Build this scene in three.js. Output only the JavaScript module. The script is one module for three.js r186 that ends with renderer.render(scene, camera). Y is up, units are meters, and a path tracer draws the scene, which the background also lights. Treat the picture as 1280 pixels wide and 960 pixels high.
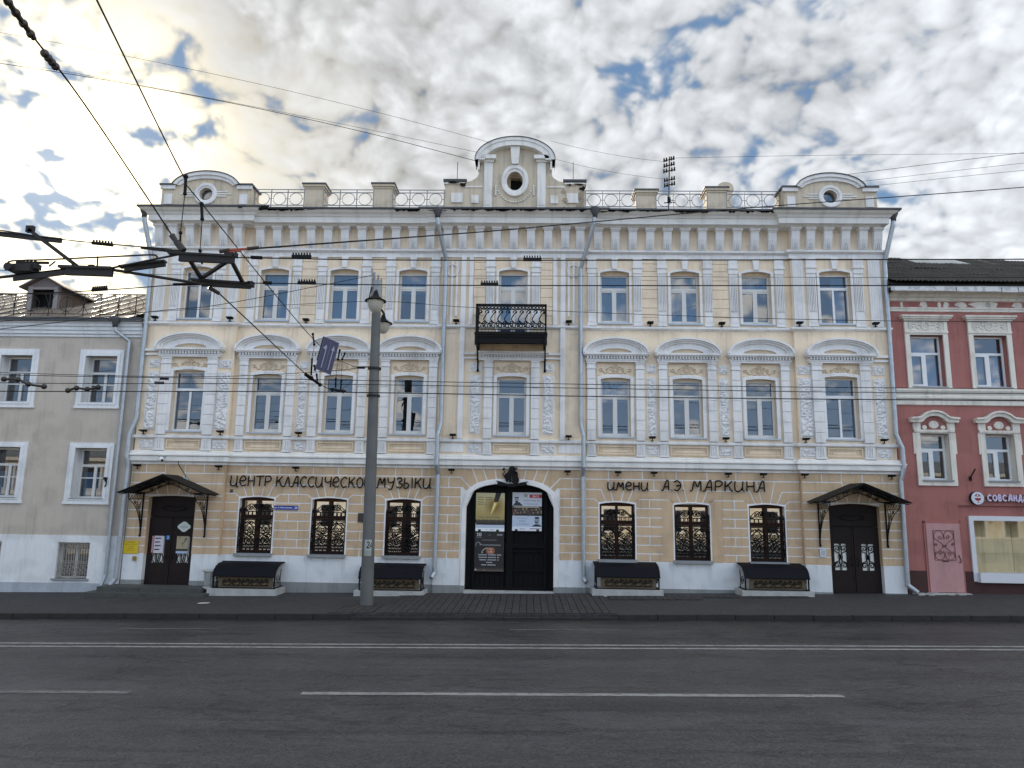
import * as THREE from 'three';
import { mergeGeometries } from 'three/addons/utils/BufferGeometryUtils.js';

// ---------- noise, used by the sky and by the materials ----------
const hash = (x, y) => { let h = Math.imul(x | 0, 374761393) ^ Math.imul(y | 0, 668265263); h = Math.imul(h ^ (h >>> 13), 1274126177); return ((h ^ (h >>> 16)) >>> 0) / 4294967296; };
const vnoise = (x, y) => {
  const i = Math.floor(x), j = Math.floor(y), fx = x - i, fy = y - j, u = fx * fx * fx * (fx * (fx * 6 - 15) + 10), v = fy * fy * fy * (fy * (fy * 6 - 15) + 10);
  const a = hash(i, j), b = hash(i + 1, j), c = hash(i, j + 1), d = hash(i + 1, j + 1);
  return a + (b - a) * u + (c - a) * v + (a - b - c + d) * u * v;
};
const fbm = (x, y, n) => { let s = 0, a = 0.5, t = 0; for (let i = 0; i < n; i++) { s += a * vnoise(x, y); t += a; a *= 0.5; const q = x * 1.6 - y * 1.2 + 17.3; y = x * 1.2 + y * 1.6 + 5.1; x = q; } return s / t; };
const clamp = (x, a = 0, b = 1) => Math.min(b, Math.max(a, x)), smooth = (a, b, x) => { const t = clamp((x - a) / (b - a)); return t * t * (3 - 2 * t); }, mix = (a, b, t) => a + (b - a) * t;
let seed = 7; const rnd = () => { seed = (seed + 0x6d2b79f5) | 0; let t = Math.imul(seed ^ (seed >>> 15), 1 | seed); t = (t + Math.imul(t ^ (t >>> 7), 61 | t)) ^ t; return ((t ^ (t >>> 14)) >>> 0) / 4294967296; };

const cells = (x, y) => { const i = Math.floor(x), j = Math.floor(y); let m = 9; for (let p = -1; p < 2; p++) for (let q = -1; q < 2; q++) { const u = i + p + hash(i + p, j + q) - x, v = j + q + hash(i + p + 57, j + q + 113) - y, s = u * u + v * v; if (s < m) m = s; } return Math.sqrt(m); };

// ---------- camera, sun, sky, exposure ----------
const scene = new THREE.Scene();
const camera = new THREE.PerspectiveCamera(56.66, 4 / 3, 0.1, 2000);
camera.position.set(0.63, 2.876, 24);
camera.rotation.set(9.5108 * Math.PI / 180, 1.4877 * Math.PI / 180, 0.8739 * Math.PI / 180, 'YXZ');
scene.add(camera);
const renderer = new THREE.WebGLRenderer({ antialias: true });
renderer.toneMapping = THREE.LinearToneMapping;
renderer.toneMappingExposure = 2.4;
renderer.shadowMap.enabled = true;
const SUN = new THREE.Vector3(-0.55, 0.366, -0.751).normalize();
const sun = new THREE.DirectionalLight(new THREE.Color(1, 0.88, 0.70), 2.4);
sun.name = 'sun'; sun.position.copy(SUN).multiplyScalar(120); sun.castShadow = true; sun.shadow.radius = 10;
Object.assign(sun.shadow.camera, { left: -60, right: 60, top: 60, bottom: -60, near: 1, far: 300 });
scene.add(sun, sun.target);

const SKY_GAIN = 1.0;
function makeSky() {
  const W = 4096, H = 2048, data = new Float32Array(W * H * 4);
  for (let row = H / 2 - 8; row < H; row++) {
    const el = ((row + 0.5) / H - 0.5) * Math.PI, y = Math.max(0.002, Math.sin(el)), ce = Math.cos(el);
    for (let col = 0; col < W; col++) {
      const az = ((col + 0.5) / W - 0.5) * 2 * Math.PI, x = Math.cos(az) * ce, z = Math.sin(az) * ce;
      const cs = x * SUN.x + y * SUN.y + z * SUN.z, ang = Math.acos(clamp(cs, -1, 1)) * 57.3;
      // clear air, brightened away from the sun to light the shaded fronts
      const away = smooth(0.7, -0.75, cs), hz = Math.pow(1 - y, 5), far = 0.60 + 0.95 * away;
      let r = mix(0.105, 0.27, hz) * far, g = mix(0.19, 0.36, hz) * far, b = mix(0.33, 0.48, hz) * far;
      const glow = Math.exp(-ang / 6), wide = Math.exp(-ang / 24);
      r += 0.16 * glow + 0.02 * wide; g += 0.15 * glow + 0.02 * wide; b += 0.12 * glow + 0.02 * wide;
      // a sheet of cloudlets on a shallow dome; it ends some way beyond the zenith, over blue
      const k = 8 / (y + 0.42), px = x * k, pz = z * k;
      const wx = fbm(px * 1.1 + 3, pz * 1.1, 2) - 0.5, wz = fbm(px * 1.1, pz * 1.1 + 9, 2) - 0.5, qx = px + wx * 0.35, qz = pz + wz * 0.35;
      const big = vnoise(qx * 0.34 + 11.7, qz * 0.34 + 4.2), mid = fbm(qx * 0.85 + 5, qz * 0.85, 3), n1 = fbm(qx * 1.9, qz * 1.9, 5), n2 = fbm(qx * 5.5 + 40, qz * 5.5, 5);
      const jx = (n2 - 0.5) * 0.35, jz = (fbm(qx * 5.5, qz * 5.5 + 31, 3) - 0.5) * 0.35;
      const A = cells(qx * 2.0 + 3 + jx, qz * 2.0 + jz), B = cells(qx * 4.4 + 20 + jx, qz * 4.4 + 7 + jz);
      const puff = 0.60 * (1 - A * A) + 0.26 * (1 - B * B) + (n2 - 0.5) * 0.62 + (n1 - 0.5) * 0.30 - 0.08;
      const left = smooth(27, 14, el * 57.3) * smooth(28, 8, Math.abs(Math.atan2(x, -z) * 57.3 + 36));
      const d = puff * 0.46 + mid * 0.46 + big * 0.22 + 0.075 - 0.19 * left - 0.30 * smooth(0.40, 0.85, z);
      const cover = smooth(0.43, 0.62, d), thick = smooth(0.60, 0.86, d);
      const c = (0.268 + 0.36 * (puff - 0.50)) * (1 - 0.42 * Math.exp(-ang / 15)) + 0.08 * (mid - 0.5) - 0.03 * thick + 0.58 * away;
      const cool = 1 - smooth(0.1, 0.6, away); let cr = c * (1 - 0.05 * cool), cg = c * 0.995, cb = c * (0.975 + 0.085 * cool);
      const thin = 1 - thick, lit = (Math.exp(-ang * ang / 46) * 1.5 + Math.exp(-ang / 9) * 0.46) * (0.30 + 0.7 * thin) + wide * 0.06 * (0.2 + 1.5 * puff);
      cr += lit; cg += lit * 0.82; cb += lit * 0.44;
      const a = cover * smooth(0, 0.03, y);
      r = mix(r, cr, a); g = mix(g, cg, a); b = mix(b, cb, a);
      const haze = Math.exp(-y * 24) * 0.5, hb = 0.29 + 0.24 * away; r = mix(r, hb * 0.93, haze); g = mix(g, hb, haze); b = mix(b, hb * 1.1, haze);
      const o = (row * W + col) * 4; data[o] = r * SKY_GAIN; data[o + 1] = g * SKY_GAIN; data[o + 2] = b * SKY_GAIN; data[o + 3] = 1;
    }
  }
  for (let row = 0; row < H / 2 - 8; row++) for (let col = 0; col < W; col++) { const o = (row * W + col) * 4; data[o] = 0.10; data[o + 1] = 0.10; data[o + 2] = 0.11; data[o + 3] = 1; }
  const t = new THREE.DataTexture(data, W, H, THREE.RGBAFormat, THREE.FloatType);
  t.mapping = THREE.EquirectangularReflectionMapping; t.magFilter = THREE.LinearFilter; t.needsUpdate = true;
  return t;
}
scene.background = makeSky(); scene.environment = scene.background;

// ---------- geometry helpers (metres) ----------
const V = (a) => new THREE.Vector3(...a);
function fin(g) {                                                     // no index, uv in metres by the face's main direction
  if (g.index) g = g.toNonIndexed();
  for (const n of Object.keys(g.attributes)) if (!['position', 'normal'].includes(n)) g.deleteAttribute(n);
  if (!g.attributes.normal) g.computeVertexNormals();
  const p = g.attributes.position, uv = new Float32Array(p.count * 2), a = new THREE.Vector3(), b = new THREE.Vector3(), c = new THREE.Vector3();
  for (let i = 0; i < p.count; i += 3) {
    a.fromBufferAttribute(p, i); b.fromBufferAttribute(p, i + 1).sub(a); c.fromBufferAttribute(p, i + 2).sub(a); b.cross(c);
    const nx = Math.abs(b.x), ny = Math.abs(b.y), nz = Math.abs(b.z);
    for (let k = 0; k < 3; k++) {
      a.fromBufferAttribute(p, i + k);
      const u = nz >= nx && nz >= ny ? [a.x, a.y] : nx >= ny ? [a.z, a.y] : [a.x, a.z];
      uv[(i + k) * 2] = u[0]; uv[(i + k) * 2 + 1] = u[1];
    }
  }
  g.setAttribute('uv', new THREE.BufferAttribute(uv, 2));
  return g;
}
const box = (x0, x1, y0, y1, z0, z1) => fin(new THREE.BoxGeometry(Math.abs(x1 - x0), Math.abs(y1 - y0), Math.abs(z1 - z0)).translate((x0 + x1) / 2, (y0 + y1) / 2, (z0 + z1) / 2));
const shapeOf = (pts) => new THREE.Shape(pts.map(([x, y]) => new THREE.Vector2(x, y)));
function prism(pts, z0, z1, holes = [], bevel = 0) {
  const s = shapeOf(pts);
  for (const h of holes) s.holes.push(new THREE.Path(h.map(([x, y]) => new THREE.Vector2(x, y))));
  return fin(new THREE.ExtrudeGeometry(s, { depth: z1 - z0 - bevel, bevelEnabled: bevel > 0, bevelThickness: bevel, bevelSize: bevel, bevelOffset: -bevel, bevelSegments: 1, curveSegments: 10 }).translate(0, 0, z0));
}
function rod(a, b, r, n = 6, r2 = r) {                                 // a straight round bar from a to b
  const A = V(a), B = V(b), d = B.clone().sub(A), g = new THREE.CylinderGeometry(r2, r, d.length(), n, 1);
  g.applyQuaternion(new THREE.Quaternion().setFromUnitVectors(new THREE.Vector3(0, 1, 0), d.clone().normalize())).translate(...A.add(B).multiplyScalar(0.5).toArray());
  return fin(g);
}
function bar(a, b, w, h) {                                            // a straight square bar, h along the world's y where it can be
  const A = V(a), B = V(b), d = B.clone().sub(A), g = new THREE.BoxGeometry(w, h, d.length()), m = new THREE.Matrix4().lookAt(B, A, new THREE.Vector3(0, 1, 0));
  return fin(g.applyMatrix4(m).translate(...A.add(B).multiplyScalar(0.5).toArray()));
}
function tube(pts, r, n = 6, seg = 0, tension = 0.5) {
  const c = new THREE.CatmullRomCurve3(pts.map(V), false, 'catmullrom', tension);
  return fin(new THREE.TubeGeometry(c, seg || Math.max(4, (pts.length - 1) * 4), r, n, false));
}
const lathe = (pts, n = 20) => fin(new THREE.LatheGeometry(pts.map(([x, y]) => new THREE.Vector2(x, y)), n));
const sphere = (x, y, z, r, n = 10) => fin(new THREE.SphereGeometry(r, n, Math.max(6, n * 0.7 | 0)).translate(x, y, z));
const torus = (x, y, z, R, r, n = 20, m = 6) => fin(new THREE.TorusGeometry(R, r, m, n).translate(x, y, z));
function sweep(profile, path) {                                       // a moulding: profile of [out, y] carried along a plan path of [x, z] with mitred corners
  const N = path.length, dir = [], pos = [];
  for (let i = 0; i < N - 1; i++) { const dx = path[i + 1][0] - path[i][0], dz = path[i + 1][1] - path[i][1], l = Math.hypot(dx, dz); dir.push([dx / l, dz / l]); }
  const off = path.map((q, i) => {
    const a = dir[Math.max(0, i - 1)], b = dir[Math.min(N - 2, i)], n1 = [-a[1], a[0]], n2 = [-b[1], b[0]], k = 1 + n1[0] * n2[0] + n1[1] * n2[1];
    return [(n1[0] + n2[0]) / k, (n1[1] + n2[1]) / k];
  });
  const P = (i, j) => [path[i][0] + off[i][0] * profile[j][0], profile[j][1], path[i][1] + off[i][1] * profile[j][0]];
  for (let i = 0; i < N - 1; i++) for (let j = 0; j < profile.length - 1; j++) { const a = P(i, j), b = P(i + 1, j), c = P(i + 1, j + 1), d = P(i, j + 1); pos.push(...a, ...b, ...c, ...a, ...c, ...d); }
  const g = new THREE.BufferGeometry(); g.setAttribute('position', new THREE.Float32BufferAttribute(pos, 3)); g.computeVertexNormals();
  return fin(g);
}
const moved = (g, x, y, z, ry = 0) => { const h = g.clone(); if (ry) h.rotateY(ry); return h.translate(x, y, z); };
const mirrored = (g) => { const h = g.clone().scale(-1, 1, 1), p = h.attributes.position.array, n = h.attributes.normal.array, u = h.attributes.uv.array;
  for (let i = 0; i < p.length / 9; i++) for (const [A, s] of [[p, 3], [n, 3], [u, 2]]) for (let k = 0; k < s; k++) { const a = i * 3 * s + s + k, b = a + s, t = A[a]; A[a] = A[b]; A[b] = t; } return h; };
const spiral = (cx, cy, r0, r1, a0, turns, n = 14, z = 0) => Array.from({ length: n + 1 }, (_, i) => { const t = i / n, r = mix(r0, r1, t), a = a0 + turns * 2 * Math.PI * t; return [cx + r * Math.cos(a), cy + r * Math.sin(a), z]; });
const arc = (cx, cy, rx, ry, a0, a1, n = 12) => Array.from({ length: n + 1 }, (_, i) => { const a = mix(a0, a1, i / n); return [cx + rx * Math.cos(a), cy + ry * Math.sin(a)]; });
const PI = Math.PI;

// ---------- scene helpers ----------
const used = new Map();
const numbered = (n) => { const k = used.get(n) ?? 0; used.set(n, k + 1); return k ? n + '_' + String(k).padStart(3, '0') : n; };
function shade(o) { o.castShadow = true; o.receiveShadow = true; return o; }
function part(parent, name, geoms, mat) {
  geoms = [].concat(geoms);
  const m = shade(new THREE.Mesh(geoms.length > 1 ? mergeGeometries(geoms) : geoms[0], mat)); m.name = name;
  parent.add(m); return m;
}
function group(parent, name, at = [0, 0, 0]) { const g = new THREE.Group(); g.name = name; g.position.set(...at); parent.add(g); return g; }
function thing(name, label, category, at = [0, 0, 0], grp) {
  const g = new THREE.Group(); g.name = numbered(name); g.position.set(...at); scene.add(g);
  g.userData = { label, category }; if (grp) g.userData.group = grp; return g;
}
function solo(name, label, category, geoms, mat, grp) {               // a thing that is one mesh
  const m = part(scene, numbered(name), geoms, mat); m.userData = { label, category }; if (grp) m.userData.group = grp; return m;
}
function struct(name, geoms, mat) { const m = part(scene, name, geoms, mat); m.userData.kind = 'structure'; return m; }
function copyOf(src, label, at, turn) { const c = src.clone(); c.name = numbered(src.name.replace(/_\d{3}$/, '')); c.userData = { ...src.userData, label }; c.position.set(...at); if (turn !== undefined) c.rotation.y = turn; scene.add(c); return c; }

// ---------- materials ----------
function tex(n, metres, f, h = n) {                                   // f(u, v) in 0..1, made to wrap by blending, gives [r, g, b] factors
  const d = new Uint8Array(n * h * 4);
  for (let j = 0; j < h; j++) for (let i = 0; i < n; i++) { const c = f(i / n, j / h); const o = (j * n + i) * 4; for (let k = 0; k < 3; k++) d[o + k] = clamp(c[k]) * 255; d[o + 3] = 255; }
  const t = new THREE.DataTexture(d, n, h); t.magFilter = THREE.LinearFilter; t.wrapS = t.wrapT = THREE.RepeatWrapping; t.repeat.set(1 / metres, 1 / (metres * h / n)); t.needsUpdate = true; return t;
}
const tile = (f) => (u, v) => { const a = smooth(0, 0.2, u), b = smooth(0, 0.2, v), p = f(u, v), q = f(u + 1, v), r = f(u, v + 1), s = f(u + 1, v + 1); return mix(mix(s, r, a), mix(q, p, a), b); };
const T = {};
{ const f = tile((u, v) => fbm(u * 9, v * 9, 5)), g = tile((u, v) => fbm(u * 60 + 5, v * 5, 3)), s = tile((u, v) => fbm(u * 70, v * 70, 2));
  T.plaster = tex(512, 5, (u, v) => { const k = 1 - 0.12 * smooth(0.42, 0.72, f(u, v)) - 0.10 * smooth(0.52, 0.78, g(u, v)) * (0.3 + f(u, v)) - 0.06 * (s(u, v) - 0.3); return [k, k * 0.995, k * 0.985]; });
  T.plasterBump = tex(512, 1.6, (u, v) => { const k = 0.5 * f(u, v) + 0.5 * s(u, v); return [k, k, k]; });
  const st = tile((u, v) => fbm(u * 30 + 9, v * 2.2, 4));
  T.soiled = tex(512, 4, (u, v) => { const k = 1 - 0.20 * smooth(0.54, 0.80, st(u, v)) * (0.4 + 0.6 * f(u, v)) - 0.14 * smooth(0.5, 0.8, f(u, v)); return [k, k * 0.985, k * 0.955]; });
  const w = tile((u, v) => fbm(u * 24, v * 1.6, 4));
  T.wood = tex(256, 1.2, (u, v) => { const k = 0.72 + 0.4 * w(u, v); return [k, k * 0.96, k * 0.92]; });
  T.metal = tex(256, 1.5, (u, v) => { const k = 0.78 + 0.34 * f(u, v) - 0.16 * smooth(0.6, 0.8, s(u, v)); return [k, k, k]; });
  const c1 = tile((u, v) => fbm(u * 4, v * 4, 4));
  const gr = new Float32Array(1024 * 1024); for (let i = 0; i < gr.length; i++) gr[i] = hash(i % 1024, (i / 1024 | 0) + 991);
  const grain = (u, v) => { const i = (u * 1024 | 0) & 1023, j = (v * 1024 | 0) & 1023; return (gr[j * 1024 + i] * 2 + gr[j * 1024 + ((i + 1) & 1023)] + gr[((j + 1) & 1023) * 1024 + i]) / 4; };
  const crack = tile((u, v) => Math.abs(fbm(u * 5 + 31, v * 5 + 7, 4) - 0.5));
  const chip = tile((u, v) => fbm(u * 130, v * 130, 2)), lump = tile((u, v) => fbm(u * 38 + 4, v * 38, 3));
  T.asphalt = tex(1024, 4.5, (u, v) => { const q = grain(u, v), k = 0.60 + 0.30 * (c1(u, v) - 0.3) + 0.35 * (q - 0.45) + 0.75 * (chip(u, v) - 0.5) + 0.45 * (lump(u, v) - 0.5) - 0.3 * smooth(0.006, 0.0, crack(u, v)) * smooth(0.5, 0.62, c1(v, u)); return [k, k, k * 1.01]; });
  T.asphaltBump = tex(1024, 4.5, (u, v) => { const k = clamp(0.1 + grain(u, v) * 0.25 + chip(u, v) * 0.45 + lump(u, v) * 0.25 - 0.4 * smooth(0.006, 0.0, crack(u, v))); return [k, k, k]; });
  { // the street's own surface, 28 m by 14 m: tyre-polished lanes, ragged seams of fresh bitumen, cracks, chippings
    const W = 2048, H = 1024, c = new Uint8Array(W * H * 4), q = new Uint8Array(W * H * 4);
    for (let j = 0; j < H; j++) for (let i = 0; i < W; i++) {
      const x = i / W * 28, z = 4.7 + (1 - j / H) * 14, n = fbm(x * 0.3, z * 1.4, 4), s = fbm(x * 0.55 + 9, z * 5.5, 5), lump = fbm(x * 7, z * 9, 3), chips = hash(i, j) * 0.5 + hash(i >> 1, (j >> 1) + 4000) * 0.5;
      let k = 0.62 + 0.05 * Math.cos((z - 6.2) / 1.88 * 2 * Math.PI) + 0.42 * (n - 0.45) + 0.30 * (lump - 0.5) + 0.95 * (chips - 0.5) * (0.6 + 0.8 * lump);
      k -= 0.20 * smooth(0.55, 0.60, s) * smooth(0.42, 0.55, n);
      for (const [z0, w, t] of [[12.5, 0.42, 0.20], [9.3, 0.22, 0.15], [7.3, 0.16, 0.13], [13.9, 0.35, 0.14], [10.4, 0.12, 0.12]]) k -= t * smooth(w, w * 0.6, Math.abs(z - z0 + 0.5 * (s - 0.5) + 0.3 * (n - 0.5))) * smooth(0.36, 0.52, fbm(x * 0.22 + z0 * 3, z0, 3) + 0.15 * (lump - 0.5));
      const cr = Math.min(Math.abs(fbm(x * 0.35 + 3, z * 0.9 + 2, 5) - 0.5) * 6, Math.abs(z - 10.9 + 1.1 * (fbm(x * 0.5 + 40, 1, 5) - 0.5)) * 9, Math.abs(z - 15.2 + 1.4 * (fbm(x * 0.4 + 80, 1, 5) - 0.5)) * 9), line = smooth(0.16, 0.05, cr) * smooth(0.40, 0.55, fbm(x * 0.6, z * 0.6 + 50, 3));
      k -= 0.20 * line; k -= 0.20 * smooth(5.5, 4.7, z) + 0.17 * smooth(8.6, 6.6, z); k += 0.10 * smooth(0.6, 0.7, fbm(x * 1.1 + 70, z * 1.6, 4));
      const o = (j * W + i) * 4, h = clamp(0.25 + 0.5 * chips + 0.3 * (lump - 0.5) - 0.5 * line); c[o] = c[o + 1] = clamp(k) * 255; c[o + 2] = clamp(k * 1.015) * 255; q[o] = q[o + 1] = q[o + 2] = h * 255; c[o + 3] = q[o + 3] = 255;
    }
    for (const [n, d] of [['street', c], ['streetBump', q]]) { const t = new THREE.DataTexture(d, W, H); t.magFilter = THREE.LinearFilter; t.wrapS = t.wrapT = THREE.MirroredRepeatWrapping; t.repeat.set(1 / 28, -1 / 14); t.offset.set(0.5, 1 + 4.7 / 14); t.needsUpdate = true; T[n] = t; }
  }
  T.worn = tex(512, 3, tileRGB((u, v) => { const k = smooth(0.3, 0.62, fbm(u * 22, v * 22, 4)); return k; }));
  T.roof = tex(512, 3, (u, v) => { const k = 0.55 + 0.7 * g(v, u) - 0.35 * smooth(0.5, 0.75, f(u, v)); return [k, k, k * 0.99]; });
}
function tileRGB(f) { const t = tile(f); return (u, v) => { const k = 0.68 + 0.32 * t(u, v); return [k, k, k]; }; }
const col = (r, g, b) => new THREE.Color().setRGB(r, g, b);
const mat = (r, g, b, rough, o = {}) => new THREE.MeshStandardMaterial({ color: col(r, g, b), roughness: rough, side: THREE.DoubleSide, ...o });
const PL = { map: T.plaster, bumpMap: T.plasterBump, bumpScale: 0.004 };
const dark = (r, g, b, rough, o = {}) => new THREE.MeshPhysicalMaterial({ color: col(r, g, b), roughness: rough, specularIntensity: 0.35, side: THREE.DoubleSide, ...o });
const M = {
  white: mat(0.79, 0.795, 0.80, 0.85, PL), whiteSoiled: mat(0.79, 0.795, 0.79, 0.85, { map: T.soiled, bumpMap: T.plasterBump, bumpScale: 0.006 }),
  plinth: mat(0.70, 0.745, 0.80, 0.8, { map: T.soiled, bumpMap: T.plasterBump, bumpScale: 0.006 }), base: mat(0.26, 0.28, 0.29, 0.9, { map: T.soiled, bumpMap: T.plasterBump, bumpScale: 0.008 }),
  cream: mat(0.82, 0.69, 0.53, 0.9, PL), creamDark: mat(0.70, 0.58, 0.43, 0.9, PL),
  tan: mat(0.575, 0.43, 0.285, 0.9, PL), tanB: mat(0.59, 0.44, 0.29, 0.9, PL), tanC: mat(0.555, 0.415, 0.27, 0.9, PL), attic: mat(0.60, 0.535, 0.43, 0.9, { map: T.soiled, bumpMap: T.plasterBump, bumpScale: 0.006 }),
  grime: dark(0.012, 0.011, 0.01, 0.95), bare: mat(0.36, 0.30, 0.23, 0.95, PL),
  pvc: mat(0.74, 0.76, 0.77, 0.4), pvcOld: mat(0.64, 0.64, 0.62, 0.6), brown: dark(0.060, 0.024, 0.013, 0.6, { map: T.wood }),
  iron: dark(0.006, 0.006, 0.007, 0.6), ironDoor: dark(0.019, 0.013, 0.012, 0.6, { map: T.metal }), gate: dark(0.004, 0.004, 0.005, 0.75, { map: T.wood }),
  zinc: mat(0.42, 0.47, 0.52, 0.42, { metalness: 0.55, map: T.metal }), zincDark: mat(0.07, 0.076, 0.084, 0.55, { metalness: 0.3, map: T.metal }), tinGrey: mat(0.26, 0.28, 0.30, 0.5, { map: T.metal }),
  black: dark(0.006, 0.006, 0.006, 0.65), wire: dark(0.006, 0.006, 0.007, 0.6), steel: dark(0.028, 0.028, 0.030, 0.6, { map: T.metal }),
  cover: dark(0.004, 0.005, 0.009, 0.7), canopyTin: dark(0.014, 0.013, 0.012, 0.65, { map: T.metal }), reflectWhite: mat(0.80, 0.80, 0.74, 0.5), concrete: mat(0.42, 0.44, 0.45, 0.9, { map: T.soiled, bumpMap: T.plasterBump, bumpScale: 0.01 }),
  pole: mat(0.115, 0.125, 0.13, 0.75, { map: T.soiled, bumpMap: T.plasterBump, bumpScale: 0.004 }),
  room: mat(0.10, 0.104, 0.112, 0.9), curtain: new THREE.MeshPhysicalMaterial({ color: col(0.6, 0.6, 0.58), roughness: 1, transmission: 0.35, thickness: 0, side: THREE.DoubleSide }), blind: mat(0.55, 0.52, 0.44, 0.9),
  glass: new THREE.MeshPhysicalMaterial({ color: col(0.30, 0.50, 0.72), roughness: 0.012, transmission: 1, thickness: 0, ior: 2.2, side: THREE.DoubleSide }),  // blue tint stands in for the sky reflected in the panes
  glassDark: new THREE.MeshPhysicalMaterial({ color: col(0.35, 0.36, 0.36), roughness: 0.02, transmission: 1, thickness: 0, ior: 3.7, side: THREE.DoubleSide }),
  shopGlass: new THREE.MeshPhysicalMaterial({ color: col(0.92, 0.93, 0.92), roughness: 0.02, transmission: 1, thickness: 0, ior: 2.2, side: THREE.DoubleSide }),
  houseGrey: mat(0.52, 0.47, 0.41, 0.9, PL), houseWhite: mat(0.74, 0.77, 0.80, 0.85, PL), houseBase: mat(0.42, 0.46, 0.52, 0.9, PL),
  red: mat(0.36, 0.145, 0.13, 0.9, PL), redDark: mat(0.055, 0.022, 0.022, 0.85, PL), pink: mat(0.47, 0.26, 0.265, 0.65, { map: T.plaster }), trim: mat(0.72, 0.70, 0.65, 0.9, { map: T.soiled, bumpMap: T.plasterBump, bumpScale: 0.008 }),
  farWalk: mat(0.36, 0.34, 0.31, 0.9, { map: T.soiled }), slate: mat(0.045, 0.042, 0.038, 0.95, { map: T.roof }), slatePatch: mat(0.48, 0.50, 0.50, 0.9, { map: T.soiled }), tinRoof: mat(0.34, 0.31, 0.28, 0.36, { metalness: 0.6, map: T.metal }),
  asphalt: mat(0.064, 0.066, 0.071, 0.5, { map: T.street, bumpMap: T.streetBump, bumpScale: 0.02 }),
  walk: mat(0.046, 0.046, 0.049, 0.9, { map: T.asphalt, bumpMap: T.asphaltBump, bumpScale: 0.008 }), paver: mat(0.052, 0.048, 0.048, 0.9, { map: T.asphalt, bumpMap: T.asphaltBump, bumpScale: 0.006 }), paverB: mat(0.043, 0.041, 0.042, 0.9, { map: T.asphalt, bumpMap: T.asphaltBump, bumpScale: 0.006 }),
  kerb: mat(0.022, 0.022, 0.023, 0.9, { map: T.soiled, bumpMap: T.plasterBump, bumpScale: 0.012 }), soil: mat(0.05, 0.045, 0.04, 1), line: mat(0.25, 0.25, 0.25, 0.85, { map: T.worn }), lineOld: mat(0.15, 0.15, 0.15, 0.85, { map: T.worn }),
  stoneDark: mat(0.060, 0.066, 0.066, 0.75, { map: T.soiled, bumpMap: T.plasterBump, bumpScale: 0.01 }), brass: mat(0.45, 0.33, 0.12, 0.5), lampGlass: new THREE.MeshPhysicalMaterial({ color: col(0.62, 0.60, 0.52), roughness: 0.5, transmission: 0.4, thickness: 0, side: THREE.DoubleSide }),
  rust: mat(0.30, 0.07, 0.04, 0.7), ceramic: mat(0.016, 0.012, 0.011, 0.4), leaf: mat(0.05, 0.085, 0.03, 0.9),
};
function print(w, h, draw, rough = 0.6) {                              // flat print on a board, drawn in a canvas of w x h pixels
  const c = document.createElement('canvas'); c.width = w; c.height = h; draw(c.getContext('2d'), w, h);
  const t = new THREE.CanvasTexture(c); t.colorSpace = THREE.SRGBColorSpace; return new THREE.MeshStandardMaterial({ map: t, roughness: rough });
}
function board(w, h, d, face, edge) {                                 // a thin board in x and y whose front shows a print: [Mesh front, Mesh body]
  const f = new THREE.Mesh(new THREE.PlaneGeometry(w, h).translate(0, 0, d / 2 + 0.002), face), b = new THREE.Mesh(box(-w / 2, w / 2, -h / 2, h / 2, -d / 2, d / 2), edge);
  f.name = 'print'; b.name = 'panel'; shade(f); shade(b); return [f, b];
}

// ---------- ground: the street falls gently to the left ----------
const gy = (x) => 0.016 * x, KERB = 0.12;
const hill = (g, dy = 0) => { const p = g.attributes.position; for (let i = 0; i < p.count; i++) p.setY(i, p.getY(i) + gy(p.getX(i)) + dy); g.computeVertexNormals(); return g; };
struct('ground', hill(fin(new THREE.PlaneGeometry(900, 900, 60, 60).rotateX(-PI / 2)), -0.45), M.soil);
const WALK = 4.72, FAR = 19.3;                                         // the kerb lines on this side and on the camera's side
{
  const g = fin(new THREE.PlaneGeometry(110, FAR - WALK, 60, 10).rotateX(-PI / 2).translate(0, 0, (WALK + FAR) / 2));
  struct('road', hill(g, -KERB), M.asphalt);
}
const road = scene.getObjectByName('road');
const paint = (x0, x1, z0, z1, m, n = 40) => part(road, 'road_marking', hill(fin(new THREE.PlaneGeometry(x1 - x0, z1 - z0, n, 1).rotateX(-PI / 2).translate((x0 + x1) / 2, 0, (z0 + z1) / 2)), -KERB + 0.005), m);
paint(-54, 54, 7.98, 8.11, M.line, 160); paint(-54, 54, 8.32, 8.45, M.line, 160);
for (const [a, b] of [[-22, -16], [-11.6, -5.75], [-2.97, 5.6], [9.6, 16]]) paint(a, b, 11.97, 12.13, a < -5 && a > -12 ? M.lineOld : M.line);
paint(-9.25, -6.8, 6.17, 6.24, M.lineOld); paint(0.2, 2.85, 6.15, 6.22, M.lineOld);
{
  const g = fin(new THREE.BoxGeometry(120, 0.3, WALK + 0.4 - 0.15, 60, 1, 1).translate(0, -0.15, (WALK - 0.15 - 0.4) / 2));
  struct('pavement', hill(g), M.walk);
}
const pavement = scene.getObjectByName('pavement');
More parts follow.
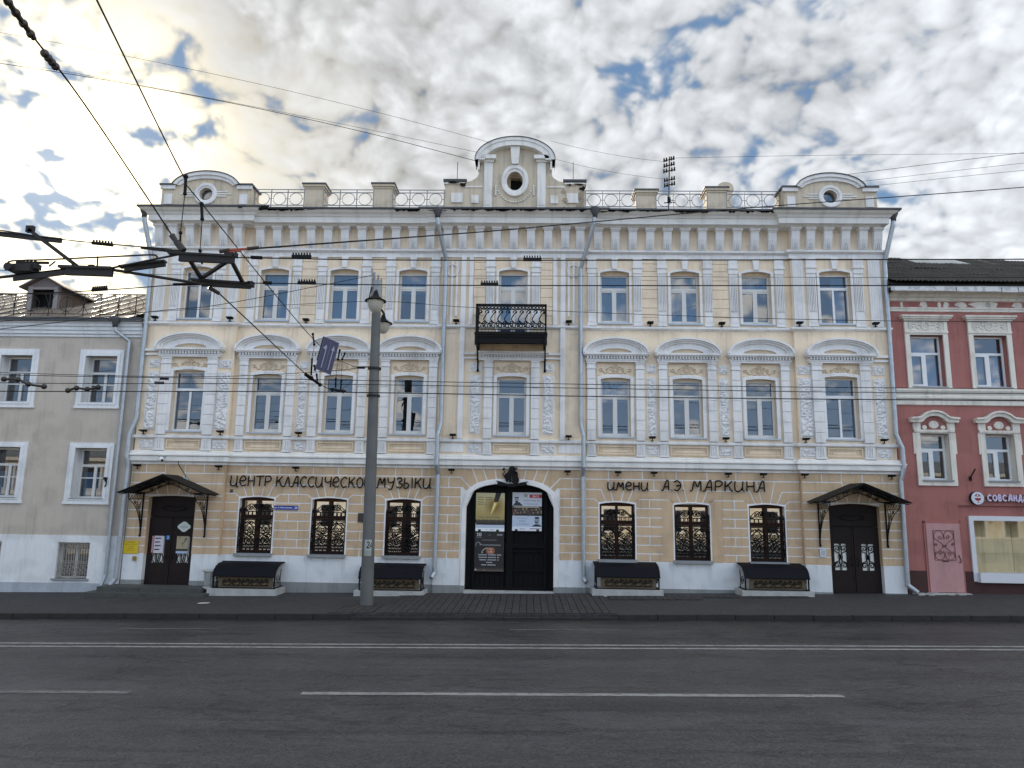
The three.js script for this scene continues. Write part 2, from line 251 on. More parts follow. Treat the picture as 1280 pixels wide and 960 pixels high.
{ // the paved crossing in front of the gate and the paved strips along the wall: every stone is a piece
  const W = 0.20; let n = 0;
  const stone = (x, z0, z1) => {
    const q = (rnd() - 0.5) * 0.006, m = rnd() < 0.5 ? M.paver : M.paverB, g = fin(new THREE.BoxGeometry(W - 0.022, 0.05, z1 - z0 - 0.022));
    const o = part(pavement, 'paving_stone', g, m); o.position.set(x, gy(x) + 0.004 + q, (z0 + z1) / 2); o.rotation.z = 0.016 + (rnd() - 0.5) * 0.012; n++;
  };
  for (let x = -3.3; x < 3.1; x += W) { const s = rnd() * 0.2; const zs = [0.42, 1.05 + s, 1.95 + s, 2.85 + s, 3.7 + s, WALK - 0.20]; for (let k = 0; k < 5; k++) stone(x, zs[k], zs[k + 1]); }
  for (let x = 3.2; x < 9.3; x += W) { stone(x, 0.75, 1.25); if (x < 6) stone(x, 1.25, 1.75); }
  for (let x = -4.6; x < -3.4; x += W) { stone(x, 3.0, 3.45); stone(x, 3.45, 4.0); stone(x, 4.0, WALK - 0.2); }
}
{ // kerb stones; the kerb drops in front of the gate
  const kerb = group(scene, 'kerb'); kerb.userData.kind = 'structure';
  const st = [0, 1, 2].map((k) => fin(new THREE.BoxGeometry(0.985, 0.30, 0.17, 4, 1, 1)));
  for (let x = -22.5; x < 23; x += 1) {
    const low = x > -3.9 && x < 3.2, o = part(kerb, 'kerb_stone', st[(x * 7 | 0) % 3 < 0 ? 0 : Math.abs((x * 7 | 0) % 3)], M.kerb);
    o.position.set(x, gy(x) - 0.15 + (low ? -0.062 : 0.012) + (rnd() - 0.5) * 0.012, WALK - 0.09 + (rnd() - 0.5) * 0.02); o.rotation.set((rnd() - 0.5) * 0.03, (rnd() - 0.5) * 0.012, 0.016 + (rnd() - 0.5) * 0.01);
  }
}
struct('far_pavement', hill(fin(new THREE.BoxGeometry(120, 0.3, 16.6, 60, 1, 1).translate(0, -0.15, FAR + 8.3))), M.farWalk);

// ---------- the yellow mansion ----------
const mansion = thing('yellow_mansion', 'long three-storey cream and white mansion with arched pediments, roof parapet and central gateway', 'building');
const ZR = 0.16, ZC = 0.06;                                            // how far the end bays and the centre stand forward of the wings
const EX = 12.75, RX = 9.58, CX = 2.5;
const zAt = (x) => (Math.abs(x) > RX ? ZR : Math.abs(x) < CX ? ZC : 0);
const bays = [-11.08, -8.42, -5.95, -3.52, 0, 3.53, 5.96, 8.42, 11.05], gBays = [-8.48, -6.03, -3.55, 3.55, 6.0, 8.45];
const isR = (x) => Math.abs(x) > 10;
// openings: [centre, half width, bottom, top at the sides, rise of the arch]
const open1 = gBays.map((x) => [x, 0.58, 1.1, 2.90, 0.06]);
const GATE = [0, 1.46, -1, 2.72, 0.80], DOORL = [-11.27, 0.80, 0.02, 2.92, 0.05], DOORR = [11.22, 0.83, 0.15, 2.95, 0.09];
const open2 = bays.map((x) => [x, isR(x) ? 0.54 : 0.50, 5.12, isR(x) ? 7.2 : 7.10, 0.05]), open3 = bays.map((x) => [x, isR(x) ? 0.53 : 0.50, x === 0 ? 8.46 : 9.05, isR(x) ? 10.86 : 10.86, 0.08]);
const outline = ([x, w, y0, y1, r], n = 12) => { const top = []; for (let i = 0; i <= n; i++) { const t = -1 + 2 * i / n; top.push([x + w * t, y1 + r * (r > 0.3 ? Math.pow(1 - Math.pow(Math.abs(t), 2.6), 1 / 2.6) : 1 - t * t)]); } return [[x - w, y0], ...top, [x + w, y0]].filter((p, i, a) => !i || p[0] !== a[i - 1][0] || p[1] !== a[i - 1][1]); };
function wallPiece(x0, x1, y0, y1, z, opens, depth = 0.5) {           // a slab of wall with its openings cut out; those that pass its foot become notches
  const out = [[x0, y0]], holes = []; let pieces = null;
  for (const o of opens.filter((q) => q[0] > x0 && q[0] < x1 && q[2] < y1 && q[3] > y0).sort((a, b) => a[0] - b[0])) {
    if (o[2] > y0 + 0.001 && o[3] + o[4] < y1) holes.push(outline(o));
    else if (o[3] >= y1) { (pieces ??= []).push([o[0] - o[1], o[0] + o[1]]); } else out.push(...outline([o[0], o[1], y0, o[3], o[4]]));
  }
  if (pieces) { const xs = [x0, ...pieces.flat(), x1], r = []; for (let i = 0; i < xs.length; i += 2) r.push(box(xs[i], xs[i + 1], y0, y1, z - depth, z)); return r; }
  out.push([x1, y0], [x1, y1], [x0, y1]);
  return [prism(out, z - depth, z, holes)];
}
const SECT = [[-EX, -RX], [-RX, -CX], [-CX, CX], [CX, RX], [RX, EX]];
const all1 = [...open1, GATE, DOORL, DOORR];
const levels = [['plinth', 0.22, 1.05, M.plinth, all1], ['ground_floor_wall', 1.05, 4.05, M.white, all1], ['upper_wall', 4.05, 13.0, M.cream, [...open2, ...open3]]];
for (const [name, y0, y1, m, o] of levels) for (const [a, b] of SECT) for (const q of wallPiece(a, b, y0, y1, zAt((a + b) / 2) + (name === 'plinth' ? 0.02 : 0), o)) part(mansion, name, q, m);
for (const s of [-1, 1]) { part(mansion, 'corner_return', box(s * RX - 0.014, s * RX + 0.014, 1.06, 4.02, 0, ZR + 0.012), M.tan); }
for (const [a, b] of SECT) for (const q of wallPiece(a, b, -0.6, 0.22, zAt((a + b) / 2) + 0.035, [GATE, [...DOORL.slice(0, 2), -1, 1, 0], [DOORR[0], DOORR[1], -1, 1, 0]])) part(mansion, 'foundation', q, M.base);
part(mansion, 'side_wall', [box(-EX, -EX + 0.4, -0.5, 13, -12, -0.34), box(EX - 0.4, EX, -0.5, 13, -12, -0.34), box(-EX, EX, -0.5, 13, -12.4, -12)], M.cream);
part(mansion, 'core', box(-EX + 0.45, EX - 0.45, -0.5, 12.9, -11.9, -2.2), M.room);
{ const p = [[-EX, 12.9], [EX, 12.9]]; const g = new THREE.BufferGeometry();
  const q = [[-EX - 0.2, 12.93, 0.75], [EX + 0.2, 12.93, 0.75], [EX, 13.5, -3], [-EX, 13.5, -3], [EX, 13.6, -12.4], [-EX, 13.6, -12.4]];
  g.setAttribute('position', new THREE.Float32BufferAttribute([0, 1, 2, 0, 2, 3, 3, 2, 4, 3, 4, 5].flatMap((i) => q[i]), 3)); part(mansion, 'roof', fin(g), M.zincDark); }

// rusticated ground floor: each painted block is a piece standing 14 mm proud of the white joints
const rows = [4.03, 3.72, 3.38, 3.07, 2.78, 2.48, 2.19, 1.89, 1.60, 1.32, 1.055];
function inset(pts, d) {
  const n = pts.length, r = [];
  for (let i = 0; i < n; i++) {
    const a = pts[(i + n - 1) % n], b = pts[i], c = pts[(i + 1) % n], u = [b[0] - a[0], b[1] - a[1]], v = [c[0] - b[0], c[1] - b[1]], lu = Math.hypot(...u), lv = Math.hypot(...v);
    const n1 = [-u[1] / lu, u[0] / lu], n2 = [-v[1] / lv, v[0] / lv], k = 1 + n1[0] * n2[0] + n1[1] * n2[1];
    r.push([b[0] + d * (n1[0] + n2[0]) / k, b[1] + d * (n1[1] + n2[1]) / k]);
  }
  return r;
}
const area = (p) => p.reduce((s, a, i) => { const b = p[(i + 1) % p.length]; return s + a[0] * b[1] - b[0] * a[1]; }, 0) / 2;
let blocks = 0;
function block(pts, z) {
  if (area(pts) < 0) pts = pts.slice().reverse();
  pts = pts.filter((p, i) => { const q = pts[(i + 1) % pts.length]; return Math.hypot(p[0] - q[0], p[1] - q[1]) > 0.004; });
  if (area(pts) < 0.02) return;
  const q = rnd(); part(mansion, 'stone_block', prism(inset(pts, 0.021), z, z + 0.014), q < 0.4 ? M.tan : q < 0.7 ? M.tanB : M.tanC); blocks++;
}
const rect = (x0, x1, y0, y1) => [[x0, y0], [x1, y0], [x1, y1], [x0, y1]];
function wing(x0, x1, wins, style, z) {
  const hw = 0.615, sp = (a, b, k) => {                               // joints inside a stretch of a row
    const w = b - a; if (w < 0.75) return [];
    if (w > 3) return Array.from({ length: Math.round(w / 1.1) - 1 }, (_, i) => a + w * (i + 1) / Math.round(w / 1.1) + (k % 2 ? 0.1 : -0.1));
    return style === 'L' ? [a + w * (k % 2 ? 0.36 : 0.66)] : k % 2 ? [(a + b) / 2] : [];
  };
  const run = (a, b, y0, y1, k) => { const xs = [a, ...sp(a, b, k), b]; for (let i = 0; i < xs.length - 1; i++) block(rect(xs[i], xs[i + 1], y0, y1), z); };
  // row 0, over the fans
  { const xs = [x0]; for (let x = x0 + 0.55 + rnd() * 0.3; x < x1 - 0.3; x += 0.75 + 0.5 * rnd()) xs.push(x); xs.push(x1); for (let i = 0; i < xs.length - 1; i++) block(rect(xs[i], xs[i + 1], rows[1], rows[0]), z); }
  for (const c of wins) block([[c - 0.13, 2.975], [c + 0.13, 2.975], [c + 0.3, rows[1]], [c - 0.3, rows[1]]], z);
  const edges = [x0, ...wins.flatMap((c) => [c, c]), x1];
  for (let i = 0; i < edges.length; i += 2) {
    const l = i > 0 ? edges[i] : null, r = i + 2 < edges.length ? edges[i + 1] : null;
    // row 1 with the second voussoirs, row 2 with the third
    for (const [yt, yb, t, s, k] of [[rows[1], rows[2], [0.30, 0.53], [0.13, 0.36], 1], [rows[2], rows[3], [0.53, 0.76], [0.36, 0.62], 2]]) {
      const A = l !== null ? l + t[0] : x0, B = r !== null ? r - t[0] : x1, ia = l !== null ? l + t[1] : x0, ib = r !== null ? r - t[1] : x1;
      const js = sp(ia, ib, k).filter((x) => x > ia + 0.12 && x < ib - 0.12), xs = [ia, ...js, ib];
      for (let q = 0; q < xs.length - 1; q++) {
        const p = []; const first = q === 0, last = q === xs.length - 2;
        if (first && l !== null) p.push([A, yt], [l + s[0], 2.975], [l + s[1], k === 2 ? 2.955 : 2.975], [ia, yb]); else p.push([xs[q], yt], [xs[q], yb]);
        if (last && r !== null) p.push([ib, yb], [r - s[1], k === 2 ? 2.955 : 2.975], [r - s[0], 2.975], [B, yt]); else p.push([xs[q + 1], yb], [xs[q + 1], yt]);
        block(p, z);
      }
    }
    for (let k = 3; k < 10; k++) {
      const patchL = l !== null && l > 5.5 && l < 6.5, patchR = r !== null && r > 5.5 && r < 6.5;
      const a = l !== null ? l + (patchL ? 0.98 : hw) : x0, b = r !== null ? r - (patchR ? 0.93 : hw) : x1, y1 = rows[k], y0 = rows[k + 1];
      if (k === 3 && !patchL && !patchR) {
        const js = sp(a, b, 3), xs = [a, ...js, b];
        for (let q = 0; q < xs.length - 1; q++) {
          const p = [];
          if (q === 0 && l !== null) p.push([xs[0] + 0.145, y1], [xs[0], 2.955], [xs[0], y0]); else p.push([xs[q], y1], [xs[q], y0]);
          if (q === xs.length - 2 && r !== null) p.push([xs[q + 1], y0], [xs[q + 1], 2.955], [xs[q + 1] - 0.145, y1]); else p.push([xs[q + 1], y0], [xs[q + 1], y1]);
          block(p, z);
        }
      } else run(a, b, y0, y1, k);
    }
  }
}
wing(-RX, -CX, gBays.slice(0, 3), 'L', 0); wing(CX, RX, gBays.slice(3), 'R', 0);
for (const [a, b] of [[5.04, 5.405], [6.595, 6.995]]) part(mansion, 'repaired_render', box(a, b, 1.07, 3.05, -0.01, 0.014), M.tanB);   // the plain patched strips beside the sixth window
{ // the centre with the big fan over the gate
  const z = ZC, go = (t) => [1.60 * t, 2.72 + 0.95 * Math.pow(1 - Math.pow(Math.abs(t), 2.6), 1 / 2.6)];
  const joints = [-1.28, -0.92, -0.53, 0.53, 0.92, 1.28], foot = [-1.08, -0.77, -0.46, 0.46, 0.77, 1.08];
  const curve = (a, b) => [0, 1, 2, 3].map((i) => go(mix(a, b, i / 3) / 1.60));
  for (let i = 0; i < 5; i++) block([...curve(foot[i], foot[i + 1]), [joints[i + 1], rows[0]], [joints[i], rows[0]]], z);
  for (const s of [-1, 1]) {
    const m = (p) => p.map(([x, y]) => [s * x, y]);
    block(m([...curve(1.08, 1.33), [1.66, rows[1]], [CX, rows[1]], [CX, rows[0]], [1.28, rows[0]]]), z);
    block(m([go(1.33 / 1.6), go(1.45 / 1.6), [1.52, 3.3], [1.56, rows[2]], [2.05, rows[2]], [2.05, rows[1]], [1.66, rows[1]]]), z);
    block(m(rect(2.05, CX, rows[2], rows[1])), z);
    for (let k = 2; k < 10; k++) { const a = k === 2 ? 1.63 : 1.635, j = k % 2 ? [2.06] : [], xs = [a, ...j, CX]; for (let q = 0; q < xs.length - 1; q++) block(m(rect(xs[q], xs[q + 1], rows[k + 1], rows[k])), z); }
  }
  part(mansion, 'gate_surround', prism([...outline([0, 1.60, 0.2, 2.72, 0.95], 24), ...outline([0, 1.45, 0.2, 2.72, 0.79], 24).reverse()], z - 0.02, z + 0.05, [], 0.015), M.white);
}
for (const [x0, x1, d] of [[-EX, -RX, DOORL], [RX, EX, DOORR]]) {      // end bays round their doors
  const c = d[0], h = d[1] - 0.016, z = ZR, top = d[3] + d[4] + 0.0;
  part(mansion, 'door_jamb', prism([...outline([c, d[1] + 0.001, 1.06, d[3], d[4]], 10), ...outline([c, d[1] - 0.014, 1.06, d[3] - 0.014, d[4]], 10).reverse()], -0.02, z + 0.013), M.tan);
  block([[c - 0.16, top], [c + 0.16, top], [c + 0.34, rows[1]], [c + 0.34, rows[0]], [c - 0.34, rows[0]], [c - 0.34, rows[1]]], z);
  for (const s of [-1, 1]) {
    const e = s < 0 ? x0 : x1, ln = Math.abs(e - c), m = (p) => p.map(([x, y]) => [c + s * x, y]), j = Math.min(0.98, ln - 0.3);
    block(m(rect(0.34, j, rows[1], rows[0])), z); block(m(rect(j, ln, rows[1], rows[0])), z);
    block(m([[0.16, top], [0.5, top], [0.66, rows[2]], [ln, rows[2]], [ln, rows[1]], [0.34, rows[1]]]), z);
    block(m([[0.5, top], [h, top], [ln, top], [ln, rows[2]], [0.66, rows[2]]]), z);
    for (let k = 3; k < 10; k++) { const y1 = k === 3 ? top : rows[k]; block(m(rect(h, ln, rows[k + 1], y1)), z); }
  }
}
// white frames round the ground-floor windows
for (const o of open1) part(mansion, 'window_surround', prism(outline([o[0], o[1] + 0.045, 1.075, o[3], o[4] + 0.05]), -0.01, 0.02, [outline([o[0], o[1], 1.076, o[3], o[4]])]), M.white);

// horizontal mouldings, carried round every step of the front
const plan = [[-EX, -1], [-EX, ZR], [-RX, ZR], [-RX, 0], [-CX, 0], [-CX, ZC], [CX, ZC], [CX, 0], [RX, 0], [RX, ZR], [EX, ZR], [EX, -1]];
part(mansion, 'belt_course', sweep([[0, 4.0], [0.05, 4.0], [0.05, 4.06], [0.09, 4.09], [0.15, 4.11], [0.15, 4.26], [0.20, 4.29], [0.20, 4.335], [0.13, 4.36], [0.13, 4.42], [0.05, 4.46], [0, 4.47]], plan), M.whiteSoiled);
part(mansion, 'sill_band', sweep([[0, 4.86], [0.06, 4.87], [0.10, 4.90], [0.10, 4.97], [0, 5.0]], plan), M.white);
part(mansion, 'sill_band', sweep([[0, 8.80], [0.05, 8.82], [0.11, 8.86], [0.11, 8.93], [0, 8.96]], plan), M.white);
part(mansion, 'architrave', sweep([[0, 11.37], [0.07, 11.37], [0.07, 11.52], [0.10, 11.54], [0.17, 11.58], [0.17, 11.65], [0.03, 11.70], [0, 11.70]], plan), M.white);
const EC = EX - 0.44, crown = plan.map(([x, z]) => [Math.abs(x) > 12 ? Math.sign(x) * EC : x, z]);
part(mansion, 'cornice', sweep([[0, 12.44], [0.30, 12.44], [0.33, 12.48], [0.50, 12.48], [0.50, 12.67], [0.54, 12.69], [0.58, 12.75], [0.68, 12.80], [0.74, 12.86], [0.74, 12.90], [0, 12.96]], crown), M.whiteSoiled);
part(mansion, 'gutter_edge', sweep([[0.70, 12.865], [0.80, 12.865], [0.80, 12.925], [0.6, 12.96]], crown), M.zincDark);
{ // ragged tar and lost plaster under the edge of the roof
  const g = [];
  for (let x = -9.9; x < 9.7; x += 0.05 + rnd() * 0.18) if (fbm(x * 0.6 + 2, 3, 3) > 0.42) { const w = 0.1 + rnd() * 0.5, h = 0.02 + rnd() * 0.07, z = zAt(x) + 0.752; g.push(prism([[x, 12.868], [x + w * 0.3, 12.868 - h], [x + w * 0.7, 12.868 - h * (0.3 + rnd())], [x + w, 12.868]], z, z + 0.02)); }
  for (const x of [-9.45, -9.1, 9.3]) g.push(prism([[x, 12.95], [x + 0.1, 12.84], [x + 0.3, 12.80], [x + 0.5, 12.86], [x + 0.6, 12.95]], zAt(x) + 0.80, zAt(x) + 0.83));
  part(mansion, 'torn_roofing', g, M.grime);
}
{ // frieze brackets
  const g = mergeGeometries([prism([[0, 11.70], [0.08, 11.70], [0.11, 11.82], [0.19, 12.05], [0.22, 12.24], [0.22, 12.32], [0, 12.32]].map(([a, b]) => [a, b]), -0.14, 0.14).rotateY(-PI / 2).scale(1, 1, 1), box(-0.18, 0.18, 12.36, 12.44, 0, 0.29), box(-0.155, 0.155, 12.32, 12.36, 0, 0.25), ...[-0.07, 0, 0.07].map((x) => box(x - 0.012, x + 0.012, 11.73, 12.0, 0.10, 0.155))]);
  const xs = [-0.6, 0, 0.6, -1.2, 1.2, -1.8, 1.8, -2.32, 2.32]; for (let k = 0; k <= 10; k++) xs.push(2.95 + 0.605 * k, -2.95 - 0.605 * k);
  for (const x of [9.74, 10.26, 10.86, 11.46, 12.06, 12.56]) xs.push(x, -x);
  for (const x of xs) { const b = part(mansion, 'frieze_bracket', g, M.white); b.position.set(x, 0, zAt(x)); }
}

// ---------- windows ----------
function curtainAt(w, h, x, y, z, wave) { const g = new THREE.PlaneGeometry(w, h, 40, 1).translate(x, y, z), p = g.attributes.position; for (let i = 0; i < p.count; i++) p.setZ(i, p.getZ(i) + 0.025 * Math.sin(p.getX(i) * wave)); g.computeVertexNormals(); return fin(g); }
function pvcWindow(w, h, transom, m, wide) {                           // origin at the middle of the sill: half width w, height h
  const g = new THREE.Group(); g.name = 'window';
  const f = wide ? 0.05 : 0.065, mm = wide ? 0.035 : 0.075, z0 = -0.05, z1 = 0.02;
  part(g, 'frame', [box(-w, -w + f, 0, h, z0, z1), box(w - f, w, 0, h, z0, z1), box(-w + f, w - f, h - f, h, z0, z1), box(-w + f, w - f, 0, f + 0.02, z0, z1), box(-w + f, w - f, transom - 0.05, transom + 0.05, z0, z1 + 0.004), box(-mm, mm, f + 0.02, transom - 0.05, z0, z1 + 0.008),
    ...(wide ? [] : [box(-w + f, -mm, transom - 0.105, transom - 0.05, z0 + 0.01, z1 - 0.012), box(mm, w - f, transom - 0.105, transom - 0.05, z0 + 0.01, z1 - 0.012), box(-w + f, -mm, f + 0.02, f + 0.06, z0 + 0.01, z1 - 0.012), box(mm, w - f, f + 0.02, f + 0.06, z0 + 0.01, z1 - 0.012)])], m);
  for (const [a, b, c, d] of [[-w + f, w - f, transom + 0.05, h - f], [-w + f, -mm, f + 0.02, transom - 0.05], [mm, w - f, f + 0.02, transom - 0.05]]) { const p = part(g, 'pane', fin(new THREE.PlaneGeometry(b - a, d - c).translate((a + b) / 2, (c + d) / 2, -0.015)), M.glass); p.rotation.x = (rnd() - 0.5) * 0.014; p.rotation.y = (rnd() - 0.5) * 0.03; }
  return g;
}
const rooms = [];
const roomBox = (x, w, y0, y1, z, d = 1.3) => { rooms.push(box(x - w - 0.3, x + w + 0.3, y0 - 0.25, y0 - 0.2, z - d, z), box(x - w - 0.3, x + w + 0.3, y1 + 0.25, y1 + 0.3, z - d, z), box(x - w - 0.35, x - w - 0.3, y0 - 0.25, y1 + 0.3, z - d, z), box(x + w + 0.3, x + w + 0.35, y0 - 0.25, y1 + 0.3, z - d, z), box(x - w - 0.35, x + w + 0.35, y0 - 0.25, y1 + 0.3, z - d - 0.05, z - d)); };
const dressing = { 3: { 0: 'blind', 1: 'half', 2: 'full', 3: 'blind', 4: 'full', 5: 'half', 6: 'full', 7: 'blind', 8: 'right' }, 2: { 0: 'side', 1: 'side', 2: 'side', 3: 'rightdark', 5: 'blind', 6: 'side', 7: 'side', 8: 'side' } };
for (const [floor, opens] of [[2, open2], [3, open3]]) opens.forEach(([x, w, y0, y1, r], i) => {
  const z = zAt(x) - 0.20, wide = isR(x), h = y1 - y0 - 0.02 - (floor === 3 ? 0.02 : 0), tr = floor === 2 ? 6.52 - y0 : 10.30 - y0, win = pvcWindow(w - 0.005, h, wide ? tr + 0.03 : tr, wide ? M.pvc : M.pvcOld, wide);
  mansion.add(win); win.position.set(x, y0 + 0.02, z);
  part(win, 'head', prism(outline([0, w, h, y1 - y0 - 0.02, r]), -0.04, 0.03), M.cream);
  part(win, 'sill', box(-w - 0.09, w + 0.09, -0.055, 0.0, -0.02, 0.27), M.zinc);
  const d = dressing[floor][i], c = (a, b, lo, hi, q, m = M.curtain) => part(win, 'curtain', curtainAt(b - a, hi - lo, (a + b) / 2, (lo + hi) / 2, q, 55), m);
  if (d === 'full' || d === 'half') c(-w, w, d === 'half' ? h * 0.1 : 0, h, -0.30);
  if (d === 'right') c(0.05, w, 0, h, -0.28);
  if (d === 'blind') c(-w, w, h * 0.62, h, -0.22);
  if (d === 'side') { c(-w, -w + 0.14, 0, h, -0.3, M.room); c(w - 0.16, w, 0, h, -0.3, M.room); }
  roomBox(x, w, y0, y1 + r, z - 0.31);
});
{ // brown timber windows behind wrought grilles on the ground floor
  const proto = new THREE.Group(); proto.name = 'window';
  const w = 0.575, h = 1.79, z0 = -0.05, z1 = 0.03, tr = 1.19, f = 0.075;
  part(proto, 'frame', [box(-w, -w + f, 0, h, z0, z1), box(w - f, w, 0, h, z0, z1), box(-w + f, w - f, 0, f + 0.02, z0, z1), prism(outline([0, w - f, h - f, h + 0.0, 0.07]), z0, z1), box(-w + f, w - f, tr - 0.06, tr + 0.06, z0, z1 + 0.004), box(-0.06, 0.06, f + 0.02, tr - 0.06, z0, z1 + 0.008), box(-0.035, 0.035, tr + 0.06, h - f, z0, z1 + 0.006)], M.brown);
  for (const [a, b, c, d] of [[-w + f, -0.035, tr + 0.06, h - f], [0.035, w - f, tr + 0.06, h - f], [-w + f, -0.06, f + 0.02, tr - 0.06], [0.06, w - f, f + 0.02, tr - 0.06]]) part(proto, 'pane', fin(new THREE.PlaneGeometry(b - a, d - c).translate((a + b) / 2, (c + d) / 2, -0.01)), M.glassDark);
  part(proto, 'sill', box(-0.63, 0.63, -0.09, -0.0, -0.02, 0.34), M.tinGrey);
  const gr = [], r = 0.0155, b4 = (a, b) => gr.push(bar([...a, 0.2], [...b, 0.2], 0.024, 0.024)), sc = (p, q = r) => gr.push(tube(p.map(([x, y]) => [x, y, 0.2]), q, 4, p.length * 2));
  b4([-0.56, 0.03], [0.56, 0.03]); b4([-0.56, 0.16], [0.56, 0.16]); b4([-0.56, 0.27], [0.56, 0.27]); b4([-0.56, 1.08], [0.56, 1.08]); b4([-0.56, 1.12], [0.56, 1.12]); b4([-0.56, 1.20], [0.56, 1.20]); b4([-0.56, 1.36], [0.56, 1.36]);
  for (const x of [-0.56, 0, 0.56]) gr.push(box(x - 0.016, x + 0.016, 0.03, x ? 1.42 : 1.68, 0.185, 0.215));
  for (const x of [-0.42, -0.28, -0.14, 0.14, 0.28, 0.42]) { b4([x, 1.2], [x, 1.36]); b4([x, 0.03], [x, 0.16]); }
  gr.push(rod([0, 1.66, 0.2], [0, 1.80, 0.2], 0.03, 6, 0.002), box(-0.05, 0.05, 1.45, 1.62, 0.18, 0.22));
  for (const s of [-1, 1]) {
    const m = (p) => p.map(([x, y]) => [s * x, y]);
    sc(m([[0.05, 1.46], [0.10, 1.58], [0.22, 1.60], [0.34, 1.50], [0.47, 1.38]])); sc(m(spiral(0.19, 1.48, 0.085, 0.015, 1.4, -1.6))); sc(m(spiral(0.50, 1.41, 0.045, 0.01, 3.5, 1.3, 10)));
    for (const [cx, c] of [[0.28, 1]]) for (const t of [-1, 1]) {
      const q = (p) => m(p.map(([x, y]) => [cx + t * x, y]));
      sc(q([[0, 1.02], [0.10, 0.94], [0.21, 0.86], [0.22, 0.74], [0.10, 0.68], [0, 0.60]])); sc(q(spiral(0.11, 0.80, 0.085, 0.012, 1.2, -1.5))); sc(q(spiral(0.13, 0.97, 0.07, 0.012, 3.0, -1.3, 10)));
      sc(q([[0, 0.60], [0.12, 0.55], [0.23, 0.44], [0.22, 0.33], [0.12, 0.29]])); sc(q(spiral(0.12, 0.40, 0.08, 0.012, 0, 1.5))); sc(q([[0, 0.30], [0.05, 0.42], [0, 0.55]])); sc(q([[0.0, 0.75], [0.06, 0.70], [0.0, 0.64]]), 0.014); sc(q([[0.01, 0.46], [0.14, 0.60], [0.25, 0.62]]));
    }
    for (const x of [0.09, 0.19, 0.29, 0.39, 0.49]) gr.push(torus(s * x, 0.215, 0.2, 0.042, 0.008, 10, 4));
    for (const y of [0.03, 1.2, 1.36]) gr.push(box(s * 0.56 - 0.012, s * 0.56 + 0.012, y - 0.012, y + 0.012, 0.0, 0.2));
    gr.push(tube([[s * 0.56, 1.42, 0.2], [s * 0.56, 1.48, 0.12], [s * 0.56, 1.46, 0.02]], 0.012, 4, 8), tube([[s * 0.565, 1.0, 0.2], [s * 0.565, 0.9, 0.06], [s * 0.565, 0.75, 0.18], [s * 0.565, 0.6, 0.06], [s * 0.565, 0.45, 0.18], [s * 0.565, 0.3, 0.06], [s * 0.565, 0.15, 0.18]], 0.01, 4, 24));
  }
  part(proto, 'window_grille', gr, M.iron);
  open1.forEach(([x, w2, y0, y1, r2], i) => {
    const win = proto.clone(); mansion.add(win); win.position.set(x, y0 + 0.02, -0.20);
    if (i === 4) part(win, 'blind', prism(outline([0, 0.56, 1.80, 1.80, 0.1]), 0.04, 0.1), M.white);
    const c = (a, b, q, m = M.curtain) => part(win, 'curtain', curtainAt(b - a, 1.7, (a + b) / 2, 0.9, q, 45), m);
    if (i !== 2) { c(-0.56, i === 3 ? -0.3 : -0.4, -0.25); c(0.4, 0.56, -0.25); }
    roomBox(x, w2, y0, y1 + r2, -0.51);
  });
}
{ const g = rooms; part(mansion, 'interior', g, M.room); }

// ---------- second-floor dressings ----------
const scroll = (() => {                                                // the relief over each second-floor window
  const g = [], r = 0.021, P = (p) => { for (const s of [-1, 1]) g.push(tube(p.map(([x, y]) => [s * x, y, 0.018]), r, 5, p.length * 3)); };
  P([[0.50, 0.10], [0.54, 0.17], [0.47, 0.20], [0.43, 0.14], [0.48, 0.11]]); P([[0.43, 0.14], [0.36, 0.05], [0.26, 0.10], [0.20, 0.22], [0.12, 0.27], [0.04, 0.2]]); P([[0.26, 0.10], [0.30, 0.18], [0.24, 0.22]]);
  P([[0.04, 0.2], [0.05, 0.12], [0.0, 0.1]]); P([[0, 0.02], [0.08, 0.06], [0.16, 0.03], [0.22, 0.05]]); P([[0.02, 0.24], [0.05, 0.32], [0.0, 0.36]]); P([[0.08, 0.1], [0.14, 0.16], [0.11, 0.2]]);
  return mergeGeometries(g);
})();
const carved = (w, h, sx) => {                                         // a panel of worm-eaten ornament in real relief
  const nx = Math.max(6, Math.round(w / 0.022)), ny = Math.max(6, Math.round(h / 0.022)), g = new THREE.PlaneGeometry(w, h, nx, ny), p = g.attributes.position;
  for (let i = 0; i < p.count; i++) {
    const x = p.getX(i), y = p.getY(i), e = Math.min(w / 2 - Math.abs(x), h / 2 - Math.abs(y)), u = x * 11 + sx * 7.7, v = y * 11;
    const a = Math.abs(vnoise(u + 2 * vnoise(v * 0.5, u * 0.5), v) - 0.5), b = vnoise(u * 2.2 + 9, v * 2.2);
    p.setZ(i, e < 0.004 ? 0 : 0.045 * smooth(0.03, 0.14, a) * smooth(0.12, 0.4, b));
  }
  g.computeVertexNormals(); return fin(g);
};
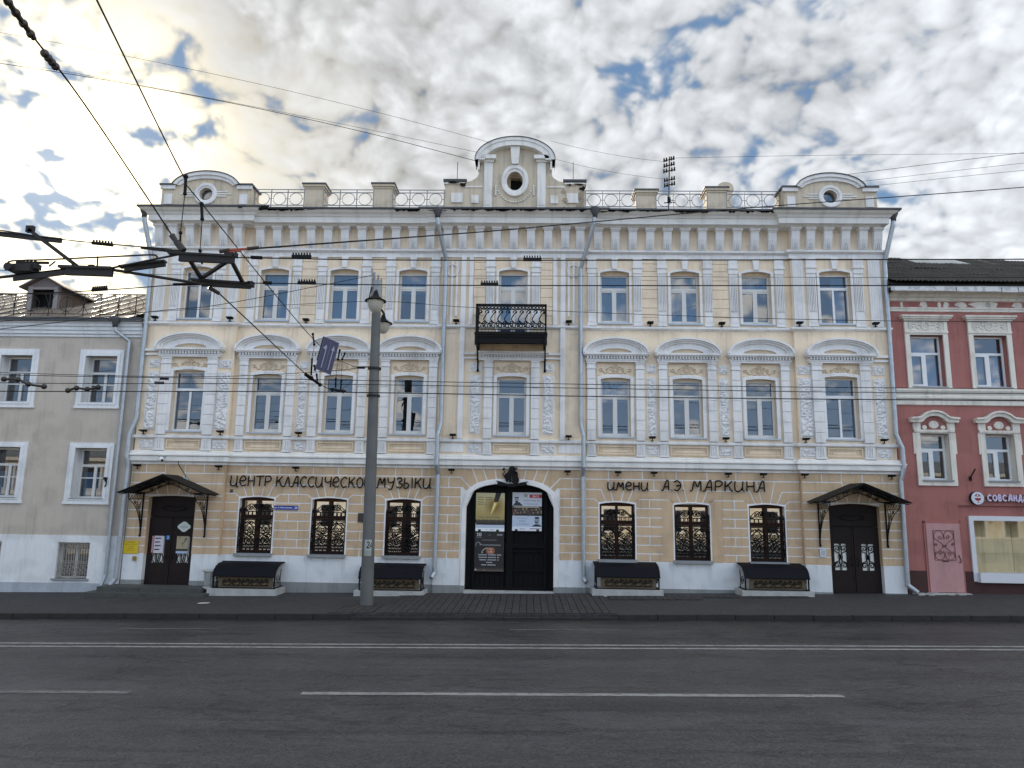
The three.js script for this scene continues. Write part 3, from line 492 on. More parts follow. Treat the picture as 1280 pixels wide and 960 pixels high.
bays.forEach((x, i) => {
  const z = zAt(x), R = isR(x), C = x === 0, po = R ? 0.80 : C ? 0.80 : 0.825, pw = R ? 0.165 : 0.14, o = open2[i];
  const E = part(mansion, 'window_architrave', [prism(outline([x, o[1] + 0.10, 5.12, o[3] + 0.06, o[4] + 0.03]), z - 0.01, z + 0.06, [outline([x, o[1], 5.121, o[3], o[4]])]), prism(outline([x, o[1] + 0.125, 5.12, o[3] + 0.09, o[4] + 0.03]), z - 0.012, z + 0.03, [outline([x, o[1] + 0.09, 5.121, o[3] + 0.05, o[4] + 0.03])])], M.white);
  for (const s of [-1, 1]) {
    const c = x + s * po, g = [], ys = [5.0, 5.34, 5.69, 6.04, 6.39, 6.74, 7.09, 7.44, 7.52];
    for (let k = 0; k < 7; k++) g.push(box(c - pw, c + pw, ys[k] + 0.011, ys[k + 1] - 0.011, z - 0.01, z + 0.10));
    g.push(box(c - pw + 0.01, c + pw - 0.01, 5.0, 7.45, z - 0.012, z + 0.065), box(c - pw - 0.02, c + pw + 0.02, 7.44, 7.50, z - 0.01, z + 0.125), box(c - pw, c + pw, 7.5, 7.62, z - 0.01, z + 0.105), box(c - pw - 0.02, c + pw + 0.02, 7.62, 7.68, z - 0.01, z + 0.13));
    part(mansion, 'pilaster', g, M.white);
    part(mansion, 'pedestal', [box(c - pw, c + pw, 4.47, 4.87, z - 0.01, z + 0.07), ...[-0.08, 0, 0.08].map((d) => box(c + d - 0.012, c + d + 0.018, 4.57, 4.85, z + 0.06, z + 0.105)), box(c - pw - 0.02, c + pw + 0.02, 4.47, 4.53, z - 0.01, z + 0.10), ...[-0.1, -0.03, 0.04, 0.11].map((d) => box(c + d - 0.018, c + d + 0.018, 4.535, 4.56, z, z + 0.10))], M.white);
  }
  const a = po - pw - 0.02;                                            // between the pilasters
  part(mansion, 'apron_panel', [prism(rect(x - a + 0.04, x + a - 0.04, 4.53, 4.83), z - 0.01, z + 0.055, [rect(x - a + 0.085, x + a - 0.085, 4.57, 4.79)]), ...[-1, 1].map((s) => torus(x + s * (a - 0.17), 4.68, z + 0.01, 0.05, 0.012, 14, 5)), bar([x - a + 0.2, 4.735, z + 0.008], [x + a - 0.2, 4.735, z + 0.008], 0.02, 0.02), bar([x - a + 0.2, 4.625, z + 0.008], [x + a - 0.2, 4.625, z + 0.008], 0.02, 0.02)], M.creamDark);
  const sg = part(mansion, 'scroll_relief', [scroll, prism(rect(-a, a, -0.06, 0.40), -0.01, 0.02, [rect(-a + 0.045, a - 0.045, -0.03, 0.36)])], M.creamDark); sg.position.set(x, 7.27, z); sg.scale.setX(R ? 1.06 : 1);
  // dentil cornice, and over it the arched pediment
  const hw = C ? 1.14 : R ? 1.06 : 1.0, d0 = [];
  d0.push(box(x - hw, x + hw, 7.68, 7.735, z, z + 0.15), box(x - hw - 0.03, x + hw + 0.03, 7.735, 7.78, z, z + 0.17), box(x - hw - 0.02, x + hw + 0.02, 7.78, 7.87, z, z + 0.10));
  for (let q = 0, n = Math.round(2 * hw / 0.10); q < n; q++) { const u = x - hw + (q + 0.5) * 2 * hw / n; d0.push(box(u - 0.028, u + 0.028, 7.785, 7.872, z + 0.05, z + 0.215)); }
  d0.push(box(x - hw - 0.08, x + hw + 0.08, 7.87, 7.91, z, z + 0.24), box(x - hw - 0.12, x + hw + 0.12, 7.91, 7.975, z, z + 0.30));
  part(mansion, C ? 'dentil_cornice' : 'pediment_base', d0, M.white);
  if (!C) {
    const W = hw + 0.12, rise = 0.54, y0 = 7.975, ring = (ow, or, iw, ir, za, zb) => prism([...arc(x, y0, ow, or, PI, 0, 24), ...arc(x, y0, iw, ir, 0, PI, 24)], za, zb);
    const pd = [ring(W + 0.01, rise, W - 0.07, rise - 0.065, z, z + 0.34), ring(W - 0.07, rise - 0.065, W - 0.14, rise - 0.115, z, z + 0.27), ring(W - 0.14, rise - 0.115, W - 0.22, rise - 0.165, z, z + 0.21)];
    const L = arc(x, y0 + 0.03, 0.56, 0.15, PI, 0, 14);
    pd.push(prism(arc(x, y0, W - 0.2, rise - 0.15, PI, 0, 20), z - 0.01, z + 0.13, [L]));
    part(mansion, 'pediment', pd, M.white);
    part(mansion, 'lunette', prism(L, z - 0.01, z + 0.03), M.creamDark);
  }
});
// carved white panels between the windows, upper, tall and lower
{
  const mids = [[-7.185, 0.27, 0], [-4.735, 0.27, 0], [4.745, 0.27, 0], [7.19, 0.27, 0], [-9.87, 0.40, ZR], [9.85, 0.40, ZR], [-12.33, 0.33, ZR], [12.32, 0.33, ZR], [-1.24, 0.33, ZC], [1.24, 0.33, ZC]];
  for (const [x, w, z] of mids) for (const [y0, y1, k] of [[7.34, 7.58, 0], [5.2, 7.16, 1], [4.53, 4.81, 2]]) {
    const ww = k === 2 ? w + 0.09 : w, g = carved(ww, y1 - y0, x + k); part(mansion, 'carved_panel', [moved(g, x, (y0 + y1) / 2, z + 0.006), prism(rect(x - ww / 2 - 0.025, x + ww / 2 + 0.025, y0 - 0.025, y1 + 0.025), z - 0.01, z + 0.022, [rect(x - ww / 2, x + ww / 2, y0, y1)])], M.white);
  }
  for (const s of [-1, 1]) {
    part(mansion, 'apron_panel', [prism(rect(s < 0 ? -2.36 : 1.6, s < 0 ? -1.6 : 2.36, 4.55, 4.83), ZC - 0.01, ZC + 0.03)], M.white);
    part(mansion, 'corner_strip', [box(s * 1.73 - 0.085, s * 1.73 + 0.085, 5.0, 11.37, ZC - 0.01, ZC + 0.08)], M.white);
    part(mansion, 'corner_strip', [box(s * 1.46 - 0.07, s * 1.46 + 0.07, 8.96, 11.37, ZC - 0.01, ZC + 0.06)], M.white);
    part(mansion, 'fluted_pendant', [...[-0.19, -0.02, 0.15].map((d, k) => box(s * 2.12 + d - 0.035, s * 2.12 + d + 0.035, [9.28, 8.97, 9.25][s < 0 ? k : 2 - k], 11.25, ZC - 0.01, ZC + 0.06)), torus(s * 2.12 - 0.02, 10.9, ZC + 0.05, 0.21, 0.028, 24, 6)], M.white);
    part(mansion, 'sunk_panel', [prism(rect(s < 0 ? -2.42 : 1.9, s < 0 ? -1.9 : 2.42, 5.1, 8.7), ZC - 0.01, ZC + 0.012, [rect(s < 0 ? -2.36 : 1.95, s < 0 ? -1.95 : 2.36, 5.16, 8.64)])], M.cream);
    part(mansion, 'string_course', [box(s < 0 ? -1.645 : 1.15, s < 0 ? -1.15 : 1.645, 7.74, 7.80, ZC, ZC + 0.09), box(s < 0 ? -1.645 : 1.15, s < 0 ? -1.15 : 1.645, 7.88, 7.95, ZC, ZC + 0.12)], M.white);
    part(mansion, 'string_course', [box(s < 0 ? -12.74 : 12.2, s < 0 ? -12.2 : 12.74, 7.74, 7.81, ZR, ZR + 0.08), box(s < 0 ? -12.74 : 12.2, s < 0 ? -12.2 : 12.74, 7.88, 7.96, ZR, ZR + 0.12)], M.white);
  }
}
// ---------- third-floor dressings ----------
bays.forEach((x, i) => {
  const z = zAt(x), o = open3[i], C = x === 0, R = isR(x), po = R ? 0.80 : 0.795, pw = R ? 0.16 : 0.145;
  part(mansion, 'window_architrave', [prism(outline([x, o[1] + 0.085, o[2], o[3] + 0.05, o[4] + 0.02]), z - 0.01, z + 0.06, [outline([x, o[1], o[2] + 0.001, o[3], o[4]])])], M.white);
  part(mansion, 'keystone', prism([[x - 0.085, 10.98], [x + 0.085, 10.98], [x + 0.12, 11.37], [x - 0.12, 11.37]], z - 0.012, z + 0.11, [], 0.01), M.white);
  for (const s of [-1, 1]) {
    const c = x + s * po;
    part(mansion, 'pilaster', [box(c - pw, c + pw, 8.96, 10.84, z - 0.01, z + 0.045), ...[-0.105, -0.05, 0.005, 0.06, 0.115].map((d) => box(c + d - 0.015, c + d + 0.017, 9.5, 10.72, z + 0.03, z + 0.082)), box(c - pw - 0.012, c + pw + 0.012, 8.96, 9.06, z - 0.008, z + 0.07), box(c - pw + 0.03, c + pw - 0.03, 9.1, 9.4, z, z + 0.06),
      box(c - pw - 0.01, c + pw + 0.01, 10.84, 11.02, z - 0.01, z + 0.075), box(c - pw - 0.035, c + pw + 0.035, 11.02, 11.10, z - 0.01, z + 0.11), box(c - pw - 0.01, c + pw + 0.01, 11.10, 11.37, z - 0.01, z + 0.08)], M.white);
  }
});
for (const s of [-1, 1]) for (const [a, b] of [[9.62, 9.98], [12.2, 12.6]]) part(mansion, 'pilaster', [box(Math.min(s * a, s * b), Math.max(s * a, s * b), 8.96, 11.37, ZR - 0.01, ZR + 0.06), ...[0.2, 0.4, 0.6, 0.8].map((t) => box(s * mix(a, b, t) - 0.016, s * mix(a, b, t) + 0.016, 9.1, 11.3, ZR + 0.05, ZR + 0.075))], M.white);
{ // the third-floor wall between the pilasters is coursed in wide plain blocks
  const lines = [9.28, 9.61, 9.94, 10.27, 10.6, 10.93, 11.2], y = [8.97, ...lines, 11.36];
  for (const [a, b] of [[-7.46, -6.91], [-5.0, -4.47], [4.47, 5.01], [6.91, 7.47], [-1.37, -0.96], [0.96, 1.37]]) for (let k = 0; k < y.length - 1; k++) { const z = zAt((a + b) / 2); part(mansion, 'stone_block', box(a, b, y[k] + 0.012, y[k + 1] - 0.012, z - 0.01, z + 0.03), M.cream); }
}

// ---------- parapet ----------
{
  const z0 = -0.55, z1 = ZC;                                          // the middle attic
  const body = [[-2.5, 12.9], [-2.5, 14.22], [-1.72, 14.22], [-1.55, 14.26], [-1.38, 14.38], [-1.28, 14.55], [-1.25, 14.8], ...arc(0, 14.95, 1.22, 0.72, PI * 0.99, PI * 0.01, 20), [1.25, 14.8], [1.28, 14.55], [1.38, 14.38], [1.55, 14.26], [1.72, 14.22], [2.5, 14.22], [2.5, 12.9]];
  const oval = arc(0, 14.24, 0.29, 0.36, 0, 2 * PI, 28).slice(0, -1);
  const at = group(mansion, 'middle_attic');
  part(at, 'body', [prism(body, z0, z1, [oval])], M.attic);
  part(at, 'trim', [...[-1, 1].flatMap((s) => { const m = (a, b) => [Math.min(s * a, s * b), Math.max(s * a, s * b)], B = (a, b, y0, y1, d) => box(...m(a, b), y0, y1, z1 - 0.01, z1 + d);
    return [B(0.8, 1.1, 13.0, 14.92, 0.10), B(0.83, 1.07, 13.3, 14.5, 0.12), B(0.76, 1.14, 14.92, 15.0, 0.16), B(0.68, 1.22, 15.0, 15.14, 0.26), B(0.80, 1.1, 13.05, 13.2, 0.14), B(1.85, 2.26, 13.42, 13.78, 0.05), B(1.28, 1.54, 13.40, 13.70, 0.04), B(1.78, 2.54, 14.12, 14.17, 0.05), B(1.15, 1.78, 14.0, 14.05, 0.03)]; }),
    prism([...arc(0, 14.95, 1.42, 0.86, PI, 0, 28), ...arc(0, 14.95, 1.08, 0.56, 0, PI, 28)], z1 - 0.3, z1 + 0.26), prism([...arc(0, 14.95, 1.42, 0.86, PI, 0, 28), ...arc(0, 14.95, 1.30, 0.74, 0, PI, 28)], z1 - 0.4, z1 + 0.29),
    prism([[-0.12, 14.84], [0.12, 14.84], [0.17, 15.5], [-0.17, 15.5]], z1 - 0.01, z1 + 0.18), prism(arc(0, 14.24, 0.49, 0.60, 0, 2 * PI, 32).slice(0, -1), z1 - 0.01, z1 + 0.10, [arc(0, 14.24, 0.36, 0.46, 0, 2 * PI, 32).slice(0, -1)], 0.02), prism(arc(0, 14.24, 0.38, 0.48, 0, 2 * PI, 32).slice(0, -1), z1 - 0.01, z1 + 0.05, [oval]),
    box(-1.32, -1.26, 14.6, 14.95, z1 - 0.3, z1 + 0.2), box(1.26, 1.32, 14.6, 14.95, z1 - 0.3, z1 + 0.2)], M.whiteSoiled);
  part(at, 'festoon', [...arc(0, 14.1, 0.62, 0.66, PI * 1.12, PI * 1.88, 15).map(([x, y]) => sphere(x, y, z1 + 0.02, 0.035, 6)), ...[-1, 1].flatMap((s) => [0, 1, 2, 3, 4].map((k) => sphere(s * 0.68, 13.72 + k * 0.08, z1 + 0.03, 0.045, 6)))], M.whiteSoiled);
  part(at, 'window', [box(-0.29, 0.29, 13.86, 14.62, -0.5, -0.45)], M.black); part(at, 'window_reveal', [box(-0.30, -0.16, 13.85, 14.65, -0.44, -0.2), box(-0.17, 0.24, 14.5, 14.66, -0.44, -0.24)], M.bare);
  part(at, 'coping', [box(-2.56, -1.72, 14.22, 14.30, z0, z1 + 0.07), box(1.72, 2.56, 14.22, 14.30, z0, z1 + 0.07), tube([[-1.72, 14.26, -0.2], [-1.5, 14.3, -0.2], [-1.33, 14.45, -0.2], [-1.25, 14.75, -0.2]], 0.05, 6), tube([[1.72, 14.26, -0.2], [1.5, 14.3, -0.2], [1.33, 14.45, -0.2], [1.25, 14.75, -0.2]], 0.05, 6), prism([...arc(0, 14.95, 1.44, 0.88, PI, 0, 28), ...arc(0, 14.95, 1.42, 0.86, 0, PI, 28)], -0.5, z1 + 0.32)], M.zincDark);
  const blot = (x, y, r, q, n = 9) => prism(Array.from({ length: n }, (_, i) => { const a = i / n * 2 * PI, k = r * (0.45 + rnd() * 0.8); return [x + k * Math.cos(a), y + k * q * Math.sin(a)]; }), z1 + 0.051, z1 + 0.058);
  for (const p of [blot(1.80, 13.55, 0.1, 1), blot(2.38, 13.7, 0.16, 1.6), blot(2.32, 13.3, 0.2, 0.7), blot(1.74, 13.85, 0.09, 1), blot(2.4, 13.5, 0.1, 1.3)]) part(at, 'bare_patch', p, M.bare);
  for (const p of [blot(2.42, 13.95, 0.12, 0.8), blot(1.95, 14.1, 0.12, 0.35), blot(2.3, 14.12, 0.16, 0.3), blot(-1.85, 14.1, 0.16, 0.5), blot(-2.2, 14.15, 0.25, 0.2), blot(-1.82, 13.1, 0.13, 0.7), blot(2.3, 13.1, 0.2, 0.3), blot(0, 13.08, 0.2, 0.3), blot(1.75, 13.2, 0.08, 1)]) part(at, 'soot_patch', p, M.grime);
}
for (const s of [-1, 1]) {                                             // the two end attics
  const c = s * 11.08, z0 = -0.6, z1 = ZR, at = group(mansion, 'end_attic'), round = arc(c, 13.66, 0.24, 0.24, 0, 2 * PI, 24).slice(0, -1);
  const lo = c - 1.62, hi = c + 1.62;
  part(at, 'body', prism([[lo, 12.9], [lo, 14.0], [c - 1.08, 14.0], ...arc(c, 13.83, 1.08, 0.62, PI * 0.92, PI * 0.08, 18), [c + 1.08, 14.0], [hi, 14.0], [hi, 12.9]], z0, z1, [round]), M.attic);
  part(at, 'trim', [prism([...arc(c, 13.88, 1.22, 0.60, PI * 0.93, PI * 0.07, 20), ...arc(c, 13.88, 1.1, 0.48, PI * 0.07, PI * 0.93, 20)], z0, z1 + 0.13), prism([...arc(c, 13.88, 1.1, 0.48, PI * 0.92, PI * 0.08, 20), ...arc(c, 13.88, 0.98, 0.36, PI * 0.08, PI * 0.92, 20)], z0, z1 + 0.07),
    prism(arc(c, 13.66, 0.41, 0.41, 0, 2 * PI, 28).slice(0, -1), z1 - 0.01, z1 + 0.07, [arc(c, 13.66, 0.30, 0.30, 0, 2 * PI, 28).slice(0, -1)], 0.015), prism(arc(c, 13.66, 0.31, 0.31, 0, 2 * PI, 28).slice(0, -1), z1 - 0.01, z1 + 0.035, [round]),
    ...[-1, 1].flatMap((t) => [...[0, 1, 2].map((k) => { const a = c + t * 0.36, b = c + t * [0.75, 0.92, 0.8][k]; return box(Math.min(a, b), Math.max(a, b), 13.56 + k * 0.085, 13.60 + k * 0.085, z1 - 0.01, z1 + 0.035); }), box(c + t * 1.36 - 0.14, c + t * 1.36 + 0.14, 13.28, 13.66, z1 - 0.01, z1 + 0.03), box(Math.min(c + t * 1.12, c + t * 1.66), Math.max(c + t * 1.12, c + t * 1.66), 13.84, 13.98, z1 - 0.02, z1 + 0.07)])], M.white);
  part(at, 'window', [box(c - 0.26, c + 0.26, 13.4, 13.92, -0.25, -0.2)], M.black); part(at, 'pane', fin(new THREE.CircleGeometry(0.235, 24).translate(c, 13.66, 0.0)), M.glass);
  part(at, 'coping', [box(lo - 0.07, c - 1.1, 13.98, 14.04, z0 - 0.03, z1 + 0.1), box(c + 1.1, hi + 0.07, 13.98, 14.04, z0 - 0.03, z1 + 0.1), prism([...arc(c, 13.88, 1.25, 0.63, PI * 0.94, PI * 0.06, 20), ...arc(c, 13.88, 1.22, 0.60, PI * 0.06, PI * 0.94, 20)], z0 - 0.03, z1 + 0.16)], M.zincDark);
}
for (const [x, h] of [[-7.26, 14.2], [-4.75, 14.22], [4.70, 14.02], [7.2, 14.12]]) { // piers of the parapet
  const p = group(mansion, 'parapet_pier', [x, 0, 0]);
  part(p, 'body', [box(-0.33, 0.33, 12.95, h - 0.2, -0.75, -0.1), prism([[-0.14, h - 0.55], [-0.10, h - 0.85], [0, h - 0.95], [0.10, h - 0.85], [0.14, h - 0.55]], -0.11, -0.085)], M.attic);
  part(p, 'cap', [box(-0.36, 0.36, h - 0.2, h - 0.13, -0.78, -0.07), box(-0.41, 0.41, h - 0.13, h - 0.05, -0.83, -0.02)], M.attic); part(p, 'coping', box(-0.44, 0.44, h - 0.05, h, -0.86, 0.01), M.zincDark);
}
part(mansion, 'chimney', [box(7.68, 8.2, 13, 14.75, -2.1, -1.6), box(7.63, 8.25, 14.68, 14.8, -2.15, -1.55), prism(arc(7.94, 14.8, 0.3, 0.22, PI, 0, 12), -2.15, -1.55)], M.attic);
for (const [a, b] of [[-9.42, -7.62], [-6.92, -5.1], [-4.4, -2.54], [2.54, 4.35], [5.05, 6.85], [7.55, 9.42]]) { // roof railing
  const g = [], n = 3, w = (b - a) / n, z = -0.12, r = group(mansion, 'roof_railing');
  part(r, 'rail', [bar([a, 13.98, z], [b, 13.98, z], 0.028, 0.024), bar([a, 13.87, z], [b, 13.87, z], 0.03, 0.022), bar([a, 13.38, z], [b, 13.38, z], 0.03, 0.025)], M.tinGrey);
  for (let k = 0; k < n; k++) { const c = a + w * (k + 0.5); part(r, 'ring', [torus(c, 13.625, z, 0.228, 0.0135, 24, 5), bar([a + w * k, 13.625, z], [c - 0.228, 13.625, z], 0.02, 0.02), bar([c + 0.228, 13.625, z], [a + w * (k + 1), 13.625, z], 0.02, 0.02)], M.tinGrey); }
  for (let k = 0; k <= n; k++) part(r, 'post', bar([a + w * k, 12.95, z], [a + w * k, 13.99, z], 0.03, 0.03), M.tinGrey);
}
for (const x of [-2.1, 2.1]) part(mansion, 'lightning_rod', rod([x, 14.2, -0.2], [x, 15.1, -0.2], 0.012), M.steel);
// downpipes: hopper head, swan neck, shaft and shoe
const pipe = (parent, pts, hopper, m = M.zinc, r = 0.075) => {
  const g = []; for (let i = 0; i < pts.length - 1; i++) g.push(rod(pts[i], pts[i + 1], r, 12)); for (const p of pts.slice(1, -1)) g.push(sphere(...p, r * 1.03, 10));
  for (let i = 0; i < pts.length - 1; i++) { const A = V(pts[i]), B = V(pts[i + 1]), n = Math.floor(A.distanceTo(B) / 1.35); for (let k = 1; k <= n; k++) { const q = A.clone().lerp(B, k / (n + 1)), d = B.clone().sub(A).normalize().multiplyScalar(0.03); g.push(rod(q.clone().sub(d).toArray(), q.clone().add(d).toArray(), r * 1.12, 12)); } }
  const p = part(parent, 'downpipe', g, m);
  if (hopper) part(p, 'hopper', [moved(lathe([[0, -0.26], [0.08, -0.26], [0.09, -0.16], [0.155, -0.02], [0.165, 0.08], [0.15, 0.08], [0.13, 0], [0, -0.02]], 14), pts[0][0], pts[0][1] + 0.12, pts[0][2])], M.zincDark);
  return p;
};
pipe(mansion, [[-2.62, 12.66, 0.86], [-2.60, 12.3, 0.82], [-2.36, 11.25, 0.20], [-2.36, 5.5, 0.20], [-2.44, 5.1, 0.34], [-2.44, 4.1, 0.34], [-2.40, 3.8, 0.2], [-2.42, 0.62, 0.2], [-2.50, 0.46, 0.34]], true);
pipe(mansion, [[2.78, 12.7, 0.86], [2.74, 12.35, 0.82], [2.34, 10.95, 0.20], [2.34, 5.55, 0.20], [2.42, 5.1, 0.34], [2.42, 4.1, 0.34], [2.40, 3.8, 0.2], [2.43, 0.52, 0.2], [2.50, 0.4, 0.32]], true);
pipe(mansion, [[-12.98, 12.72, 0.62], [-12.96, 12.45, 0.60], [-12.74, 11.1, 0.26], [-12.72, 5.5, 0.26], [-12.86, 4.95, 0.34], [-12.86, 4.2, 0.34], [-12.82, 3.9, 0.28], [-12.86, 0.25, 0.28], [-13.0, 0.0, 0.36]], true);
pipe(mansion, [[12.98, 12.72, 0.62], [12.96, 12.45, 0.60], [12.74, 11.2, 0.28], [12.70, 5.3, 0.28], [12.84, 4.85, 0.34], [12.84, 4.2, 0.34], [12.74, 3.8, 0.28], [12.72, 0.5, 0.28], [12.95, 0.28, 0.42]], true);

// ---------- balcony ----------
{
  const b = group(mansion, 'balcony'), x0 = -1.17, x1 = 1.12, y0 = 8.36, zf = 1.12, cx = (x0 + x1) / 2;
  part(b, 'slab', [box(x0 - 0.03, x1 + 0.03, y0 - 0.08, y0, ZC, zf + 0.03), box(x0 - 0.06, x1 + 0.06, y0, y0 + 0.07, ZC, zf + 0.06), box(x0, x1, y0 - 0.28, y0 - 0.06, zf - 0.05, zf), box(x0, x0 + 0.05, y0 - 0.28, y0 - 0.06, ZC, zf), box(x1 - 0.05, x1, y0 - 0.28, y0 - 0.06, ZC, zf)], M.black);
  const yt = y0 + 1.02;
  part(b, 'handrail', [box(x0 - 0.03, x1 + 0.03, yt - 0.05, yt + 0.02, zf - 0.03, zf + 0.03), box(x0 - 0.03, x0 + 0.03, yt - 0.05, yt + 0.02, ZC, zf), box(x1 - 0.03, x1 + 0.03, yt - 0.05, yt + 0.02, ZC, zf)], M.iron);
  const g = [], S = (p, r = 0.017) => g.push(tube(p.map(([x, y]) => [x0 + x1 - x, y, zf]), r, 4, p.length * 2)), n = 10, w = (x1 - x0) / n;
  g.push(box(x0, x1, y0 + 0.16, y0 + 0.185, zf - 0.012, zf + 0.012), box(x0, x1, y0 + 0.08, y0 + 0.10, zf - 0.012, zf + 0.012), box(x0, x1, yt - 0.175, yt - 0.15, zf - 0.012, zf + 0.012));
  for (const x of [x0, x1]) g.push(box(x - 0.03, x + 0.03, y0, yt, zf - 0.03, zf + 0.03));
  for (let k = 0; k < 20; k++) g.push(torus(x0 + (k + 0.5) * w / 2, yt - 0.10, zf, 0.046, 0.016, 10, 4));
  for (let k = 0; k < 2 * n; k++) g.push(bar([x0 + (k + 0.5) * w / 2, y0 + 0.02, zf], [x0 + (k + 0.5) * w / 2, y0 + 0.17, zf], 0.012, 0.012));
  for (let k = 0; k < n; k++) { const x = x0 + (k + 0.5) * w; S([...spiral(x, y0 + 0.30, 0.02, 0.105, PI * 0.6, 1.15, 14), [x + 0.10, y0 + 0.50], [x + 0.06, y0 + 0.62], [x, y0 + 0.72], [x - 0.07, y0 + 0.80]].map(([a, c]) => [a, c])); S(spiral(x - 0.02, y0 + 0.76, 0.075, 0.02, PI * 1.9, 0.9, 10)); S(spiral(x + 0.10, y0 + 0.40, 0.055, 0.015, PI, -1.1, 8)); g.push(sphere(x - w / 2, y0 + 0.29, zf, 0.035, 6)); }
  part(b, 'front_railing', g, M.iron);
  for (const x of [x0, x1]) {                                          // side railings and the long scrolled brackets
    const h = []; h.push(box(x - 0.012, x + 0.012, y0 + 0.16, y0 + 0.185, ZC, zf), box(x - 0.012, x + 0.012, yt - 0.175, yt - 0.15, ZC, zf));
    for (let k = 0; k < 9; k++) { const z = ZC + 0.08 + k * 0.12; h.push(bar([x, y0, z], [x, yt - 0.03, z], 0.014, 0.014)); if (k % 2) h.push(tube(spiral(0, 0, 0.1, 0.02, 0, 1.3, 12).map(([a, c]) => [x, y0 + 0.34 + c, z + a]), 0.012, 4, 20)); }
    part(b, 'side_railing', h, M.iron);
    part(b, 'bracket', [box(x - 0.03, x + 0.03, 7.35, y0, ZC, ZC + 0.06), box(x - 0.045, x + 0.045, y0 - 0.34, y0 + 0.02, zf - 0.1, zf + 0.06), tube([[x, 7.3, ZC + 0.04], [x, 7.6, ZC + 0.10], [x, 7.95, ZC + 0.42], [x, 8.12, ZC + 0.9], [x, y0 - 0.2, zf]], 0.026, 6, 20), tube(spiral(0, 0, 0.16, 0.03, 0, 1.5, 14).map(([a, c]) => [x, 8.08 + c, ZC + 0.26 + a]), 0.016, 4, 24), sphere(x, 7.33, ZC + 0.05, 0.045, 6), sphere(x, 7.72, ZC + 0.1, 0.045, 6)], M.iron);
  }
}

// ---------- gate and doors ----------
{
  const g = group(mansion, 'gateway'), z = -0.22;
  part(g, 'dark_passage', box(-1.6, 1.6, 0, 3.6, -0.62, -0.56), M.black);
  const topAt = (x) => 2.70 + 0.80 * Math.pow(Math.max(0, 1 - Math.pow(Math.abs(x) / 1.47, 2.6)), 1 / 2.6);
  for (let k = 0; k < 18; k++) { const x0 = -1.45 + k * 2.9 / 18 + 0.005, x1 = -1.45 + (k + 1) * 2.9 / 18 - 0.005; part(g, 'plank', prism([[x0, 0.06], [x1, 0.06], [x1, Math.min(topAt(x0), topAt(x1))], [x0, Math.min(topAt(x0), topAt(x1))]], z - 0.04, z + (rnd() - 0.5) * 0.006), M.gate); }
  part(g, 'rail', [box(-0.11, 0.11, 0.05, 3.42, z, z + 0.07), ...[-1, 1].flatMap((s) => { const m = (a, b) => [Math.min(s * a, s * b), Math.max(s * a, s * b)]; return [box(...m(1.13, 1.22), 0.05, topAt(1.2) - 0.06, z, z + 0.05), box(...m(0.11, 1.13), 0.05, 0.16, z, z + 0.05), box(...m(0.11, 1.13), 0.66, 0.74, z, z + 0.05), box(...m(0.11, 1.13), 1.42, 1.56, z, z + 0.05), box(...m(0.11, 1.13), 1.28, 1.33, z, z + 0.04)]; })], M.gate);
  part(g, 'doorstep', box(-1.46, 1.46, -0.06, 0.055, -0.5, 0.22), M.concrete);
}
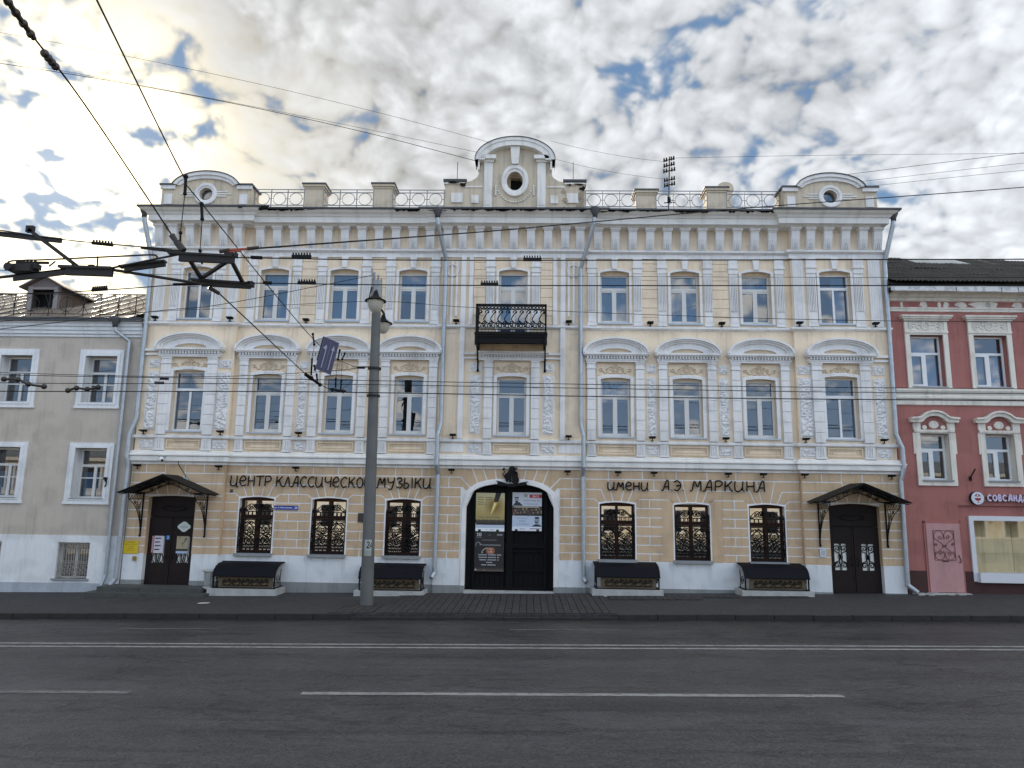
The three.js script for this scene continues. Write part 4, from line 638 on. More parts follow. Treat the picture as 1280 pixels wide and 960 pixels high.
function doubleDoor(c, hw, y0, y1, ytr, lights, plain) {
  const d = group(mansion, 'door', [c, 0, -0.02]), leaf = [];
  part(d, 'transom_panel', [box(-hw, hw, ytr + 0.02, y1 + 0.12, -0.05, 0.0), tube(arc(0, ytr + 0.30, 0.42, 0.09, 0, 2 * PI, 24).map(([x, y]) => [x, y, 0.006]), 0.012, 4, 40), ...[-1, 1].map((s) => tube([[0, ytr + 0.3, 0.008], [s * 0.2, ytr + 0.36, 0.008], [s * 0.38, ytr + 0.30, 0.008], [s * 0.22, ytr + 0.25, 0.008]], 0.012, 4, 16))], M.ironDoor);
  for (const s of [-1, 1]) {
    const a = s < 0 ? -hw : 0.012, b = s < 0 ? -0.012 : hw, L = lights, x = s * L[0], h = rect(x - L[1], x + L[1], L[2], L[3]);
    const l = part(d, 'door_leaf', [prism(rect(a, b, y0, ytr), -0.04, 0.01, [h]), box(s < 0 ? -0.06 : 0.01, s < 0 ? -0.01 : 0.06, y0, ytr, 0.008, 0.022)], M.ironDoor);
    part(l, 'pane', fin(new THREE.PlaneGeometry(L[1] * 2, L[3] - L[2]).translate(x, (L[2] + L[3]) / 2, -0.03)), M.reflectWhite);  // opaque white stands in for the bright reflection in the glass
    const g = [], cy = (L[2] + L[3]) / 2, hh = (L[3] - L[2]) / 2, S = (p, r = 0.015) => g.push(tube(p.map(([u, v]) => [x + u, v, 0.0]), r, 4, p.length * 2));
    if (plain) for (const t of [-1, 1]) { S([[0, L[2]], [t * 0.03, L[2] + 0.14], [t * 0.04, L[2] + 0.32]]); S([[t * 0.05, L[2]], [t * 0.08, L[2] + 0.12], [t * 0.09, L[2] + 0.32]]); S([[t * 0.1, L[2]], [t * 0.17, L[2] + 0.08], [t * 0.17, L[2] + 0.2], [t * 0.13, L[2] + 0.3]]); }
    else for (const t of [-1, 1]) for (const q of [-1, 1]) { S(spiral(t * 0.11, cy + q * 0.27, 0.10, 0.02, q * t > 0 ? 0 : PI, 1.2 * t * q, 14)); S([[t * 0.2, cy + q * hh], [t * 0.19, cy + q * 0.2], [t * 0.05, cy + q * 0.12], [0, cy]]); S([[t * 0.02, cy + q * hh], [t * 0.03, cy + q * 0.2], [t * 0.06, cy]]); g.push(sphere(x, cy, 0, 0.04, 6)); }
    part(l, 'grille', g, M.iron);
    part(l, 'handle', tube([[s * 0.09, y0 + 0.85, 0.02], [s * 0.10, y0 + 0.90, 0.07], [s * 0.10, y0 + 1.05, 0.07], [s * 0.09, y0 + 1.10, 0.02]], 0.012, 5), M.iron);
  }
  part(d, 'door_room', box(-hw, hw, y0, y1, -0.5, -0.44), M.room);
}
doubleDoor(-11.27, 0.80, 0.05, 2.92, 2.24, [0.42, 0.20, 0.76, 1.62], true);
doubleDoor(11.22, 0.83, 0.19, 2.96, 2.28, [0.44, 0.20, 0.90, 1.74], false);

// ---------- iron canopies over the two side doors ----------
function canopyProto(name, label) {
  const t = thing(name, label, 'door canopy', [0, 0, 0], 'iron canopies over the side doors'), W = 1.44, D = 1.0, yE = 3.02, yA = 3.62;
  for (const s of [-1, 1]) {
    const g = new THREE.BufferGeometry(), q = [[0, yA, 0], [s * W, yE, 0], [s * W, yE, D + 0.05], [0, yA, D + 0.05]], th = 0.018, P = [...q, ...q.map(([x, y, z]) => [x, y - th, z])];
    g.setAttribute('position', new THREE.Float32BufferAttribute([0, 1, 2, 0, 2, 3, 4, 6, 5, 4, 7, 6, 0, 3, 7, 0, 7, 4, 3, 2, 6, 3, 6, 7, 2, 1, 5, 2, 5, 6].flatMap((i) => P[i]), 3)); g.computeVertexNormals();
    part(t, 'roof_sheet', fin(g), M.canopyTin);
  }
  const f = [];
  for (const z of [0.06, D]) {
    for (const s of [-1, 1]) {
      f.push(bar([0, yA - 0.05, z], [s * W * 0.97, yE - 0.02, z], 0.03, 0.03));
      const S = (p, r = 0.011) => f.push(tube(p.map(([x, y]) => [s * x, y, z]), r, 4, p.length * 2));
      S([[1.36, yE - 0.06], [0.9, yE + 0.02], [0.5, yE + 0.22], [0.02, yE + 0.34]], 0.014);
      S(spiral(0.30, yE + 0.33, 0.10, 0.02, 0.5, 1.4)); S(spiral(0.60, yE + 0.24, 0.09, 0.02, 2.6, 1.4)); S(spiral(0.84, yE + 0.13, 0.06, 0.015, 2.6, 1.3, 10)); S(spiral(0.13, yE + 0.44, 0.07, 0.015, 3.6, 1.3, 10));
    }
  }
  for (const s of [-1, 1]) for (const x of [0.48, 0.97]) f.push(bar([s * W * x, mix(yA, yE, x) - 0.03, 0.02], [s * W * x, mix(yA, yE, x) - 0.03, D], 0.03, 0.02));
  part(t, 'gable_frame', f, M.iron);
  for (const s of [-1, 1]) {
    const x = s * 1.08, b = [], S = (p, r = 0.012) => b.push(tube(p.map(([z, y]) => [x, y, z]), r, 4, p.length * 2));
    b.push(box(x - 0.02, x + 0.02, 1.62, yE + 0.02, 0.02, 0.06), box(x - 0.02, x + 0.02, yE - 0.03, yE + 0.02, 0.02, D), box(x - 0.012, x + 0.012, yE - 0.22, yE - 0.19, 0.05, D - 0.08), sphere(x, 1.62, 0.06, 0.04, 6));
    S([[0.06, 1.66], [0.12, 2.0], [0.34, 2.4], [0.64, 2.68], [0.95, yE - 0.20], [0.97, yE]], 0.016);
    S([[0.06, 1.9], [0.16, 2.3], [0.22, 2.6], [0.14, 2.78]]); S([[0.12, 2.1], [0.30, 2.5], [0.40, 2.72], [0.30, 2.80]]); S(spiral(0.26, 2.56, 0.09, 0.02, 0, 1.3)); S(spiral(0.52, 2.70, 0.07, 0.015, 0, 1.3, 10)); S([[0.06, 2.25], [0.2, 2.34], [0.3, 2.5]]); S([[0.34, 2.4], [0.42, 2.6], [0.62, 2.76]]);
    for (const z of [0.2, 0.36, 0.52, 0.68, 0.84]) b.push(tube(arc(z, yE - 0.11, 0.06, 0.06, 0, 2 * PI, 8).map(([a, c]) => [x, c, a]), 0.009, 4, 12));
    b.push(bar([x, yE, D - 0.02], [s * 1.42, yE - 0.01, D - 0.02], 0.03, 0.03), bar([x, yE, 0.05], [s * 1.42, yE - 0.01, 0.05], 0.03, 0.03));
    part(t, 'bracket', b, M.iron);
  }
  return t;
}
const canopy = canopyProto('door_canopy', 'black iron gable canopy over the brown door with the yellow notice beside it'); canopy.position.set(-11.16, 0.02, ZR);
copyOf(canopy, 'black iron gable canopy over the brown door next to the red house', [11.14, 0.06, ZR]);
{ const t = thing('stone_steps', 'low dark stone steps under the brown door at the left canopy', 'steps', [-11.3, 0, 0]);
  for (const [x0, x1, y0, y1, z0, z1, n] of [[-1.75, 1.62, -0.16, 0.075, ZR, 0.98, 5], [-1.98, 1.85, -0.40, -0.065, 0.5, 1.34, 6]]) for (let k = 0; k < n; k++) part(t, 'stone_slab', box(mix(x0, x1, k / n) + 0.005, mix(x0, x1, (k + 1) / n) - 0.005, y0, y1 + (rnd() - 0.5) * 0.012, z0, z1 + (rnd() - 0.5) * 0.02), M.stoneDark);
}
// ---------- hooded covers of the cellar lights ----------
{
  const t = thing('cellar_light_cover', 'black curved hood with scrolled grille beside the white urn', 'cellar light cover', [0, 0, 0], 'hooded cellar lights along the foot of the wall'), W = 0.98, D = 0.78, prof = [[0.02, 0.80], [0.36, 0.775], [0.60, 0.70], [0.74, 0.58], [D + 0.03, 0.40]];
  const hood = []; for (const dy of [0, -0.02]) hood.push(...prof.slice(0, -1).map(([z, y], i) => (() => { const [z2, y2] = prof[i + 1], g = new THREE.BufferGeometry(); g.setAttribute('position', new THREE.Float32BufferAttribute([-W - 0.04, y + dy, z, W + 0.04, y + dy, z, W + 0.04, y2 + dy, z2, -W - 0.04, y + dy, z, W + 0.04, y2 + dy, z2, -W - 0.04, y2 + dy, z2], 3)); g.computeVertexNormals(); return fin(g); })()));
  part(t, 'hood', [...hood, bar([-W - 0.05, 0.80, 0.05], [W + 0.05, 0.80, 0.05], 0.06, 0.03), bar([-W - 0.04, 0.40, D + 0.04], [W + 0.04, 0.40, D + 0.04], 0.02, 0.03)], M.cover);
  const fr = []; for (const s of [-1, 1]) { fr.push(tube(prof.map(([z, y]) => [s * W, y - 0.02, z]), 0.018, 5, 14), box(s * W - 0.02, s * W + 0.02, 0.03, 0.45, D - 0.03, D + 0.01), box(s * W - 0.02, s * W + 0.02, 0.03, 0.06, 0.05, D), tube(spiral(0, 0, 0.16, 0.03, 0, 1.4, 12).map(([a, c]) => [s * W, 0.28 + c, 0.45 + a]), 0.013, 4, 20), tube([[s * W, 0.05, 0.2], [s * W, 0.3, 0.25], [s * W, 0.6, 0.2]], 0.013, 4)); }
  fr.push(box(-W, W, 0.03, 0.055, D - 0.03, D)); part(t, 'frame', fr, M.iron);
  part(t, 'back_board', box(-0.84, 0.90, 0.06, 0.40, D - 0.10, D - 0.06), mat(0.13, 0.10, 0.06, 0.8, { map: T.soiled }));
  const g = []; for (let k = -2; k <= 2; k++) { const x = 0.04 + k * 0.3; for (const s of [-1, 1]) { g.push(tube(spiral(s * 0.07, 0, 0.065, 0.015, 0, 1.3 * s, 12).map(([a, c]) => [x + a, 0.26 + c, D - 0.03]), 0.012, 4, 20), tube([[x, 0.12, D - 0.03], [x + s * 0.1, 0.15, D - 0.03], [x + s * 0.14, 0.24, D - 0.03]], 0.012, 4, 8)); } }
  g.push(bar([-0.72, 0.12, D - 0.03], [0.8, 0.12, D - 0.03], 0.015, 0.015)); part(t, 'grille', g, M.iron);
  part(t, 'plinth_slab', [box(-W - 0.14, W + 0.12, -0.22, 0.02, 0.03, D + 0.12)], M.concrete);
  t.position.set(-8.42, 0.05, 0.02);
  copyOf(t, 'black curved hood with scrolled grille partly behind the lamp post', [-3.74, 0.07, 0.02]);
  copyOf(t, 'black curved hood with scrolled grille beside the downpipe right of the gateway', [3.76, 0.24, 0.02]);
  copyOf(t, 'black curved hood with scrolled grille closest to the brown door by the red house', [8.42, 0.28, 0.02]);
}
{ const t = thing('urn', 'white fluted stone urn on the step left of a black cellar hood', 'urn', [-9.62, 0.05, 0.62]);
  part(t, 'bowl', lathe([[0, 0.06], [0.10, 0.06], [0.11, 0.20], [0.13, 0.40], [0.17, 0.50], [0.22, 0.53], [0.22, 0.57], [0.19, 0.57], [0.17, 0.52], [0, 0.50]], 16), M.concrete);
  part(t, 'foot', [box(-0.13, 0.13, -0.02, 0.06, -0.13, 0.13)], M.concrete);
  part(t, 'flute', Array.from({ length: 12 }, (_, i) => rod([0.115 * Math.cos(i * PI / 6), 0.1, 0.115 * Math.sin(i * PI / 6)], [0.15 * Math.cos(i * PI / 6), 0.46, 0.15 * Math.sin(i * PI / 6)], 0.02, 6)), M.concrete);
}
// ---------- floodlights and the camera on the front ----------
{
  const t = thing('floodlight', '', 'floodlight', [0, 0, 0], 'small black floodlights on the ledges of the mansion');
  part(t, 'housing', [prism([[-0.05, 0.01], [0.12, 0.04], [0.125, 0.075], [-0.04, 0.09]], -0.10, 0.10).rotateY(-PI / 2)], M.black); part(t, 'yoke', [box(-0.012, 0.012, -0.06, 0.05, -0.02, 0.02), box(-0.04, 0.04, -0.07, -0.055, -0.08, 0.04)], M.black);
  const names = ['the far left corner', 'the first and second windows', 'the second and third windows', 'the third and fourth windows', 'the left drainpipe and the balcony', 'the balcony and the right drainpipe', 'the sixth and seventh windows', 'the seventh and eighth windows', 'the eighth and ninth windows', 'the far right corner'];
  const xs = [-12.43, -9.8, -7.19, -4.73, -1.95, 1.93, 4.73, 7.17, 9.75, 12.3]; let first = true;
  const nm = (i, fl) => i === 0 || i === 9 ? `black floodlight on the ${fl} at ${names[i]} of the mansion` : `black floodlight on the ${fl} between ${names[i]}`;
  const put = (x, y, z, label) => { if (first) { first = false; t.position.set(x, y, z); t.userData.label = label; } else copyOf(t, label, [x, y, z]); };
  xs.forEach((x, i) => { put(x, 9.02, zAt(x) + 0.10, nm(i, 'third-floor ledge')); });
  xs.forEach((x, i) => { put(x, 5.07, zAt(x) + 0.12, nm(i, 'second-floor ledge')); });
  for (const [x, l] of [[-12.5, 'above the yellow notice'], [-9.75, 'above the first letter of the sign'], [-7.2, 'above the left lettering, over its second word'], [-1.96, 'left of the black emblem over the gate'], [1.9, 'right of the black emblem over the gate'], [3.57, 'leftmost above the right-hand lettering'], [4.76, 'above the initials in the lettering'], [7.2, 'above the middle of the last word'], [8.35, 'above the end of the last word'], [9.64, 'on the inner corner beside the right canopy'], [12.45, 'above the right canopy beside the red house']]) put(x, 3.90, zAt(x) + 0.14, 'black floodlight under the white belt course ' + l);
  const c = thing('security_camera', 'small white dome camera on the belt course above the left canopy', 'security camera', [-11.66, 4.17, ZR + 0.16]);
  part(c, 'arm', [box(-0.10, 0.10, 0.05, 0.10, -0.02, 0.05)], M.tinGrey); part(c, 'dome', [sphere(0.0, -0.02, 0.08, 0.09), rod([0, -0.02, 0.08], [0.08, -0.06, 0.18], 0.055, 10)], M.pvc); part(c, 'lens', rod([0.08, -0.06, 0.18], [0.095, -0.066, 0.2], 0.04, 10), M.black);
  const w = thing('junction_box', 'white cable box above the left door canopy with a looping cable', 'junction box', [-10.86, 3.46, ZR + 0.06]);
  part(w, 'box', [box(-0.08, 0.08, -0.08, 0.10, -0.04, 0.04)], M.zinc); part(w, 'cable', tube([[0.02, 0.1, 0.02], [-0.10, 0.28, 0.0], [-0.26, 0.50, 0.02], [-0.28, 0.64, 0.08]], 0.012, 5, 20), M.wire);
}

// ---------- lettering ----------
const GL = {
  'Ц': [0.74, [[0.08, 1], [0.05, 0.3], [0.15, 0.03], [0.4, 0.05], [0.53, 0.3]], [[0.56, 1], [0.55, 0.05], [0.66, -0.12]]], 'Е': [0.66, [[0.06, 0.5], [0.45, 0.56], [0.52, 0.8], [0.32, 1], [0.09, 0.72], [0.08, 0.3], [0.3, 0.02], [0.56, 0.15]]], 'Н': [0.70, [[0.1, 1], [0.08, 0]], [[0.56, 1], [0.55, 0]], [[0.08, 0.5], [0.56, 0.53]]],
  'Т': [0.66, [[0, 0.95], [0.3, 0.97], [0.64, 1]], [[0.33, 0.97], [0.29, 0]]], 'Р': [0.64, [[0.12, 1], [0.08, 0]], [[0.1, 0.96], [0.42, 1], [0.56, 0.76], [0.4, 0.48], [0.1, 0.45]]], 'К': [0.68, [[0.12, 1], [0.08, 0]], [[0.56, 1], [0.34, 0.68], [0.12, 0.47]], [[0.14, 0.48], [0.34, 0.52], [0.44, 0.2], [0.6, 0]]],
  'Л': [0.68, [[-0.04, 0.05], [0.08, 0.02], [0.2, 0.4], [0.38, 0.98], [0.52, 0]]], 'А': [0.68, [[-0.05, 0.04], [0.08, 0], [0.2, 0.4], [0.38, 0.96], [0.5, 0.98], [0.54, 0]], [[0.18, 0.36], [0.52, 0.4]]], 'С': [0.64, [[0.55, 0.85], [0.36, 1], [0.11, 0.72], [0.08, 0.3], [0.3, 0], [0.56, 0.14]]],
  'И': [0.76, [[0.08, 1], [0.06, 0.25], [0.2, 0], [0.42, 0.1], [0.56, 0.42]], [[0.6, 1], [0.57, 0.15], [0.7, 0.02]]], 'Ч': [0.68, [[0.08, 1], [0.1, 0.6], [0.3, 0.48], [0.54, 0.6]], [[0.57, 1], [0.54, 0]]], 'О': [0.66, [[0.3, 1], [0.09, 0.68], [0.11, 0.22], [0.34, 0.0], [0.56, 0.3], [0.5, 0.8], [0.28, 0.99]]],
  'Й': [0.76, [[0.08, 1], [0.06, 0.25], [0.2, 0], [0.42, 0.1], [0.56, 0.42]], [[0.6, 1], [0.57, 0.15], [0.7, 0.02]], [[0.2, 1.2], [0.34, 1.12], [0.48, 1.2]]], 'М': [0.82, [[-0.06, 0.06], [0.06, 0.02], [0.24, 0.98], [0.42, 0.36], [0.62, 1], [0.66, 0]]], 'У': [0.70, [[0.06, 1], [0.1, 0.62], [0.3, 0.5], [0.52, 0.62]], [[0.6, 1], [0.5, 0.3], [0.34, -0.14], [0.12, -0.1]]],
  'З': [0.62, [[0.08, 0.85], [0.32, 1], [0.5, 0.78], [0.26, 0.53], [0.54, 0.3], [0.35, 0.01], [0.05, 0.12]]], 'Ы': [0.86, [[0.1, 1], [0.07, 0.05], [0.3, 0.02], [0.44, 0.25], [0.3, 0.48], [0.1, 0.46]], [[0.7, 1], [0.69, 0]]], 'Э': [0.66, [[0.08, 0.85], [0.3, 1], [0.55, 0.7], [0.52, 0.3], [0.28, 0], [0.05, 0.12]], [[0.22, 0.5], [0.53, 0.52]]], '.': [0.22, [[0.08, 0.0], [0.12, 0.06], [0.1, 0.02]]],
};
function lettering(label, words) {
  const t = thing('wall_lettering', label, 'lettering');
  for (const [text, x0, x1, y0, h] of words) {
    const ws = [...text].map((c) => GL[c][0]), tot = ws.reduce((a, b) => a + b, 0), k = (x1 - x0) / (tot - 0.08); let x = x0;
    [...text].forEach((c, i) => {
      const g = GL[c].slice(1).flatMap((st) => { const p = st.map(([u, v]) => [x + u * k, y0 + v * h, 0.075]); return [tube(p, c === '.' ? 0.03 : 0.0235, 5, st.length * 4)]; });
      g.push(rod([x + 0.25 * k, y0 + 0.5 * h, 0.0], [x + 0.25 * k, y0 + 0.5 * h, 0.075], 0.008, 4)); part(t, 'letter', g, M.iron); x += ws[i] * k;
    });
  }
  return t;
}
lettering('black wrought letters on the wall left of the gateway, behind the lamp post', [['ЦЕНТР', -9.42, -8.03, 3.315, 0.34], ['КЛАССИЧЕСКОЙ', -7.88, -4.62, 3.315, 0.34], ['МУЗЫКИ', -4.46, -2.64, 3.325, 0.34]]);
lettering('black wrought letters on the wall right of the gateway', [['ИМЕНИ', 3.22, 4.58, 3.36, 0.27], ['А.Э.', 5.02, 5.74, 3.37, 0.33], ['МАРКИНА', 5.98, 8.42, 3.37, 0.34]]);

// ---------- emblem, signs, posters ----------
{ const t = thing('emblem', 'black metal emblem of a rearing lion over a ribbon above the gateway', 'emblem', [0.05, 3.40, 0.17]);
  const e = 0.03;
  part(t, 'ribbon', [prism([[-0.50, 0.10], [-0.30, 0.06], [-0.26, 0.10], [-0.08, 0.04], [0.08, 0.04], [0.26, 0.10], [0.30, 0.07], [0.52, 0.12], [0.48, 0.18], [0.55, 0.24], [0.34, 0.21], [0.12, 0.15], [-0.12, 0.15], [-0.33, 0.22], [-0.52, 0.26], [-0.46, 0.18]].map(([x, y]) => [x, y - 0.04]), 0, e, [], 0.008)], M.iron);
  part(t, 'lion', [prism([[-0.16, 0.13], [-0.20, 0.24], [-0.26, 0.34], [-0.24, 0.42], [-0.13, 0.50], [-0.08, 0.66], [0.00, 0.70], [0.10, 0.67], [0.13, 0.58], [0.06, 0.50], [0.02, 0.40], [-0.02, 0.32], [0.0, 0.22], [-0.06, 0.12], [-0.10, 0.24]], 0, e, [], 0.008), tube([[-0.24, 0.36, e / 2], [-0.30, 0.42, e / 2], [-0.24, 0.50, e / 2], [-0.28, 0.58, e / 2]], 0.016, 5, 14), prism([[-0.32, 0.55], [-0.20, 0.60], [-0.26, 0.64], [-0.31, 0.61]], 0, e), tube([[0.08, 0.56, e / 2], [0.15, 0.62, e / 2], [0.18, 0.65, e / 2]], 0.022, 5, 8), prism([[-0.02, 0.50], [0.10, 0.54], [0.2, 0.5], [0.13, 0.42], [0.04, 0.42]], 0, e)], M.iron);
  part(t, 'viola', [prism([...arc(0.12, 0.23, 0.13, 0.12, PI * 1.15, PI * 0.0 + 2 * PI + 0.6, 12), ...arc(0.11, 0.42, 0.10, 0.09, -0.4, PI * 1.15, 10)], 0, e, [], 0.008)], M.iron);
  part(t, 'mount', [rod([-0.3, 0.05, -0.11], [-0.3, 0.1, 0.01], 0.012), rod([0.3, 0.05, -0.11], [0.3, 0.1, 0.01], 0.012)], M.iron);
}
const CY = (ctx, s, x, y, px, color, font = 'sans-serif', align = 'center', weight = 'bold') => { ctx.fillStyle = color; ctx.font = `${weight} ${px}px ${font}`; ctx.textAlign = align; ctx.fillText(s, x, y); };
function poster(name, label, cat, w, h, at, face, grp, d = 0.012) { const t = thing(name, label, cat, at, grp); t.add(...board(w, h, d, face, M.pvcOld)); return t; }
poster('concert_poster', 'golden concert poster with a fountain pen, upper left on the black gate', 'poster', 0.96, 1.26, [-0.66, 2.58, -0.13], print(384, 504, (c, w, h) => {
  c.fillStyle = '#b8ad84'; c.fillRect(0, 0, w, h); let g = c.createLinearGradient(0, 0, 0, h); g.addColorStop(0, '#c9bf98'); g.addColorStop(0.55, '#a8965c'); g.addColorStop(0.78, '#8d8660'); c.fillStyle = g; c.fillRect(0, 0, w, 390);
  g = c.createRadialGradient(250, 170, 10, 250, 170, 150); g.addColorStop(0, '#6a5222'); g.addColorStop(1, 'rgba(120,100,50,0)'); c.fillStyle = g; c.fillRect(100, 60, 284, 260);
  c.fillStyle = '#26241f'; c.beginPath(); c.moveTo(262, 0); c.lineTo(338, 0); c.lineTo(296, 120); c.lineTo(238, 118); c.fill(); c.fillStyle = '#b99a3e'; c.beginPath(); c.moveTo(236, 118); c.lineTo(300, 122); c.lineTo(262, 200); c.lineTo(188, 316); c.lineTo(218, 180); c.fill(); c.fillStyle = '#f0e2b0'; c.beginPath(); c.moveTo(246, 130); c.lineTo(270, 140); c.lineTo(196, 300); c.fill();
  [[24, 54, 180], [24, 84, 170], [24, 116, 110], [24, 144, 120], [40, 314, 300]].forEach(([X, Y, l]) => { c.fillStyle = '#554a2c'; for (let x = X, k = 0; x < X + l; k++) { const q = 6 + (k * 5) % 6; if (k % 8 !== 7) c.fillRect(x, Y + (k % 2), q, 11); x += q + 4; } });
  for (let r = 0; r < 3; r++) for (let i = 0; i < 34; i++) { const x = i * 11.6 + r * 5, y = 346 + r * 20 + (i * 7 % 9); c.fillStyle = ['#1b2421', '#252c29', '#141a19'][r]; c.fillRect(x, y + 8, 10, 40); c.fillStyle = '#6a5a48'; c.beginPath(); c.arc(x + 5, y + 4, 4, 0, 7); c.fill(); }
  c.fillStyle = '#b9c6d6'; c.fillRect(0, 420, w, 84); c.fillStyle = '#e4e9ee'; c.fillRect(0, 462, w, 42); c.fillStyle = '#1a1a1c'; c.fillRect(36, 480, 36, 24); c.fillRect(276, 480, 36, 24); CY(c, '6+', 150, 490, 18, '#33414d'); CY(c, 'билеты', 220, 490, 16, '#33414d');
}));
poster('concert_poster', 'black concert poster with a large number 10, lower left on the gate', 'poster', 0.97, 1.27, [-0.67, 1.295, -0.13], print(384, 504, (c, w, h) => {
  c.fillStyle = '#1d1d1f'; c.fillRect(0, 0, w, h); CY(c, '10', 22, 56, 60, '#c9ccd0', 'serif', 'left'); CY(c, 'декабря', 24, 76, 15, '#9ea2a6', 'serif', 'left'); CY(c, '18.30', 362, 46, 28, '#c9ccd0', 'serif', 'right'); CY(c, 'Ж', 196, 50, 30, '#6d6e70', 'serif'); c.fillStyle = '#77797c'; for (let k = 0; k < 16; k++) c.fillRect(96 + k * 12, 100 + k % 2, 9, 10);
  c.strokeStyle = '#aeb2b8'; c.lineWidth = 5; c.beginPath(); c.moveTo(20, 186); c.bezierCurveTo(0, 120, 90, 120, 70, 176); c.bezierCurveTo(90, 130, 110, 190, 130, 168); for (let i = 0; i < 7; i++) c.bezierCurveTo(140 + i * 30, 150, 150 + i * 30, 196, 160 + i * 30, 166); c.stroke();
  let g = c.createRadialGradient(210, 244, 6, 210, 244, 70); g.addColorStop(0, '#d09a82'); g.addColorStop(0.7, '#8a5a48'); g.addColorStop(1, 'rgba(40,30,28,0)'); c.fillStyle = g; c.fillRect(120, 200, 180, 84); c.fillStyle = '#2a1512'; c.beginPath(); c.ellipse(196, 240, 15, 7, 0, 0, 7); c.ellipse(238, 240, 12, 6, 0, 0, 7); c.fill(); c.fillStyle = '#2c2220'; c.fillRect(268, 198, 40, 92); c.strokeStyle = '#c9c2ae'; c.lineWidth = 8; c.beginPath(); c.moveTo(110, 270); c.bezierCurveTo(70, 280, 130, 200, 170, 210); c.stroke();
  [300, 270, 250, 70, 200].forEach((l, i) => { c.fillStyle = '#b9bcc0'; for (let x = w / 2 - l / 2, k = 0; x < w / 2 + l / 2; k++) { const q = 7 + (k * 5 + i * 3) % 6; if ((k + i) % 9) c.fillRect(x, 288 + i * 32 + (k % 3), q, 13); x += q + 4; } }); g = c.createLinearGradient(0, 440, 0, h); g.addColorStop(0, 'rgba(60,50,46,0)'); g.addColorStop(1, '#6b5d55'); c.fillStyle = g; c.fillRect(0, 440, w, 64); c.fillStyle = '#c9ccd0'; c.beginPath(); c.arc(20, 484, 9, 0, 7); c.arc(130, 486, 4, 0, 7); c.fill();
}));
poster('concert_poster', 'white concert poster with a red date box, upper right on the gate', 'poster', 0.98, 1.26, [0.57, 2.61, -0.13], print(384, 504, (c, w, h) => {
  let g = c.createLinearGradient(0, 0, 0, h); g.addColorStop(0, '#b9bcc2'); g.addColorStop(1, '#b4c4dc'); c.fillStyle = g; c.fillRect(0, 0, w, h); c.fillStyle = '#8e8e84'; c.fillRect(150, 20, 46, 40); c.fillStyle = '#a8202c'; c.fillRect(222, 26, 162, 44); CY(c, '24.11', 304, 60, 34, '#e9dcdc');
  CY(c, 'СИМФОНИЯ №2', 250, 116, 27, '#6f7f92', 'serif'); CY(c, 'П. Чайковский', 236, 158, 24, '#44586e', 'serif', 'center', 'italic'); c.fillStyle = '#2a3036'; c.beginPath(); c.moveTo(0, 176); c.lineTo(40, 130); c.lineTo(90, 128); c.lineTo(140, 176); c.fill(); c.fillStyle = '#8f979c'; c.beginPath(); c.ellipse(54, 96, 28, 36, 0, 0, 7); c.fill(); c.fillStyle = '#2a2e31'; c.fillRect(26, 60, 56, 14); c.fillRect(34, 88, 14, 6); c.fillRect(60, 88, 14, 6); c.beginPath(); c.ellipse(54, 122, 18, 12, 0, 0, 7); c.fill();
  c.fillStyle = '#26231f'; c.fillRect(0, 182, w, 124); for (let i = 0; i < 60; i++) { c.fillStyle = ['#7d7264', '#514a41', '#9a8d7a', '#37322c', '#6a3a2c'][i % 5]; const x = (i * 53) % w, y = 196 + (i * 29) % 80; c.fillRect(x, y, 5 + i % 9, 14 + (i * 7) % 26); c.beginPath(); c.arc(x + 4, y - 3, 4, 0, 7); c.fill(); } c.fillStyle = '#a79b88'; c.fillRect(20, 186, 330, 14);
  CY(c, 'ВРЕМЕНА', 128, 350, 26, '#7c8ea8', 'serif'); CY(c, 'ГОДА', 132, 386, 28, '#5d7290', 'serif'); CY(c, 'А. Глазунов', 134, 424, 28, '#4a6080', 'serif', 'center', 'italic'); c.fillStyle = '#8d949a'; c.beginPath(); c.ellipse(322, 372, 32, 44, 0, 0, 7); c.fill(); c.fillStyle = '#2b3138'; c.beginPath(); c.ellipse(322, 332, 32, 14, 0, 0, 7); c.ellipse(314, 392, 22, 8, 0, 0, 7); c.fill(); c.fillRect(300, 358, 12, 6); c.fillRect(328, 358, 12, 6); c.beginPath(); c.moveTo(250, 446); c.lineTo(300, 414); c.lineTo(360, 420); c.lineTo(384, 446); c.fill();
  c.fillStyle = '#d6dce6'; c.fillRect(0, 450, w, 54); c.fillStyle = '#1a1a1c'; c.fillRect(36, 482, 36, 22); c.fillRect(314, 482, 36, 22); CY(c, 'билеты', 136, 484, 18, '#33414d'); c.fillStyle = '#7a4a56'; c.fillRect(230, 470, 140, 9);
}));
poster('street_sign', 'small blue street name plate beside the first ground-floor window', 'street sign', 0.82, 0.15, [-7.47, 2.62, 0.035], print(420, 76, (c, w, h) => { c.fillStyle = '#1c2f86'; c.fillRect(0, 0, w, h); c.strokeStyle = '#cfd6ea'; c.lineWidth = 2; c.strokeRect(3, 3, w - 6, h - 6); CY(c, 'ул. Б. Московская', 12, 49, 34, '#dfe5f3', 'sans-serif', 'left', 'bold'); c.fillStyle = '#dfe5f3'; c.fillRect(338, 8, 2, 60); CY(c, '28', 378, 56, 48, '#dfe5f3'); }));
